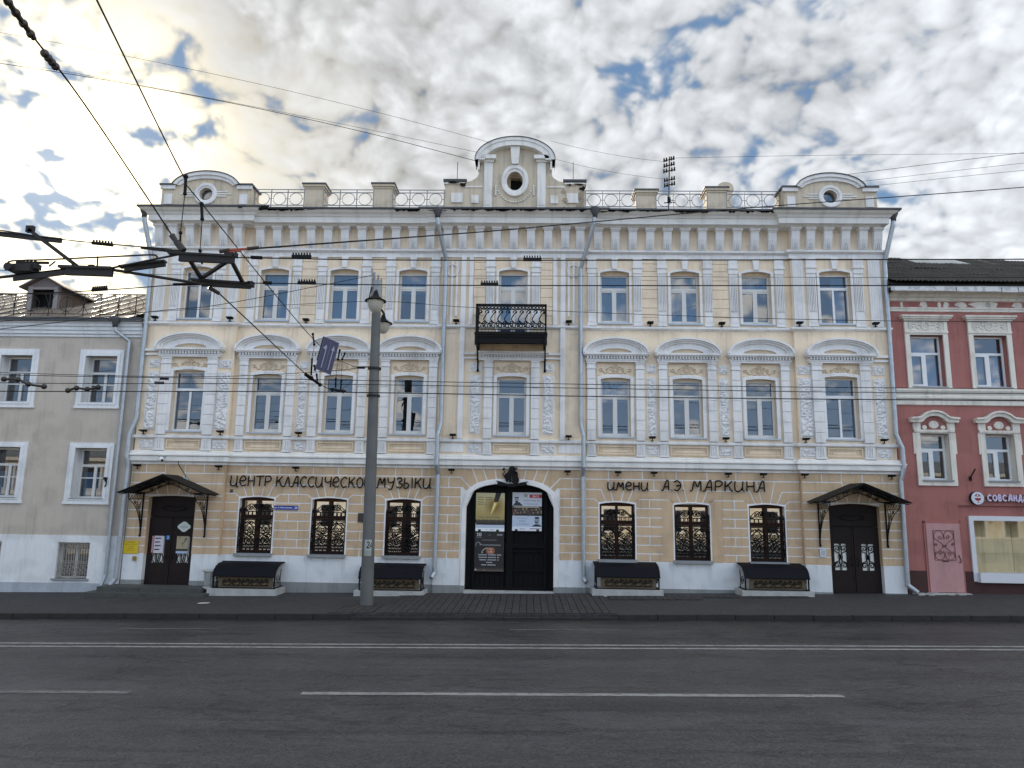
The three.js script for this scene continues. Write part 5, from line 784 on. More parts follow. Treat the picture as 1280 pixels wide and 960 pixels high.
poster('notice_board', 'yellow notice plate on the wall left of the left door', 'notice', 0.50, 0.42, [-12.50, 1.26, ZR + 0.035], print(300, 252, (c, w, h) => { c.fillStyle = '#d0b417'; c.fillRect(0, 0, w, h); c.strokeStyle = '#6b5d0c'; c.lineWidth = 3; c.strokeRect(8, 8, w - 16, h - 16); c.fillStyle = '#6b5d0c'; c.fillRect(14, 46, w - 28, 3); ['ВНИМАНИЕ', 'ОБЪЕКТ КУЛЬТУРНОГО', 'НАСЛЕДИЯ', 'ОХРАНЯЕТСЯ', 'ГОСУДАРСТВОМ'].forEach((s, i) => CY(c, s, w / 2, 38 + i * 40, i ? 22 : 26, '#4d430a')); }));
poster('number_plate', 'tiny brass plate under the yellow notice', 'plate', 0.14, 0.15, [-12.34, 0.90, ZR + 0.045], print(64, 64, (c, w, h) => { c.fillStyle = '#9a7d35'; c.fillRect(0, 0, w, h); c.strokeStyle = '#4a3a12'; c.lineWidth = 4; c.strokeRect(8, 8, 48, 48); CY(c, 'i', 32, 48, 40, '#4a3a12', 'serif'); }));
poster('wall_plaque', 'dark square plaque on the wall just left of the lamp post', 'plaque', 0.30, 0.30, [-4.90, 2.33, 0.035], print(64, 64, (c, w, h) => { c.fillStyle = '#2b2522'; c.fillRect(0, 0, w, h); c.strokeStyle = '#4c423c'; c.lineWidth = 3; c.strokeRect(5, 5, 54, 54); c.fillStyle = '#574b43'; for (let i = 0; i < 5; i++) c.fillRect(14, 14 + i * 8, 36 - (i % 2) * 8, 2); }));
poster('wall_marker', 'tiny dark square marker under the first letter of the sign', 'marker', 0.10, 0.10, [-9.36, 3.15, 0.03], print(32, 32, (c) => { c.fillStyle = '#2b2416'; c.fillRect(0, 0, 32, 32); c.fillStyle = '#6d5d36'; c.fillRect(8, 8, 16, 5); c.fillRect(8, 17, 16, 5); }));
poster('notice_board', 'small white notice on the wall left of the right-hand brown door', 'notice', 0.20, 0.27, [10.14, 1.45, ZR + 0.035], print(80, 108, (c, w, h) => { c.fillStyle = '#c3cdd6'; c.fillRect(0, 0, w, h); c.fillStyle = '#57616c'; c.fillRect(12, 8, 24, 5); c.fillStyle = '#a9b4bf'; c.fillRect(16, 26, 48, 60); }));
{ const t = thing('ticket_office_plate', 'white scalloped plate reading КАССА on the left brown door', 'door plate', [-10.87, 1.94, 0.01]);
  const sh = Array.from({ length: 40 }, (_, i) => { const a = i / 40 * 2 * PI, k = 1 + 0.10 * Math.cos(4 * a); return [0.20 * k * Math.cos(a), 0.155 * k * Math.sin(a)]; });
  part(t, 'panel', prism(sh, 0, 0.012), mat(0.60, 0.66, 0.60, 0.6));
  part(t, 'print', fin(new THREE.PlaneGeometry(0.28, 0.16)).translate(0, 0, 0.0145), print(140, 80, (c, w, h) => { c.fillStyle = '#ccd4cc'; c.fillRect(0, 0, w, h); CY(c, 'КАССА', w / 2, 54, 34, '#3b443c', 'serif'); c.fillStyle = '#3b443c'; c.beginPath(); c.arc(w / 2, 12, 6, 0, 7); c.fill(); c.fillRect(48, 66, 44, 3); })).geometry.attributes.uv.copyArray(new Float32Array([0, 1, 0, 0, 1, 1, 0, 0, 1, 0, 1, 1])); }
poster('concert_schedule', 'white and red concert schedule in the left light of the left door', 'schedule', 0.40, 0.56, [-11.72, 1.35, 0.005], print(200, 280, (c, w, h) => { c.fillStyle = '#c9c8d2'; c.fillRect(0, 0, w, h); c.fillStyle = '#8c4650'; c.fillRect(0, 0, 42, h); c.fillStyle = '#d8c8c8'; for (let i = 0; i < 14; i++) c.fillRect(6, 10 + i * 19, 26, 8); for (let i = 0; i < 4; i++) { c.fillStyle = '#55242e'; c.fillRect(60, 30 + i * 60, 96 - (i % 2) * 14, 18); c.fillStyle = '#2a2b3a'; c.fillRect(52, 38 + i * 60, 60, 14); } }), undefined, 0.006);
poster('concert_poster', 'small beige poster in the right light of the left door', 'poster', 0.40, 0.56, [-10.88, 1.35, 0.005], print(200, 280, (c, w, h) => { c.fillStyle = '#a59a80'; c.fillRect(0, 0, w, h); c.fillStyle = '#5a5040'; for (const [x, y, r] of [[150, 50, 22], [130, 90, 14], [100, 120, 16], [50, 20, 12], [110, 160, 10]]) { c.beginPath(); c.ellipse(x, y, r * 0.7, r * 1.3, 0.5, 0, 7); c.fill(); } c.fillStyle = '#3a3426'; c.fillRect(0, 205, w, 36); c.fillStyle = '#a7bad6'; c.fillRect(0, 244, w, 36); }), undefined, 0.006);
poster('door_sticker', 'small blue square sticker in the middle of the left brown door', 'sticker', 0.11, 0.14, [-11.38, 1.58, 0.015], print(32, 40, (c) => { c.fillStyle = '#2a78b4'; c.fillRect(0, 0, 32, 40); c.fillStyle = '#bcd8ea'; c.fillRect(12, 8, 8, 22); }), undefined, 0.005);

// ---------- the lamp post ----------
{ const t = thing('street_lamp', 'tall grey concrete lamp post with two hooded globe lanterns, standing on the pavement', 'street lamp', [-3.97, gy(-3.97), 3.02]);
  part(t, 'post', [rod([0, -0.2, 0], [-0.13, 9.25, 0], 0.19, 20, 0.13)], M.pole);
  part(t, 'top_sleeve', [rod([-0.13, 9.0, 0], [-0.14, 9.62, 0], 0.165, 14, 0.15), ...Array.from({ length: 7 }, (_, i) => { const a = i * 0.9; return rod([-0.13 + 0.15 * Math.cos(a), 8.9, 0.15 * Math.sin(a)], [-0.14 + 0.14 * Math.cos(a + 0.2), 9.68 + 0.09 * (i % 3), 0.14 * Math.sin(a + 0.2)], 0.028, 5); }), rod([-0.2, 9.5, 0.08], [-0.3, 9.98, 0.1], 0.03, 6)], M.tinGrey);
  part(t, 'band', [6.05, 6.88].map((y) => rod([-0.09, y - 0.03, 0], [-0.09, y + 0.03, 0], 0.20, 16)), M.steel);
  part(t, 'cable', tube([[-0.28, 9.4, 0.1], [-0.33, 9.0, 0.12], [-0.28, 8.7, 0.14]], 0.02, 5), M.wire);
  for (const [x, y, z, s] of [[0.10, 8.62, 1.15, 1], [-0.12, 8.52, -1.05, 0.95]]) {
    const l = group(t, 'lantern', [x, y, z]);
    part(l, 'bracket', tube([[-x - 0.13, 0.28, -z], [-x * 0.5 - 0.1, 0.42, -z * 0.5], [0, 0.36, -0.05], [0, 0.24, 0]], 0.035, 8, 16), M.steel);
    part(l, 'hood', lathe([[0, 0.34], [0.05, 0.33], [0.08, 0.24], [0.10, 0.18], [0.20, 0.10], [0.30, 0.05], [0.31, 0.02], [0.22, 0.03], [0, 0.06]].map(([a, b]) => [a * s, b * s]), 22), M.iron);
    part(l, 'globe', lathe([[0.235, 0.03], [0.235, -0.03], [0.21, -0.14], [0.15, -0.25], [0.08, -0.31], [0, -0.33]].map(([a, b]) => [a * s, b * s]), 20), M.lampGlass);
  }
  const face = print(96, 150, (c, w, h) => { c.fillStyle = '#9aa29f'; c.fillRect(0, 0, w, h); c.fillStyle = '#8b938f'; c.fillRect(0, 100, w, 50); CY(c, '2', 50, 80, 86, '#0d0e0f'); CY(c, '4', 96, 80, 86, '#0d0e0f'); });
  const g = new THREE.CylinderGeometry(0.183, 0.186, 0.46, 12, 1, true, -0.45, 1.15); const p = part(t, 'number_label', g, face); p.position.set(-0.02, 1.62, 0.0);
}

// ---------- overhead wires ----------
const wire = (label, pts, r = 0.012, name = 'overhead_wire', m = M.wire, grp) => solo(name, label, 'wire', tube(pts, r, 5, Math.max(12, (pts.length - 1) * 14)), m, grp);
const comb = (label, a, b) => { const t = thing('wire_clamp', label, 'wire clamp'); part(t, 'body', bar(a, b, 0.03, 0.045), M.wire); const n = 7; part(t, 'bolt', Array.from({ length: n }, (_, i) => { const p = V(a).lerp(V(b), (i + 0.5) / n); return box(p.x - 0.009, p.x + 0.009, p.y + 0.02, p.y + 0.055, p.z - 0.012, p.z + 0.012); }), M.wire); return t; };
const droop = (a, b, d, n = 6) => Array.from({ length: n + 1 }, (_, i) => { const t = i / n, p = V(a).lerp(V(b), t); p.y -= 4 * d * t * (1 - t); return p.toArray(); });
wire('thick upper contact wire running right from the wire switch across the third floor', [[-3.63, 6.30, 14.3], [-0.56, 6.28, 14.3], [7.52, 6.35, 14.3], [24, 6.5, 14.3]], 0.009, 'contact_wire');
wire('thick lower contact wire running right from the wire switch across the third-floor windows', [[-3.66, 6.14, 13.6], [-0.15, 6.13, 13.6], [7.97, 6.19, 13.6], [24, 6.3, 13.6]], 0.009, 'contact_wire');
wire('far contact wire, upper of the pair crossing the second-floor windows', [[-30, 6.4, 5.3], [-14.66, 6.12, 5.3], [-5.34, 6.07, 5.3], [3.12, 6.02, 5.3], [11.07, 6.02, 5.3], [30, 6.1, 5.3]], 0.010, 'contact_wire');
wire('far contact wire, lower of the pair crossing the second-floor windows', [[-30, 6.2, 4.7], [-15.11, 5.99, 4.7], [-5.52, 6.05, 4.7], [3.2, 6.01, 4.7], [11.39, 5.99, 4.7], [30, 6.1, 4.7]], 0.010, 'contact_wire');
wire('thick black feeder cable crossing just below the pair of far contact wires', [[-30, 5.9, 3.5], [-16.06, 5.92, 3.5], [-6.01, 6.01, 3.5], [3.35, 5.97, 3.5], [12.04, 5.98, 3.5], [30, 6.1, 3.5]], 0.015, 'feeder_cable');
wire('thin span wire rising to the lamp post above the far contact wires on the left', [[-30, 6.7, 4.5], [-14.78, 6.40, 4], [-9, 6.38, 3.8], [-5.77, 6.58, 3.6], [-4.1, 6.86, 3.1]], 0.009, 'span_wire');
wire('faint thin wire at the level of the third-floor transoms', [[-18, 7.4, 11], [-8.34, 7.78, 9], [-4.12, 9.70, 3.05], [0.09, 9.10, 5], [13.27, 7.87, 9], [20, 7.6, 11]], 0.006, 'span_wire');
wire('thin slack wire crossing below the third-floor windows behind the lamp post', [[-22, 7.4, 4], [-11.12, 8.52, 3], [-8.81, 8.65, 3], [-4.2, 8.90, 3.05], [-0.85, 8.46, 4], [7.18, 7.40, 7], [13.98, 7.16, 8], [22, 7.2, 9]], 0.008, 'span_wire');
wire('stay wire sloping down left from the top of the lamp post', [[-4.2, 9.74, 3.05], [-7.47, 7.95, 6], [-8.88, 7.45, 7], [-14, 5.6, 10.5]], 0.009, 'stay_wire');
wire('long black cable rising right from the red insulator over the roof line', [[-3.32, 6.44, 14.3], [-0.52, 8.80, 9], [2.04, 9.86, 7], [7.23, 11.18, 5], [15.78, 12.72, 3], [22, 14.0, 1.4]], 0.014, 'stay_wire');
wire('thin line from the upper left sky down to the middle attic', droop([-24, 14.3, 9], [-1.40, 15.0, 0.1], -0.75), 0.010);
wire('faint upper line crossing the clouds to the top of the middle attic', droop([-24, 17.4, 6], [-0.7, 15.86, -0.3], -0.55), 0.006);
wire('faint second line crossing the clouds to the shoulder of the middle attic', droop([-24, 16.7, 6], [-1.2, 15.5, -0.3], -0.2), 0.006);
wire('faint level line from the roof aerial to the right edge', [[5.85, 15.70, -1], [12.35, 15.84, -1], [24, 15.98, -1]], 0.006);
wire('thin line climbing right from behind the right end attic, highest of three', [[12.2, 15.1, -1.1], [16.62, 14.38, 2], [20, 13.0, 6]], 0.008);
wire('thin line climbing right from behind the right end attic, middle of three', [[12.5, 14.8, -1.1], [16.58, 14.02, 2], [20, 12.7, 6]], 0.006);
wire('thin line climbing right from behind the right end attic, lowest of three', [[12.6, 14.6, -1.1], [16.56, 13.77, 2], [20, 12.4, 6]], 0.006);
wire('faint line between the middle attic and the top of the roof aerial', droop([1.3, 16.1, -0.5], [5.62, 15.55, -1], 0.1), 0.005);
wire('faint line between the middle attic and the lower arms of the roof aerial', droop([1.4, 15.4, -0.5], [5.62, 14.85, -1], 0.1), 0.005);
for (const [a, b, l] of [[[-2.81, 6.32, 14.3], [-2.53, 6.32, 14.3], 'toothed clamp on the upper contact wire beside the second window'], [[-2.94, 6.15, 13.6], [-2.66, 6.15, 13.6], 'toothed clamp on the lower contact wire beside the second window'], [[0.51, 6.30, 14.3], [0.77, 6.30, 14.3], 'toothed clamp on the upper contact wire above the balcony window'], [[-0.14, 6.15, 13.6], [0.13, 6.15, 13.6], 'toothed clamp on the lower contact wire left of the balcony window'], [[-9.36, 6.04, 5.3], [-9.12, 6.04, 5.3], 'dark clamp on the upper far contact wire by the first second-floor window'], [[-9.82, 6.02, 4.7], [-9.55, 6.02, 4.7], 'dark clamp on the lower far contact wire by the first second-floor window'], [[-5.94, 6.62, 14], [-5.62, 6.59, 14], 'toothed clamp against the sky left of the mansion, upper of two'], [[-6.12, 6.01, 13.6], [-5.88, 6.03, 13.6], 'toothed clamp against the sky left of the mansion, lower of two']]) comb(l, a, b);
// the trolleybus wire switch
{ const t = thing('wire_switch', 'black overhead wire switch of bars and plates hanging before the mansion\'s upper left corner', 'wire switch'), S = M.steel;
  part(t, 'perforated_bar', [bar([-8.2, 6.87, 14], [-6.40, 6.68, 14], 0.05, 0.012), bar([-8.2, 6.83, 14], [-6.40, 6.64, 14], 0.012, 0.06), bar([-8.1, 5.97, 14], [-6.27, 6.20, 14], 0.06, 0.02), bar([-7.05, 6.06, 14.02], [-6.3, 6.16, 14.02], 0.02, 0.10)], S);
  part(t, 'arm', [bar([-6.92, 6.82, 14], [-6.17, 6.29, 14], 0.06, 0.05), box(-6.96, -6.85, 6.78, 6.88, 13.97, 14.03)], S);
  part(t, 'bent_tube', [tube([[-7.20, 6.18, 14], [-7.18, 6.26, 14], [-7.13, 6.33, 14], [-6.6, 6.355, 14], [-5.5, 6.415, 14], [-5.02, 6.44, 14], [-4.94, 6.42, 14], [-4.92, 6.37, 14]], 0.013, 6, 50), rod([-5.82, 6.26, 14], [-5.83, 6.41, 14], 0.012), rod([-6.55, 6.25, 14], [-6.46, 6.33, 14], 0.012)], S);
  part(t, 'motor', [box(-7.10, -6.76, 6.15, 6.26, 13.9, 14.1), rod([-7.06, 6.2, 14.08], [-7.06, 6.2, 14.16], 0.06, 10), box(-6.9, -6.7, 6.2, 6.28, 13.94, 14.06)], S);
  part(t, 'terminal_strip', [bar([-7.05, 6.305, 14], [-6.56, 6.305, 14], 0.03, 0.035), ...Array.from({ length: 5 }, (_, i) => box(-7.02 + i * 0.06, -6.99 + i * 0.06, 6.32, 6.345, 13.99, 14.01))], M.wire);
  part(t, 'plate', [bar([-6.38, 6.24, 14], [-5.58, 6.22, 14], 0.12, 0.04), bar([-6.30, 6.17, 14], [-5.58, 6.15, 14], 0.06, 0.10), box(-6.2, -6.12, 6.25, 6.29, 13.98, 14.02), box(-5.95, -5.87, 6.24, 6.28, 13.98, 14.02), bar([-5.48, 6.25, 14], [-4.80, 6.34, 14], 0.10, 0.03), bar([-5.40, 6.21, 14], [-4.80, 6.30, 14], 0.04, 0.07)], S);
  part(t, 'rod', [rod([-5.63, 6.21, 14], [-4.30, 6.08, 13.7], 0.022), rod([-5.61, 6.23, 14], [-4.5, 6.38, 14.2], 0.016), rod([-5.19, 6.55, 14], [-4.67, 6.49, 14], 0.02), rod([-4.9, 6.52, 14], [-4.45, 6.40, 14.3], 0.014)], S);
  part(t, 'upper_frame', [bar([-4.60, 6.36, 14.3], [-3.66, 6.315, 14.3], 0.10, 0.03), bar([-4.44, 6.29, 14.3], [-3.64, 6.26, 14.3], 0.05, 0.10), ...[0, 1, 2, 3].map((i) => box(-3.78 + i * 0.05, -3.755 + i * 0.05, 6.30, 6.37, 14.26, 14.34))], S);
  part(t, 'lower_frame', [bar([-4.58, 6.185, 13.6], [-3.66, 6.13, 13.6], 0.10, 0.03), bar([-4.42, 6.13, 13.6], [-3.66, 6.09, 13.6], 0.05, 0.08), box(-3.70, -3.62, 6.08, 6.16, 13.55, 13.65)], S);
  part(t, 'strut', [bar([-4.28, 6.25, 14.3], [-4.43, 6.20, 13.6], 0.05, 0.04), bar([-4.42, 6.22, 13.6], [-3.69, 6.28, 14.3], 0.05, 0.04), bar([-3.69, 6.27, 14.3], [-3.79, 6.15, 13.6], 0.05, 0.04)], S);
  part(t, 'sleeve', [rod([-4.86, 6.11, 13.6], [-4.45, 6.12, 13.6], 0.022), rod([-3.40, 6.305, 14.3], [-3.24, 6.30, 14.3], 0.026), rod([-3.47, 6.15, 13.6], [-3.34, 6.145, 13.6], 0.026)], M.wire);
  part(t, 'insulator', [rod([-4.58, 6.63, 14.3], [-4.50, 6.52, 14.3], 0.045, 8, 0.03), rod([-4.50, 6.53, 14.3], [-4.39, 6.40, 14.3], 0.05, 8), rod([-4.31, 6.07, 13.6], [-4.18, 6.0, 13.5], 0.03, 8)], M.ceramic);
  part(t, 'red_insulator', [rod([-3.80, 6.405, 14.3], [-3.34, 6.445, 14.3], 0.018, 8), rod([-3.80, 6.375, 14.3], [-3.55, 6.40, 14.3], 0.014, 8)], M.rust); part(t, 'insulator_cap', [rod([-3.86, 6.39, 14.3], [-3.72, 6.41, 14.3], 0.03, 8), rod([-3.46, 6.435, 14.3], [-3.30, 6.452, 14.3], 0.026, 8)], M.ceramic);
  for (const p of [[[-4.46, 7.54, 14.3], [-4.45, 7.27, 14.3], [-4.46, 6.67, 14.3], [-4.44, 6.42, 14.3]], [[-4.19, 7.11, 14.3], [-4.16, 6.88, 14.3], [-4.15, 6.4, 14.3], [-4.20, 6.27, 14.1]]]) part(t, 'hanger', [rod(p[0], p[1], 0.022), sphere(...p[0], 0.035, 8), sphere(...p[1], 0.03, 8), rod(p[1], p[2], 0.006), rod(p[2], p[3], 0.014), sphere(...p[2], 0.028, 8)], M.wire);
}
wire('contact wire entering the wire switch from the left, upper', [[-14, 7.4, 14], [-8.2, 6.9, 14], [-6.4, 6.67, 14], [-4.67, 6.49, 14.1]], 0.010, 'contact_wire');
wire('contact wire entering the wire switch from the left, lower', [[-14, 5.6, 13.6], [-8.04, 5.90, 13.6], [-6.1, 6.0, 13.6], [-4.86, 6.10, 13.6]], 0.009, 'contact_wire');
wire('black suspension cable from the top left corner down to the wire switch', [[-4.55, 8.0, 19.5], [-4.64, 7.68, 17.5], [-4.70, 7.50, 16.4], [-4.70, 6.97, 14.8], [-4.58, 6.63, 14.3]], 0.011, 'suspension_cable');
{ const t = thing('cable_insulator', 'dark ribbed insulators on the suspension cable in the top left corner', 'insulator'); for (const [a, b] of [[[-4.66, 7.79, 17.75], [-4.65, 7.64, 17.3]], [[-4.655, 7.60, 17.15], [-4.66, 7.56, 16.9]]]) part(t, 'insulator', [rod(a, b, 0.028, 8), ...[0, 1, 2, 3].map((i) => { const p = V(a).lerp(V(b), (i + 0.5) / 4); return sphere(...p.toArray(), 0.045, 8); })], M.ceramic); }
wire('thin suspension cable from the sky above the wire switch down to the lane sign', [[-3.1, 7.2, 19], [-3.24, 7.24, 18.5], [-4.46, 7.52, 14.4], [-4.34, 7.24, 13.9], [-4.57, 6.66, 7.2], [-4.45, 6.68, 4.1], [-4.14, 6.86, 3.15]], 0.009, 'suspension_cable');
wire('lower suspension cable from the wire switch past the lane sign to the lamp post', [[-4.18, 6.0, 13.5], [-4.86, 5.92, 7], [-4.70, 5.78, 6.3], [-4.5, 5.76, 5.3], [-4.14, 6.05, 3.15]], 0.011, 'suspension_cable');
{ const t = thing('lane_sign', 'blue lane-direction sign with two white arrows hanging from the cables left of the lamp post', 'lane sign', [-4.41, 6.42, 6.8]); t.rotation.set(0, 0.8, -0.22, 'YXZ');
  t.add(...board(0.44, 0.86, 0.02, print(220, 430, (c, w, h) => { c.fillStyle = '#2a2d4e'; c.fillRect(0, 0, w, h); c.strokeStyle = '#5d6180'; c.lineWidth = 4; c.strokeRect(5, 5, w - 10, h - 10); c.fillStyle = '#5d6180'; c.fillRect(108, 20, 5, h - 40); for (const [x, l] of [[68, 1], [162, 0]]) { c.fillStyle = '#84889a'; c.fillRect(x - 6, 110, 12, 280); c.beginPath(); if (l) { c.moveTo(x - 44, 140); c.lineTo(x - 2, 84); c.lineTo(x + 6, 160); } else { c.moveTo(x, 60); c.lineTo(x - 24, 130); c.lineTo(x + 24, 130); } c.fill(); } }), M.steel));  // backlit shade put into the print: blue and arrows drawn darker
  part(t, 'bracket', [box(-0.235, -0.21, -0.2, 0.42, -0.03, 0.0), box(0.19, 0.21, -0.3, 0.3, -0.03, -0.012)], M.steel);
}
{ const t = thing('cable_hanger', 'black droppers and clamps joining the cables left and right of the lane sign', 'cable hanger'); 
  for (const p of [[[-4.68, 6.87, 7.2], [-4.63, 6.61, 7.2], [-4.66, 6.25, 7.2], [-4.72, 5.89, 7]], [[-4.33, 6.73, 6], [-4.36, 6.49, 6], [-4.50, 6.05, 5.6], [-4.52, 5.82, 5.5]], [[-4.30, 6.73, 5.6], [-4.36, 6.58, 5.6], [-4.46, 6.06, 5.2], [-4.46, 5.78, 5.2]], [[-4.78, 6.2, 6.6], [-4.76, 6.1, 6.6], [-4.74, 6.0, 6.5], [-4.74, 5.82, 6.4]]]) part(t, 'dropper', [rod(p[0], p[1], 0.02), sphere(...p[0], 0.034, 8), sphere(...p[1], 0.034, 8), rod(p[1], p[2], 0.005), rod(p[2], p[3], 0.022), sphere(...p[2], 0.03, 8)], M.wire);
  for (const q of [rod([-4.86, 5.91, 7], [-4.78, 5.84, 6.7], 0.045, 8), rod([-4.78, 5.84, 6.7], [-4.70, 5.77, 6.3], 0.035, 8), sphere(-4.80, 5.86, 6.75, 0.06, 8), sphere(-4.70, 5.77, 6.3, 0.05, 8), bar([-4.63, 5.77, 5.6], [-4.38, 5.80, 5.0], 0.05, 0.06), sphere(-4.6, 5.77, 5.5, 0.05, 8), sphere(-4.42, 5.79, 5.1, 0.05, 8)]) part(t, 'clamp', q, M.wire);
  part(t, 'turnbuckle', [bar([-4.43, 6.68, 4.0], [-4.22, 6.83, 3.25], 0.012, 0.012), bar([-4.38, 6.68, 3.85], [-4.27, 6.76, 3.42], 0.02, 0.06)], M.wire);
}
for (const [pts, l] of [[[[-13.64, 5.99, 5.3], [-13.25, 5.98, 5.3], [-12.95, 5.86, 5.3], [-12.51, 5.80, 5.3]], 'knotted black line insulator hanging across the outer window of the grey house'], [[[-12.24, 5.79, 4.7], [-12.0, 5.86, 4.7], [-11.7, 5.83, 4.7], [-11.39, 5.89, 4.7]], 'knotted black line insulator beside the drainpipes of the grey house']]) { const t = thing('line_insulator', l, 'insulator', [0, 0, 0]); part(t, 'body', [tube(pts, 0.035, 6, 20)], M.ceramic); part(t, 'rib', pts.map((p) => sphere(...p, 0.075, 8)), M.ceramic); }

// ---------- telephone aerial on the roof ----------
{ const t = thing('roof_aerial', 'black insulator rack on a mast on the roof right of the middle attic', 'aerial', [5.72, 13.0, -1]);
  part(t, 'mast', [rod([-0.08, 0, 0], [0.02, 2.75, 0], 0.025), bar([-0.22, 0.92, 0], [0.2, 0.94, 0], 0.03, 0.03), box(-0.10, 0.02, 0.95, 1.15, -0.05, 0.05)], M.wire);
  for (const [y, k] of [[1.62, 1], [1.82, 1], [2.18, 1.1], [2.40, 1], [2.62, 1]]) { const a = part(t, 'cross_arm', [bar([-0.20 * k, y - 0.04, 0], [0.20 * k, y + 0.06, 0], 0.03, 0.03), ...[-0.18, -0.09, 0.09, 0.18].map((x) => rod([x * k, y - 0.03 + x * 0.25, 0], [x * k, y + 0.11 + x * 0.25, 0], 0.038, 7, 0.03))], M.wire); void a; }
}
// ---------- painted mark on the pavement ----------
{ const p = [[-0.16, -0.1], [-0.02, -0.13], [0.14, -0.06], [0.17, 0.06], [0.08, 0.14], [-0.06, 0.15], [-0.16, 0.06]];
  const o = solo('pavement_paint', 'white spray-painted patch on the pavement before the left steps', 'paint mark', prism(p, 0, 0.004).rotateX(-PI / 2), mat(0.5, 0.52, 0.54, 0.8, { map: T.worn })); o.position.set(-8.85, gy(-8.85) + 0.004, 2.6); o.rotation.z = 0.016; }

// ---------- the grey-beige house on the left ----------
const sash = (w, h, m, kind) => {                                      // a window with a fanlight over two leaves; origin at the middle of its foot
  const g = new THREE.Group(); g.name = 'window'; const f = 0.06, t = h * 0.66, bars = [box(-w, -w + f, 0, h, -0.04, 0.02), box(w - f, w, 0, h, -0.04, 0.02), box(-w + f, w - f, h - f, h, -0.04, 0.02), box(-w + f, w - f, 0, f, -0.04, 0.02), box(-w + f, w - f, t - 0.04, t + 0.04, -0.04, 0.024), box(-0.05, 0.05, f, t - 0.04, -0.04, 0.026)];
  if (kind === 'cross') bars.push(box(-w + f, -0.05, t * 0.62 - 0.02, t * 0.62 + 0.02, -0.03, 0.012), box(0.05, w - f, t * 0.62 - 0.02, t * 0.62 + 0.02, -0.03, 0.012));
  if (kind === 'leaf') bars.push(box(-w + f, -w + f + 0.05, f, t - 0.04, -0.03, 0.03), box(-0.1, -0.05, f, t - 0.04, -0.03, 0.03), box(-w + f + 0.05, -0.1, t - 0.09, t - 0.04, -0.03, 0.03), box(-w + f + 0.05, -0.1, f, f + 0.05, -0.03, 0.03));
  part(g, 'frame', bars, m);
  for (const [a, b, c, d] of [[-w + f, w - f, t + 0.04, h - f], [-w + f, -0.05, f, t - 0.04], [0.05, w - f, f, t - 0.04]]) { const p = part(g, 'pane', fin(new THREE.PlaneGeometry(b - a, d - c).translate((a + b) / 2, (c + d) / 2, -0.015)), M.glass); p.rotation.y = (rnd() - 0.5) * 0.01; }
  return g;
};
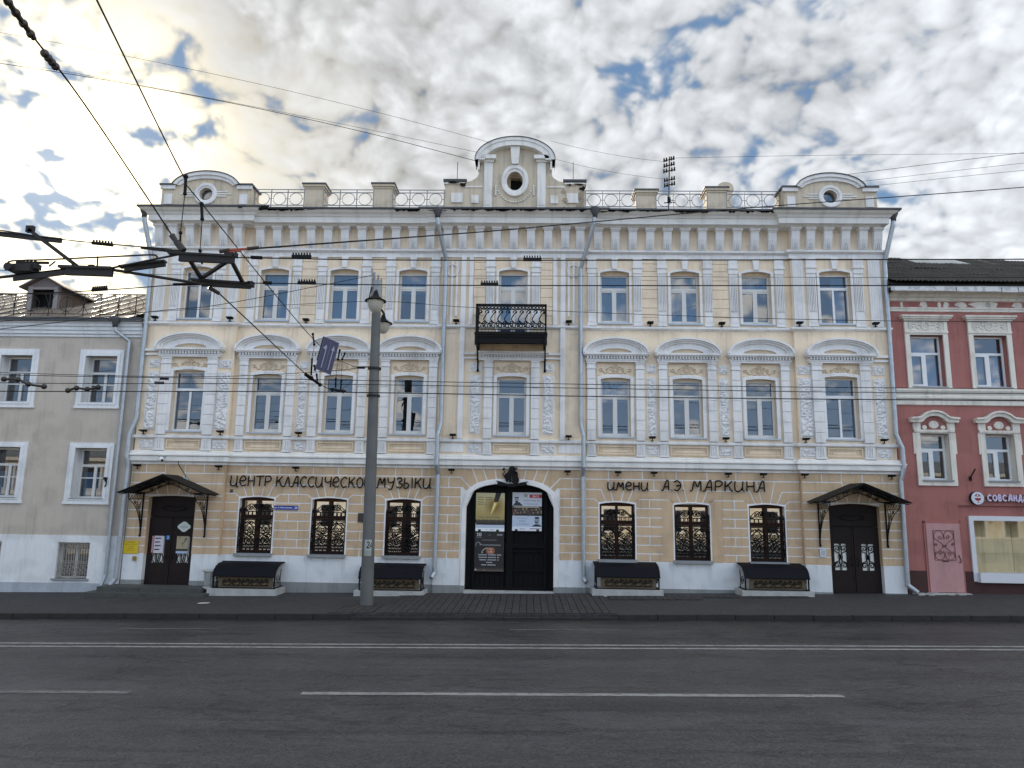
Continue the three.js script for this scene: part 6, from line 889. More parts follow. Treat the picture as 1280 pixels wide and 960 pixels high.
{
  const h = thing('grey_house', 'grey-beige two-storey house with white plinth and metal roof left of the mansion', 'building');
  const xs = [-14.28, -17.28, -20.28, -23.28], X0 = -27, X1 = -12.88, o2 = xs.map((x) => [x, 0.56, 6.08, 7.72, 0]), o1 = xs.map((x) => [x, 0.55, 2.82, 4.52, 0]), o0 = xs.map((x) => [x - 0.25, 0.54, 0.2, 1.37, 0]);
  part(h, 'wall', wallPiece(X0, X1, 1.6, 9.0, 0, [...o2, ...o1], 0.5), M.houseGrey);
  part(h, 'plinth', wallPiece(X0, X1, 0.06, 1.6, 0.02, o0, 0.5), M.houseWhite); part(h, 'foundation', box(X0, X1, -0.9, 0.06, -0.5, 0.05), M.houseBase);
  part(h, 'core', box(X0, X1, -0.5, 8.9, -10, -2), M.room); part(h, 'gable_wall', box(X1 - 0.3, X1, -0.5, 9, -10, -0.51), M.houseGrey);
  part(h, 'cornice', sweep([[0, 8.38], [0.06, 8.40], [0.06, 8.47], [0.12, 8.50], [0.12, 8.60], [0.17, 8.62], [0.17, 8.72], [0.22, 8.75], [0.22, 8.84], [0.27, 8.86], [0.27, 8.93], [0, 8.95]], [[X0, 0], [X1, 0]]), M.houseWhite);
  part(h, 'gutter', [box(X0, X1 + 0.05, 8.90, 9.0, 0.24, 0.36), bar([X0, 9.0, 0.36], [X1, 9.0, 0.36], 0.04, 0.04)], M.zincDark);
  const prof = (o, y0, y1) => [prism(rect(o[0] - 0.77, o[0] + 0.77, y0, y1), -0.01, 0.05, [rect(o[0] - 0.65, o[0] + 0.65, y0 + 0.12, y1 - 0.12)]), prism(rect(o[0] - 0.66, o[0] + 0.66, y0 + 0.11, y1 - 0.11), -0.012, 0.08, [rect(o[0] - o[1], o[0] + o[1], o[2], o[3])]), box(o[0] - 0.8, o[0] + 0.8, y0 - 0.02, y0 + 0.07, -0.01, 0.07)];
  o2.forEach((o, i) => { part(h, 'window_surround', prof(o, 5.90, 7.95), M.houseWhite); const w = sash(0.55, 1.62, M.pvcOld, 'cross'); h.add(w); w.position.set(o[0], 6.09, -0.33); part(w, 'sill', box(-0.6, 0.6, -0.03, 0.0, 0, 0.40), M.tinGrey); for (const q of [box(-0.57, -0.555, 0, 1.62, 0.02, 0.32), box(0.555, 0.57, 0, 1.62, 0.02, 0.32)]) part(w, 'reveal', q, M.houseWhite); });
  o1.forEach((o, i) => { part(h, 'window_surround', prof(o, 2.65, 4.70), M.houseWhite); const w = sash(0.54, 1.68, M.pvcOld, 'cross'); h.add(w); w.position.set(o[0], 2.83, -0.33); part(w, 'sill', box(-0.6, 0.6, -0.03, 0.0, 0, 0.42), M.tinGrey); for (const q of [box(-0.56, -0.545, 0, 1.69, 0.02, 0.32), box(0.545, 0.56, 0, 1.69, 0.02, 0.32)]) part(w, 'reveal', q, M.houseWhite); if (i < 2) part(w, 'curtain', curtainAt(1.0, 0.9, 0, 0.45, -0.2, 40), M.curtain); });
  const rm = []; for (const o of [...o2, ...o1, ...o0]) rm.push(box(o[0] - 0.8, o[0] + 0.8, o[2] - 0.2, o[3] + 0.2, -1.7, -1.65), box(o[0] - 0.8, o[0] - 0.78, o[2] - 0.2, o[3] + 0.2, -1.7, -0.5), box(o[0] + 0.78, o[0] + 0.8, o[2] - 0.2, o[3] + 0.2, -1.7, -0.5), box(o[0] - 0.8, o[0] + 0.8, o[2] - 0.22, o[2] - 0.2, -1.7, -0.5), box(o[0] - 0.8, o[0] + 0.8, o[3] + 0.2, o[3] + 0.22, -1.7, -0.5));
  part(h, 'interior', rm, M.room);
  for (const o of o0) {
    const w = group(h, 'cellar_window', [o[0], 0.2, -0.2]); part(w, 'frame', [box(-0.54, -0.48, 0, 1.17, -0.05, 0), box(0.48, 0.54, 0, 1.17, -0.05, 0), box(-0.48, 0.48, 1.11, 1.17, -0.05, 0), box(-0.48, 0.48, 0, 0.06, -0.05, 0), box(-0.04, 0.04, 0.06, 1.11, -0.05, 0.004)], M.pvcOld); part(w, 'pane', box(-0.48, 0.48, 0.06, 1.11, -0.03, -0.02), M.glassDark);
    const g = []; for (let k = 0; k <= 12; k++) g.push(bar([-0.52 + k * 0.0867, 0.02, 0.14], [-0.52 + k * 0.0867, 1.14, 0.14], 0.014, 0.014)); for (const y of [0.06, 0.5, 0.56, 0.95, 1.12]) g.push(bar([-0.53, y, 0.14], [0.53, y, 0.14], 0.014, 0.02));
    for (let k = 0; k < 6; k++) { const x = -0.44 + k * 0.176; g.push(torus(x, 0.36, 0.14, 0.07, 0.009, 12, 4), torus(x, 0.20, 0.14, 0.06, 0.009, 12, 4), torus(x, 1.035, 0.14, 0.06, 0.009, 12, 4)); } part(w, 'window_grille', g, mat(0.30, 0.29, 0.26, 0.6)); part(w, 'sill', box(-0.62, 0.62, -0.05, 0.0, 0, 0.30), M.tinGrey);
  }
  // roof of standing-seam sheets, its railing and the dormer
  const zE = 0.38, yE = 9.0, zR = -5, yR = 11.4, sl = (z) => yE + (zE - z) / (zE - zR) * (yR - yE);
  for (let k = 0; k < 22; k++) { const x0 = X0 + k * 0.62, x1 = Math.min(x0 + 0.62, X1), g = new THREE.BufferGeometry(), e = (rnd() - 0.5) * 0.03; g.setAttribute('position', new THREE.Float32BufferAttribute([x0, yE, zE, x1, yE + e * 0.3, zE, x1, yR + e, zR, x0, yE, zE, x1, yR + e, zR, x0, yR, zR], 3)); g.computeVertexNormals(); part(h, 'roof_sheet', [fin(g), bar([x0, yE + 0.02, zE], [x0, yR + 0.02, zR], 0.02, 0.05), bar([x0, sl(-1.5) + 0.01, -1.5 - (k % 2) * 0.4], [x1, sl(-1.5) + 0.01, -1.5 - (k % 2) * 0.4], 0.03, 0.02), bar([x0, sl(-3.4) + 0.01, -3.4 - (k % 2) * 0.4], [x1, sl(-3.4) + 0.01, -3.4 - (k % 2) * 0.4], 0.03, 0.02)], M.tinRoof); }
  { const g = new THREE.BufferGeometry(); g.setAttribute('position', new THREE.Float32BufferAttribute([X0, yR, zR, X1, yR, zR, X1, 8.9, -10.2, X0, yR, zR, X1, 8.9, -10.2, X0, 8.9, -10.2], 3)); part(h, 'roof_slope', fin(g), M.tinRoof); part(h, 'gable_wall', prism([[-zE, 8.9], [-zR, yR - 0.03], [10.2, 8.9]], -0.15, 0).rotateY(PI / 2).translate(X1 - 0.01, 0, 0), M.houseGrey); }
  { const d = group(h, 'dormer'), x0 = -18.15, x1 = -17.05, z0 = -1.3, c = (x0 + x1) / 2;
    part(d, 'front', prism([[x0 - 0.08, 9.5], [x1 + 0.08, 9.5], [x1 + 0.08, 10.62], [c, 10.98], [x0 - 0.08, 10.62]], z0 - 0.06, z0, [rect(x0 + 0.12, x1 - 0.12, 9.72, 10.50)]), mat(0.17, 0.15, 0.15, 0.8, { map: T.wood }));
    part(d, 'frame', [box(x0 - 0.02, x0 + 0.14, 9.6, 10.62, z0, z0 + 0.04), box(x1 - 0.14, x1 + 0.02, 9.6, 10.62, z0, z0 + 0.04), box(x0, x1, 10.50, 10.58, z0, z0 + 0.05), box(x0, x1, 9.66, 9.72, z0, z0 + 0.06)], mat(0.24, 0.22, 0.22, 0.8)); part(d, 'opening', box(x0 + 0.1, x1 - 0.1, 9.7, 10.52, z0 - 0.4, z0 - 0.36), M.black);
    part(d, 'side_wall', [box(x0 - 0.08, x0 - 0.02, 9.5, 10.62, -4, z0 - 0.06), box(x1 + 0.02, x1 + 0.08, 9.5, 10.62, -4, z0 - 0.06)], mat(0.10, 0.09, 0.09, 0.9, { map: T.wood }));
    for (const s of [-1, 1]) { const g = new THREE.BufferGeometry(), e = c + s * 0.86, P = [[c, 11.06, z0 + 0.18], [e, 10.58, z0 + 0.18], [e, 10.58, -4.3], [c, 11.06, -4.6]], Q = P.map(([x, y, z]) => [x, y - 0.05, z]), A = [...P, ...Q]; g.setAttribute('position', new THREE.Float32BufferAttribute([0, 1, 2, 0, 2, 3, 4, 6, 5, 4, 7, 6, 0, 4, 5, 0, 5, 1, 1, 5, 6, 1, 6, 2].flatMap((i) => A[i]), 3)); g.computeVertexNormals(); part(d, 'roof', fin(g), mat(0.15, 0.13, 0.12, 0.7, { map: T.metal })); } }
  { const r = group(h, 'roof_railing'), z = 0.12; part(r, 'rail', [bar([X0, 9.92, z], [X1 - 0.02, 9.92, z], 0.03, 0.025), bar([X0, 9.20, z], [X1 - 0.02, 9.20, z], 0.025, 0.02), bar([X0, 9.10, z], [X1 - 0.02, 9.10, z], 0.02, 0.02)], M.steel);
    for (let k = 0; k < 22; k++) { const x = X1 - 0.35 - k * 0.62; part(r, 'post', bar([x, 9.0, z], [x, 9.93, z], 0.022, 0.022), M.steel); part(r, 'ornament', k % 2 ? [tube([[x - 0.18, 9.22, z], [x - 0.04, 9.42, z], [x - 0.03, 9.56, z], [x - 0.18, 9.9, z]], 0.011, 4), tube([[x + 0.18, 9.22, z], [x + 0.04, 9.42, z], [x + 0.03, 9.56, z], [x + 0.18, 9.9, z]], 0.011, 4), sphere(x, 9.5, z, 0.04, 6)] : [torus(x, 9.55, z, 0.26, 0.011, 18, 4), tube([[x - 0.12, 9.2, z], [x, 9.34, z], [x + 0.12, 9.2, z]], 0.011, 4)], M.steel); } }
  pipe(h, [[-13.75, 8.82, 0.36], [-13.72, 8.55, 0.34], [-13.32, 8.22, 0.12], [-13.30, 0.35, 0.12], [-13.36, 0.02, 0.2]], true, M.zinc, 0.06);
  part(h, 'wall_bracket', [rod([-13.66, 3.35, 0.0], [-13.62, 3.45, 0.18], 0.03), box(-13.72, -13.62, 3.46, 3.54, 0.02, 0.14), tube([[-13.7, 3.2, 0.05], [-13.6, 3.3, 0.14], [-13.62, 3.45, 0.1]], 0.02, 5)], M.black);
}

// ---------- the red house on the right ----------
{
  const h = thing('red_house', 'dusty red two-storey house with white window surrounds and a sagging slate roof', 'building');
  const X0 = 12.86, X1 = 27, xs = [14.07, 16.2, 18.33, 20.46, 22.6, 24.7], o2 = xs.map((x) => [x, 0.56, 6.95, 8.74, 0]), o1 = xs.map((x) => [x, 0.47, 3.84, 5.38, 0]), SHOP = [17.2, 2.08, 0.86, 2.56, 0], shop2 = [22.6, 2.0, 0.86, 2.56, 0];
  for (const q of [wallPiece(X0, X1, 3.03, 10.3, 0.02, [...o2, ...o1], 0.45), wallPiece(X0, 14.66, 0.93, 3.03, 0.02, [], 0.45), wallPiece(14.66, X1, 0.93, 3.03, -0.05, [[SHOP[0], SHOP[1], 0, SHOP[3], 0], [shop2[0], shop2[1], 0, shop2[3], 0]], 0.4)].flat()) part(h, 'wall', q, M.red);
  part(h, 'plinth', [box(X0, 14.66, -0.3, 0.93, -0.45, 0.05), box(14.66, X1, -0.3, 0.60, -0.45, 0.05), box(14.66, 15.12, 0.6, 0.93, -0.45, 0.0), box(19.28, 20.6, 0.6, 0.93, -0.45, 0.0), box(24.6, X1, 0.6, 0.93, -0.45, 0.0)], M.redDark);
  part(h, 'core', box(X0, X1, -0.3, 10.2, -9, -2), M.room); part(h, 'end_wall', [box(X0, X0 + 0.3, -0.3, 10.3, -9, -0.44), box(X1 - 0.3, X1, -0.3, 10.3, -9, -0.44)], M.red);
  part(h, 'string_course', [sweep([[0, 6.32], [0.06, 6.34], [0.06, 6.48], [0.10, 6.52], [0.14, 6.55], [0.14, 6.62], [0.09, 6.66], [0.13, 6.72], [0.18, 6.80], [0.18, 6.85], [0, 6.90]], [[X0, 0.02], [X1, 0.02]])], M.trim);
  part(h, 'cornice', [sweep([[0, 9.55], [0.05, 9.56], [0.05, 9.62], [0.08, 9.65], [0.08, 9.70], [0, 9.72]], [[X0, 0.02], [X1, 0.02]]), sweep([[0, 9.92], [0.05, 9.94], [0.08, 10.02], [0.16, 10.06], [0.22, 10.14], [0.50, 10.16]], [[X0, 0.02], [X1, 0.02]])], M.trim);
  { const g = []; for (const [x, w] of [[13.35, 0.12], [14.08, 0.3], [14.62, 0.12], [14.85, 0.2], [15.35, 0.42], [16.0, 0.75], [16.4, 0.5], [17.25, 0.4], [18.3, 0.6], [20, 0.7]]) g.push(prism(Array.from({ length: 11 }, (_, i) => { const a = i / 11 * 2 * PI, k = 0.6 + rnd() * 0.6; return [x + w * 0.5 * k * Math.cos(a), 9.81 + Math.min(0.11, 0.13 * k) * Math.sin(a)]; }), 0.01, 0.03)); part(h, 'lost_plaster', g, M.trim); }
  part(h, 'eave_board', [...[[X0 - 0.1, 14.9, 0], [14.93, 16.4, -0.012], [16.43, 16.95, -0.03], [16.98, 19.4, -0.02], [19.43, X1, -0.03]].map(([a, b, d]) => box(a, b, 10.14 + d, 10.31 + d, 0.53, 0.57)), box(X0 - 0.1, X1, 10.30, 10.33, 0.0, 0.52)], mat(0.66, 0.68, 0.68, 0.7, { map: T.worn }));
  { // corrugated slates, sheet by sheet
    const zE = 0.62, yE = 10.42, zR = -4.2, yR = 13.0, L = Math.hypot(zE - zR, yR - yE), wave = (w, l) => { const g = new THREE.PlaneGeometry(w, l, 36, 1), p = g.attributes.position; for (let i = 0; i < p.count; i++) p.setZ(i, 0.022 * Math.sin(p.getX(i) * 2 * PI / 0.14)); g.computeVertexNormals(); return fin(g.rotateX(-PI / 2)); };
    const sheet = wave(1.12, L / 4 + 0.14), a = Math.atan2(yR - yE, zE - zR);
    for (let r = 0; r < 4; r++) for (let k = 0; k < 14; k++) { const x = X0 + 0.5 + k * 1.05 - (r % 2) * 0.3, t = (r + 0.5) / 4, patch = (r === 3 && (k === 3 || k === 4)) || (r === 0 && k === 8); const o = part(h, 'roof_slate', sheet, patch ? M.slatePatch : M.slate); const sag = -0.022 * Math.max(0, x - 14.5); o.position.set(x, mix(yE, yR, t) + 0.02 + (3 - r) * 0.012 + sag * t + (rnd() - 0.5) * 0.03, mix(zE, zR, t)); o.rotation.set(a - 0.02 + (rnd() - 0.5) * 0.012, 0, (rnd() - 0.5) * 0.012 - 0.02 * t); }
    const g = new THREE.BufferGeometry(); g.setAttribute('position', new THREE.Float32BufferAttribute([X0 - 0.1, 10.36, 0.58, X1, 10.36, 0.58, X1, 12.6, zR, X0 - 0.1, 10.36, 0.58, X1, 12.6, zR, X0 - 0.1, 12.86, zR, X0 - 0.1, 12.9, zR, X1, 12.6, zR, X1, 10.3, -9, X0 - 0.1, 12.9, zR, X1, 10.3, -9, X0 - 0.1, 10.3, -9], 3)); g.computeVertexNormals(); part(h, 'roof_boarding', fin(g), M.slate);
  }
  const ornament = (x, y, z) => [torus(x, y, z, 0.13, 0.035, 18, 6), torus(x, y, z, 0.05, 0.025, 12, 5), ...[-1, 1].flatMap((s) => [tube([[x + s * 0.2, y - 0.12, z], [x + s * 0.32, y - 0.02, z], [x + s * 0.30, y + 0.12, z]], 0.028, 5), tube([[x + s * 0.2, y + 0.02, z], [x + s * 0.38, y + 0.08, z], [x + s * 0.52, y + 0.02, z], [x + s * 0.46, y - 0.1, z]], 0.028, 5), tube([[x + s * 0.36, y - 0.14, z], [x + s * 0.5, y - 0.14, z], [x + s * 0.56, y + 0.13, z]], 0.024, 5), sphere(x + s * 0.42, y - 0.02, z, 0.045, 7), sphere(x + s * 0.24, y + 0.13, z, 0.035, 7)])];
  o2.forEach((o, i) => {
    const x = o[0], z = 0.02;
    part(h, 'window_surround', [prism(rect(x - 0.72, x + 0.72, 6.88, 8.88), z - 0.01, z + 0.06, [rect(x - o[1], x + o[1], o[2], o[3])]), box(x - 0.70, x + 0.70, 8.85, 9.27, z - 0.012, z + 0.04), box(x - 0.73, x + 0.73, 8.80, 8.87, z, z + 0.09), box(x - 0.72, x - 0.60, 8.87, 9.25, z, z + 0.07), box(x + 0.60, x + 0.72, 8.87, 9.25, z, z + 0.07), box(x - 0.76, x + 0.76, 9.22, 9.28, z, z + 0.12), box(x - 0.82, x + 0.82, 9.28, 9.34, z, z + 0.18), box(x - 0.86, x + 0.86, 9.34, 9.40, z, z + 0.22), ...ornament(x, 9.05, z + 0.04)], M.trim);
    const w = sash(0.55, 1.77, M.pvc, 'leaf'); h.add(w); w.position.set(x, 6.96, -0.20); part(w, 'sill', box(-0.6, 0.6, -0.04, 0.0, 0.0, 0.29), M.tinGrey);
    if (i < 2) part(w, 'curtain', curtainAt(1.08, i ? 1.1 : 1.75, 0, i ? 0.55 : 0.88, -0.22, 60), M.curtain);
    if (i === 1) part(w, 'garland', [tube([[0.10, 0.08, -0.10], [0.24, 0.6, -0.10], [0.28, 1.1, -0.10], [0.33, 0.6, -0.10], [0.50, 0.08, -0.10]], 0.012, 5, 20), ...[[0.12, 0.1, 0.47], [0.15, 0.28, 0.44], [0.2, 0.5, 0.40], [0.24, 0.75, 0.36]].map(([a, y, b]) => bar([a, y, -0.10], [b, y, -0.10], 0.01, 0.03)), tube(arc(0.3, 0.1, 0.1, 0.18, 0, PI, 8).map(([a, b]) => [a, b, -0.1]), 0.012, 5)], M.pvc);
  });
  o1.forEach((o) => {
    const x = o[0], z = 0.02, bell = (d) => [[x - 0.78 - d, 5.74], [x - 0.44, 5.74], ...arc(x, 5.66, 0.40, 0.30, PI * 0.86, PI * 0.14, 14).map(([a, b]) => [a, b]), [x + 0.44, 5.74], [x + 0.78 + d, 5.74]];
    const top = [[x - 0.80, 5.90], [x - 0.50, 5.93], ...arc(x, 5.72, 0.52, 0.42, PI * 0.80, PI * 0.20, 16), [x + 0.50, 5.93], [x + 0.80, 5.90]];
    part(h, 'window_surround', [prism(rect(x - 0.64, x + 0.64, 3.66, 5.48), z - 0.01, z + 0.05, [rect(x - o[1], x + o[1], o[2], o[3])]), box(x - 0.66, x + 0.66, 5.42, 5.50, z, z + 0.08), box(x - 0.68, x - 0.44, 5.50, 5.74, z - 0.01, z + 0.06), box(x + 0.44, x + 0.68, 5.50, 5.74, z - 0.01, z + 0.06), box(x - 0.70, x - 0.62, 4.7, 5.4, z - 0.01, z + 0.04), box(x + 0.62, x + 0.70, 4.7, 5.4, z - 0.01, z + 0.04),
      prism([...top, ...bell(0).reverse()], z, z + 0.15), prism([...top, ...top.map(([a, b]) => [x + (a - x) * 0.99, b - 0.06]).reverse()], z, z + 0.22), prism(arc(x, 5.67, 0.155, 0.13, 0, 2 * PI, 20).slice(0, -1), z, z + 0.06), torus(x, 5.67, z + 0.05, 0.09, 0.02, 14, 5), prism(arc(x - 0.30, 5.58, 0.075, 0.07, 0, 2 * PI, 14).slice(0, -1), z, z + 0.05), prism(arc(x + 0.30, 5.58, 0.075, 0.07, 0, 2 * PI, 14).slice(0, -1), z, z + 0.05)], M.trim);
    const w = sash(0.46, 1.52, M.pvc, 'leaf'); h.add(w); w.position.set(x, 3.85, -0.24); part(w, 'sill', box(-0.50, 0.50, -0.05, 0.0, 0.0, 0.36), M.tinGrey); for (const q of [box(-0.475, -0.462, 0, 1.53, 0.02, 0.25), box(0.462, 0.475, 0, 1.53, 0.02, 0.25)]) part(w, 'reveal', q, M.trim);
  });
  const rm = []; for (const o of [...o2, ...o1]) rm.push(box(o[0] - 0.8, o[0] + 0.8, o[2] - 0.2, o[3] + 0.2, -1.7, -1.65), box(o[0] - 0.8, o[0] - 0.78, o[2] - 0.2, o[3] + 0.2, -1.7, -0.44), box(o[0] + 0.78, o[0] + 0.8, o[2] - 0.2, o[3] + 0.2, -1.7, -0.44), box(o[0] - 0.8, o[0] + 0.8, o[2] - 0.22, o[2] - 0.2, -1.7, -0.44), box(o[0] - 0.8, o[0] + 0.8, o[3] + 0.2, o[3] + 0.22, -1.7, -0.44)); part(h, 'interior', rm, M.room);
  for (const s of [SHOP, shop2]) { const w = group(h, 'shop_window', [s[0], 0, -0.05]), a = s[1];
    part(w, 'frame', [prism(rect(-a - 0.14, a + 0.14, 0.62, 2.70), -0.01, 0.07, [rect(-a, a, 0.90, 2.55)]), box(-a - 0.02, a + 0.16, 0.60, 0.90, 0.0, 0.22), box(-a, a, 0.84, 0.90, -0.2, 0.0)], mat(0.62, 0.65, 0.70, 0.5)); part(w, 'mullion', [box(-a + 0.0, -a + 0.04, 0.9, 2.55, -0.14, -0.08), box(a - 0.04, a, 0.9, 2.55, -0.14, -0.08), box(0.2, 0.25, 0.9, 2.55, -0.14, -0.08)], M.steel);
    part(w, 'pane', fin(new THREE.PlaneGeometry(2 * a, 1.65).translate(0, 1.725, -0.11)), M.shopGlass); part(w, 'reflection_backdrop', [box(-a + 0.05, -0.5, 0.85, 2.6, -0.62, -0.58), box(-0.4, a - 0.05, 0.85, 2.6, -0.75, -0.71), box(-a, a, 0.82, 0.86, -0.9, -0.2)], mat(0.72, 0.62, 0.38, 0.9, { map: T.soiled })); part(w, 'shop_interior', [box(-a, a, 0.6, 2.8, -1.9, -1.85), box(-a - 0.05, -a, 0.6, 2.8, -1.9, -0.4), box(a, a + 0.05, 0.6, 2.8, -1.9, -0.4), box(-a, a, 0.55, 0.6, -1.9, -0.4), box(-a, a, 2.8, 2.85, -1.9, -0.4)], mat(0.38, 0.33, 0.22, 0.9));  // cream backdrop added to brighten the pane in place of its reflections
    part(w, 'bulb', Array.from({ length: 14 }, (_, i) => [2.50, 0.97].map((y) => sphere(-a + 0.06 + (i % 7) * (2 * a - 0.12) / 6.6, y, -0.06, 0.022, 7))).flat(), M.pvc);
  }
  { const d = group(h, 'door', [14.08, 0, 0.05]); part(d, 'leaf', [prism(rect(-0.54, 0.54, 0.27, 2.44), -0.03, 0.03, [], 0.008)], M.pink); part(d, 'door_frame', [box(-0.60, -0.545, 0.22, 2.52, -0.04, 0.005), box(0.545, 0.60, 0.22, 2.52, -0.04, 0.005), box(-0.60, 0.60, 2.445, 2.52, -0.04, 0.005)], M.red); part(d, 'step', box(-0.62, 0.66, -0.1, 0.255, -0.1, 0.22), M.concrete);
    const g = [], S = (p) => g.push(tube(p.map(([x, y]) => [x, y, 0.04]), 0.008, 4, p.length * 2)); for (const [x0, x1, y] of [[-0.33, 0.33, 2.22], [-0.33, 0.33, 1.28]]) g.push(bar([x0, y, 0.04], [x1, y, 0.04], 0.012, 0.012)); for (const x of [-0.33, 0.33]) g.push(bar([x, 1.28, 0.04], [x, 2.22, 0.04], 0.012, 0.012));
    for (const s of [-1, 1]) { S(arc(s * 0.16, 2.04, 0.15, 0.17, -0.6, PI + 0.6, 14)); S([[s * 0.32, 1.98], [s * 0.1, 1.82], [0, 1.72], [-s * 0.14, 1.60], [-s * 0.32, 1.44]]); S(arc(s * 0.16, 1.45, 0.15, 0.16, PI - 0.8, 2 * PI + 0.8, 14)); S(spiral(s * 0.13, 2.0, 0.07, 0.02, 0, s * 1.2, 10)); S(spiral(s * 0.14, 1.50, 0.07, 0.02, 0, -s * 1.2, 10)); S(spiral(s * 0.27, 1.78, 0.05, 0.015, 0, s * 1.2, 8)); S(spiral(s * 0.04, 1.73, 0.04, 0.01, 0, s * 1.2, 8)); }
    part(d, 'grille', g, mat(0.16, 0.05, 0.05, 0.6)); part(d, 'handle', [tube([[0.44, 1.2, 0.03], [0.47, 1.25, 0.08], [0.43, 1.38, 0.08], [0.44, 1.44, 0.03]], 0.014, 5), box(-0.1, 0.1, 1.235, 1.26, 0.03, 0.045)], M.black); }
  part(h, 'flag_holder', [rod([15.13, 3.92, 0.03], [15.20, 4.22, 0.24], 0.02), box(15.09, 15.17, 3.84, 3.98, 0.02, 0.06)], M.black);
  part(h, 'broken_step', Array.from({ length: 9 }, (_, i) => { const x = 12.95 + i * 0.16; return box(x, x + 0.17 + rnd() * 0.06, 0.1, 0.22 + rnd() * 0.06, 0.06, 0.25 + rnd() * 0.25); }), M.concrete);
}
{ // the shop sign
  const t = thing('shop_sign', 'round white sign with a red glass emblem and chunky lilac letters on the red house', 'shop sign', [0, 0, 0.02]);
  part(t, 'disc', rod([15.25, 3.27, 0.0], [15.25, 3.27, 0.12], 0.215, 28), M.steel);
  const f = part(t, 'emblem', new THREE.CircleGeometry(0.205, 32), print(160, 160, (c, w, h) => { c.fillStyle = '#c9cfdb'; c.fillRect(0, 0, w, h); c.fillStyle = '#7a1424'; c.beginPath(); c.arc(80, 62, 36, PI, 0); c.fill(); c.fillStyle = '#c9cfdb'; c.beginPath(); c.arc(80, 42, 11, 0, 7); c.fill(); c.fillRect(44, 62, 72, 12); c.beginPath(); c.arc(60, 62, 9, 0, 7); c.arc(98, 60, 8, 0, 7); c.fill(); c.fillStyle = '#8d1420'; c.beginPath(); c.moveTo(40, 78); c.lineTo(122, 78); c.quadraticCurveTo(116, 112, 86, 112); c.lineTo(86, 130); c.lineTo(98, 138); c.lineTo(66, 138); c.lineTo(78, 130); c.lineTo(78, 112); c.quadraticCurveTo(46, 112, 40, 78); c.fill(); })); f.position.set(15.25, 3.27, 0.123);
  part(t, 'rail', [box(15.42, 17.6, 3.335, 3.355, 0.03, 0.05), box(15.42, 17.6, 3.18, 3.20, 0.03, 0.05)], M.brass);
  const W = 0.028, lil = mat(0.60, 0.52, 0.70, 0.5), side = M.iron, G = { 'С': [[[0.09, 0.15], [0.05, 0.19], [0.0, 0.15], [-0.015, 0.1], [0.0, 0.05], [0.05, 0.01], [0.09, 0.04]]], 'О': [[[0.05, 0.19], [0, 0.14], [0, 0.06], [0.05, 0.01], [0.1, 0.06], [0.1, 0.14], [0.05, 0.19]]], 'В': [[[0.01, 0.01], [0.01, 0.19], [0.07, 0.17], [0.07, 0.12], [0.02, 0.1], [0.08, 0.07], [0.07, 0.02], [0.01, 0.01]]], 'А': [[[0, 0.01], [0.05, 0.19], [0.09, 0.19], [0.1, 0.01]], [[0.03, 0.07], [0.1, 0.07]]], 'Н': [[[0.01, 0.01], [0.01, 0.19]], [[0.09, 0.01], [0.09, 0.19]], [[0.01, 0.1], [0.09, 0.1]]], 'Д': [[[-0.01, -0.02], [0.0, 0.03], [0.1, 0.03], [0.11, -0.02]], [[0.02, 0.04], [0.05, 0.19], [0.08, 0.19], [0.09, 0.04]]], 'Э': [[[0, 0.16], [0.05, 0.19], [0.1, 0.14], [0.1, 0.06], [0.05, 0.01], [0, 0.04]], [[0.04, 0.1], [0.1, 0.1]]] };
  [...'СОВСАНДАЭ'].forEach((ch, i) => { const x = 15.60 + i * 0.162, l = part(t, 'letter', G[ch].map((s) => tube(s.map(([u, v]) => [x + u, 3.175 + v * 1.08, 0.095]), W, 7, s.length * 4, 0.3)), lil); part(l, 'letter_side', G[ch].map((s) => tube(s.map(([u, v]) => [x + u, 3.175 + v * 1.08, 0.065]), W * 1.08, 6, s.length * 4, 0.3)), side); });
}
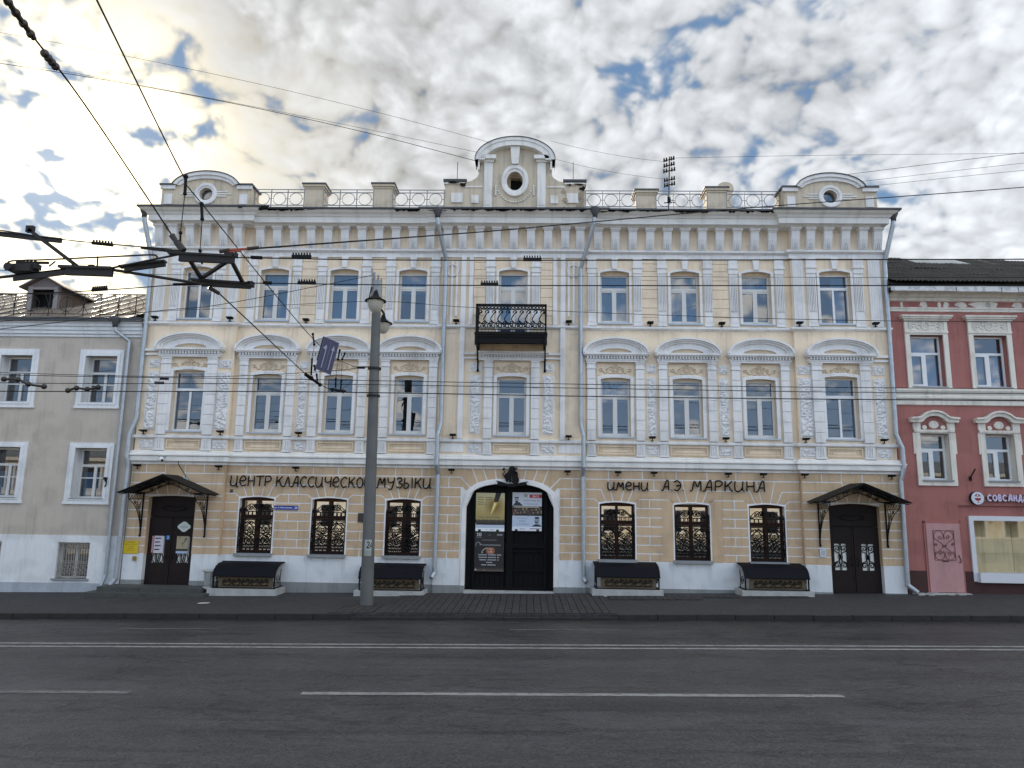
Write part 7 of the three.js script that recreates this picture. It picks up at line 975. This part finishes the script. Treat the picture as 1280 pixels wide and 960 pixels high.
// ---------- houses across the street, behind the camera: they show in the glass and throw light back ----------
{
  const grp = 'houses across the street, seen only mirrored in the windows';
  for (const [x0, x1, H, m, k] of [[-58, -24, 6.3, mat(0.76, 0.73, 0.66, 0.9, PL), 'off-white'], [-23.5, 2.5, 5.9, mat(0.78, 0.75, 0.68, 0.9, PL), 'cream'], [3.2, 30, 6.4, mat(0.76, 0.70, 0.58, 0.9, PL), 'pale yellow'], [31, 60, 6.0, mat(0.72, 0.64, 0.50, 0.9, PL), 'straw-coloured']]) {
    const t = thing('opposite_house', `${k} two-storey house across the street, seen only mirrored in the glass of the windows`, 'building', [0, 0, 0], grp), Z = 37, y0 = gy((x0 + x1) / 2) - 0.5;
    part(t, 'wall', box(x0, x1, y0, H, Z, Z + 9), m);
    { const g = new THREE.BufferGeometry(); g.setAttribute('position', new THREE.Float32BufferAttribute([x0 - 0.3, H, Z - 0.5, x1 + 0.3, H, Z - 0.5, x1 + 0.3, H + 1.2, Z + 4.5, x0 - 0.3, H, Z - 0.5, x1 + 0.3, H + 1.2, Z + 4.5, x0 - 0.3, H + 1.2, Z + 4.5, x0 - 0.3, H + 1.2, Z + 4.5, x1 + 0.3, H + 1.2, Z + 4.5, x1 + 0.3, H, Z + 9.5, x0 - 0.3, H + 1.2, Z + 4.5, x1 + 0.3, H, Z + 9.5, x0 - 0.3, H, Z + 9.5], 3)); g.computeVertexNormals(); part(t, 'roof', fin(g), M.tinGrey); }
    part(t, 'cornice', [box(x0 - 0.2, x1 + 0.2, H - 0.35, H - 0.02, Z - 0.4, Z + 0.02), box(x0, x1, 3.0, 3.2, Z - 0.12, Z + 0.02)], M.white);
    for (let x = x0 + 1.6; x < x1 - 1; x += 2.7) for (const y of [0.7, 3.6]) { const w = group(t, 'window', [x, y, Z]); part(w, 'frame', prism(rect(-0.75, 0.75, -0.15, 2.0), -0.08, 0.02, [rect(-0.55, 0.55, 0, 1.8)]), M.white); part(w, 'pane', box(-0.55, 0.55, 0, 1.8, -0.02, -0.01), M.steel); }
  }
}
scene.traverse((o) => { if (o.isMesh) { o.castShadow = true; o.receiveShadow = true; } });
renderer.render(scene, camera);
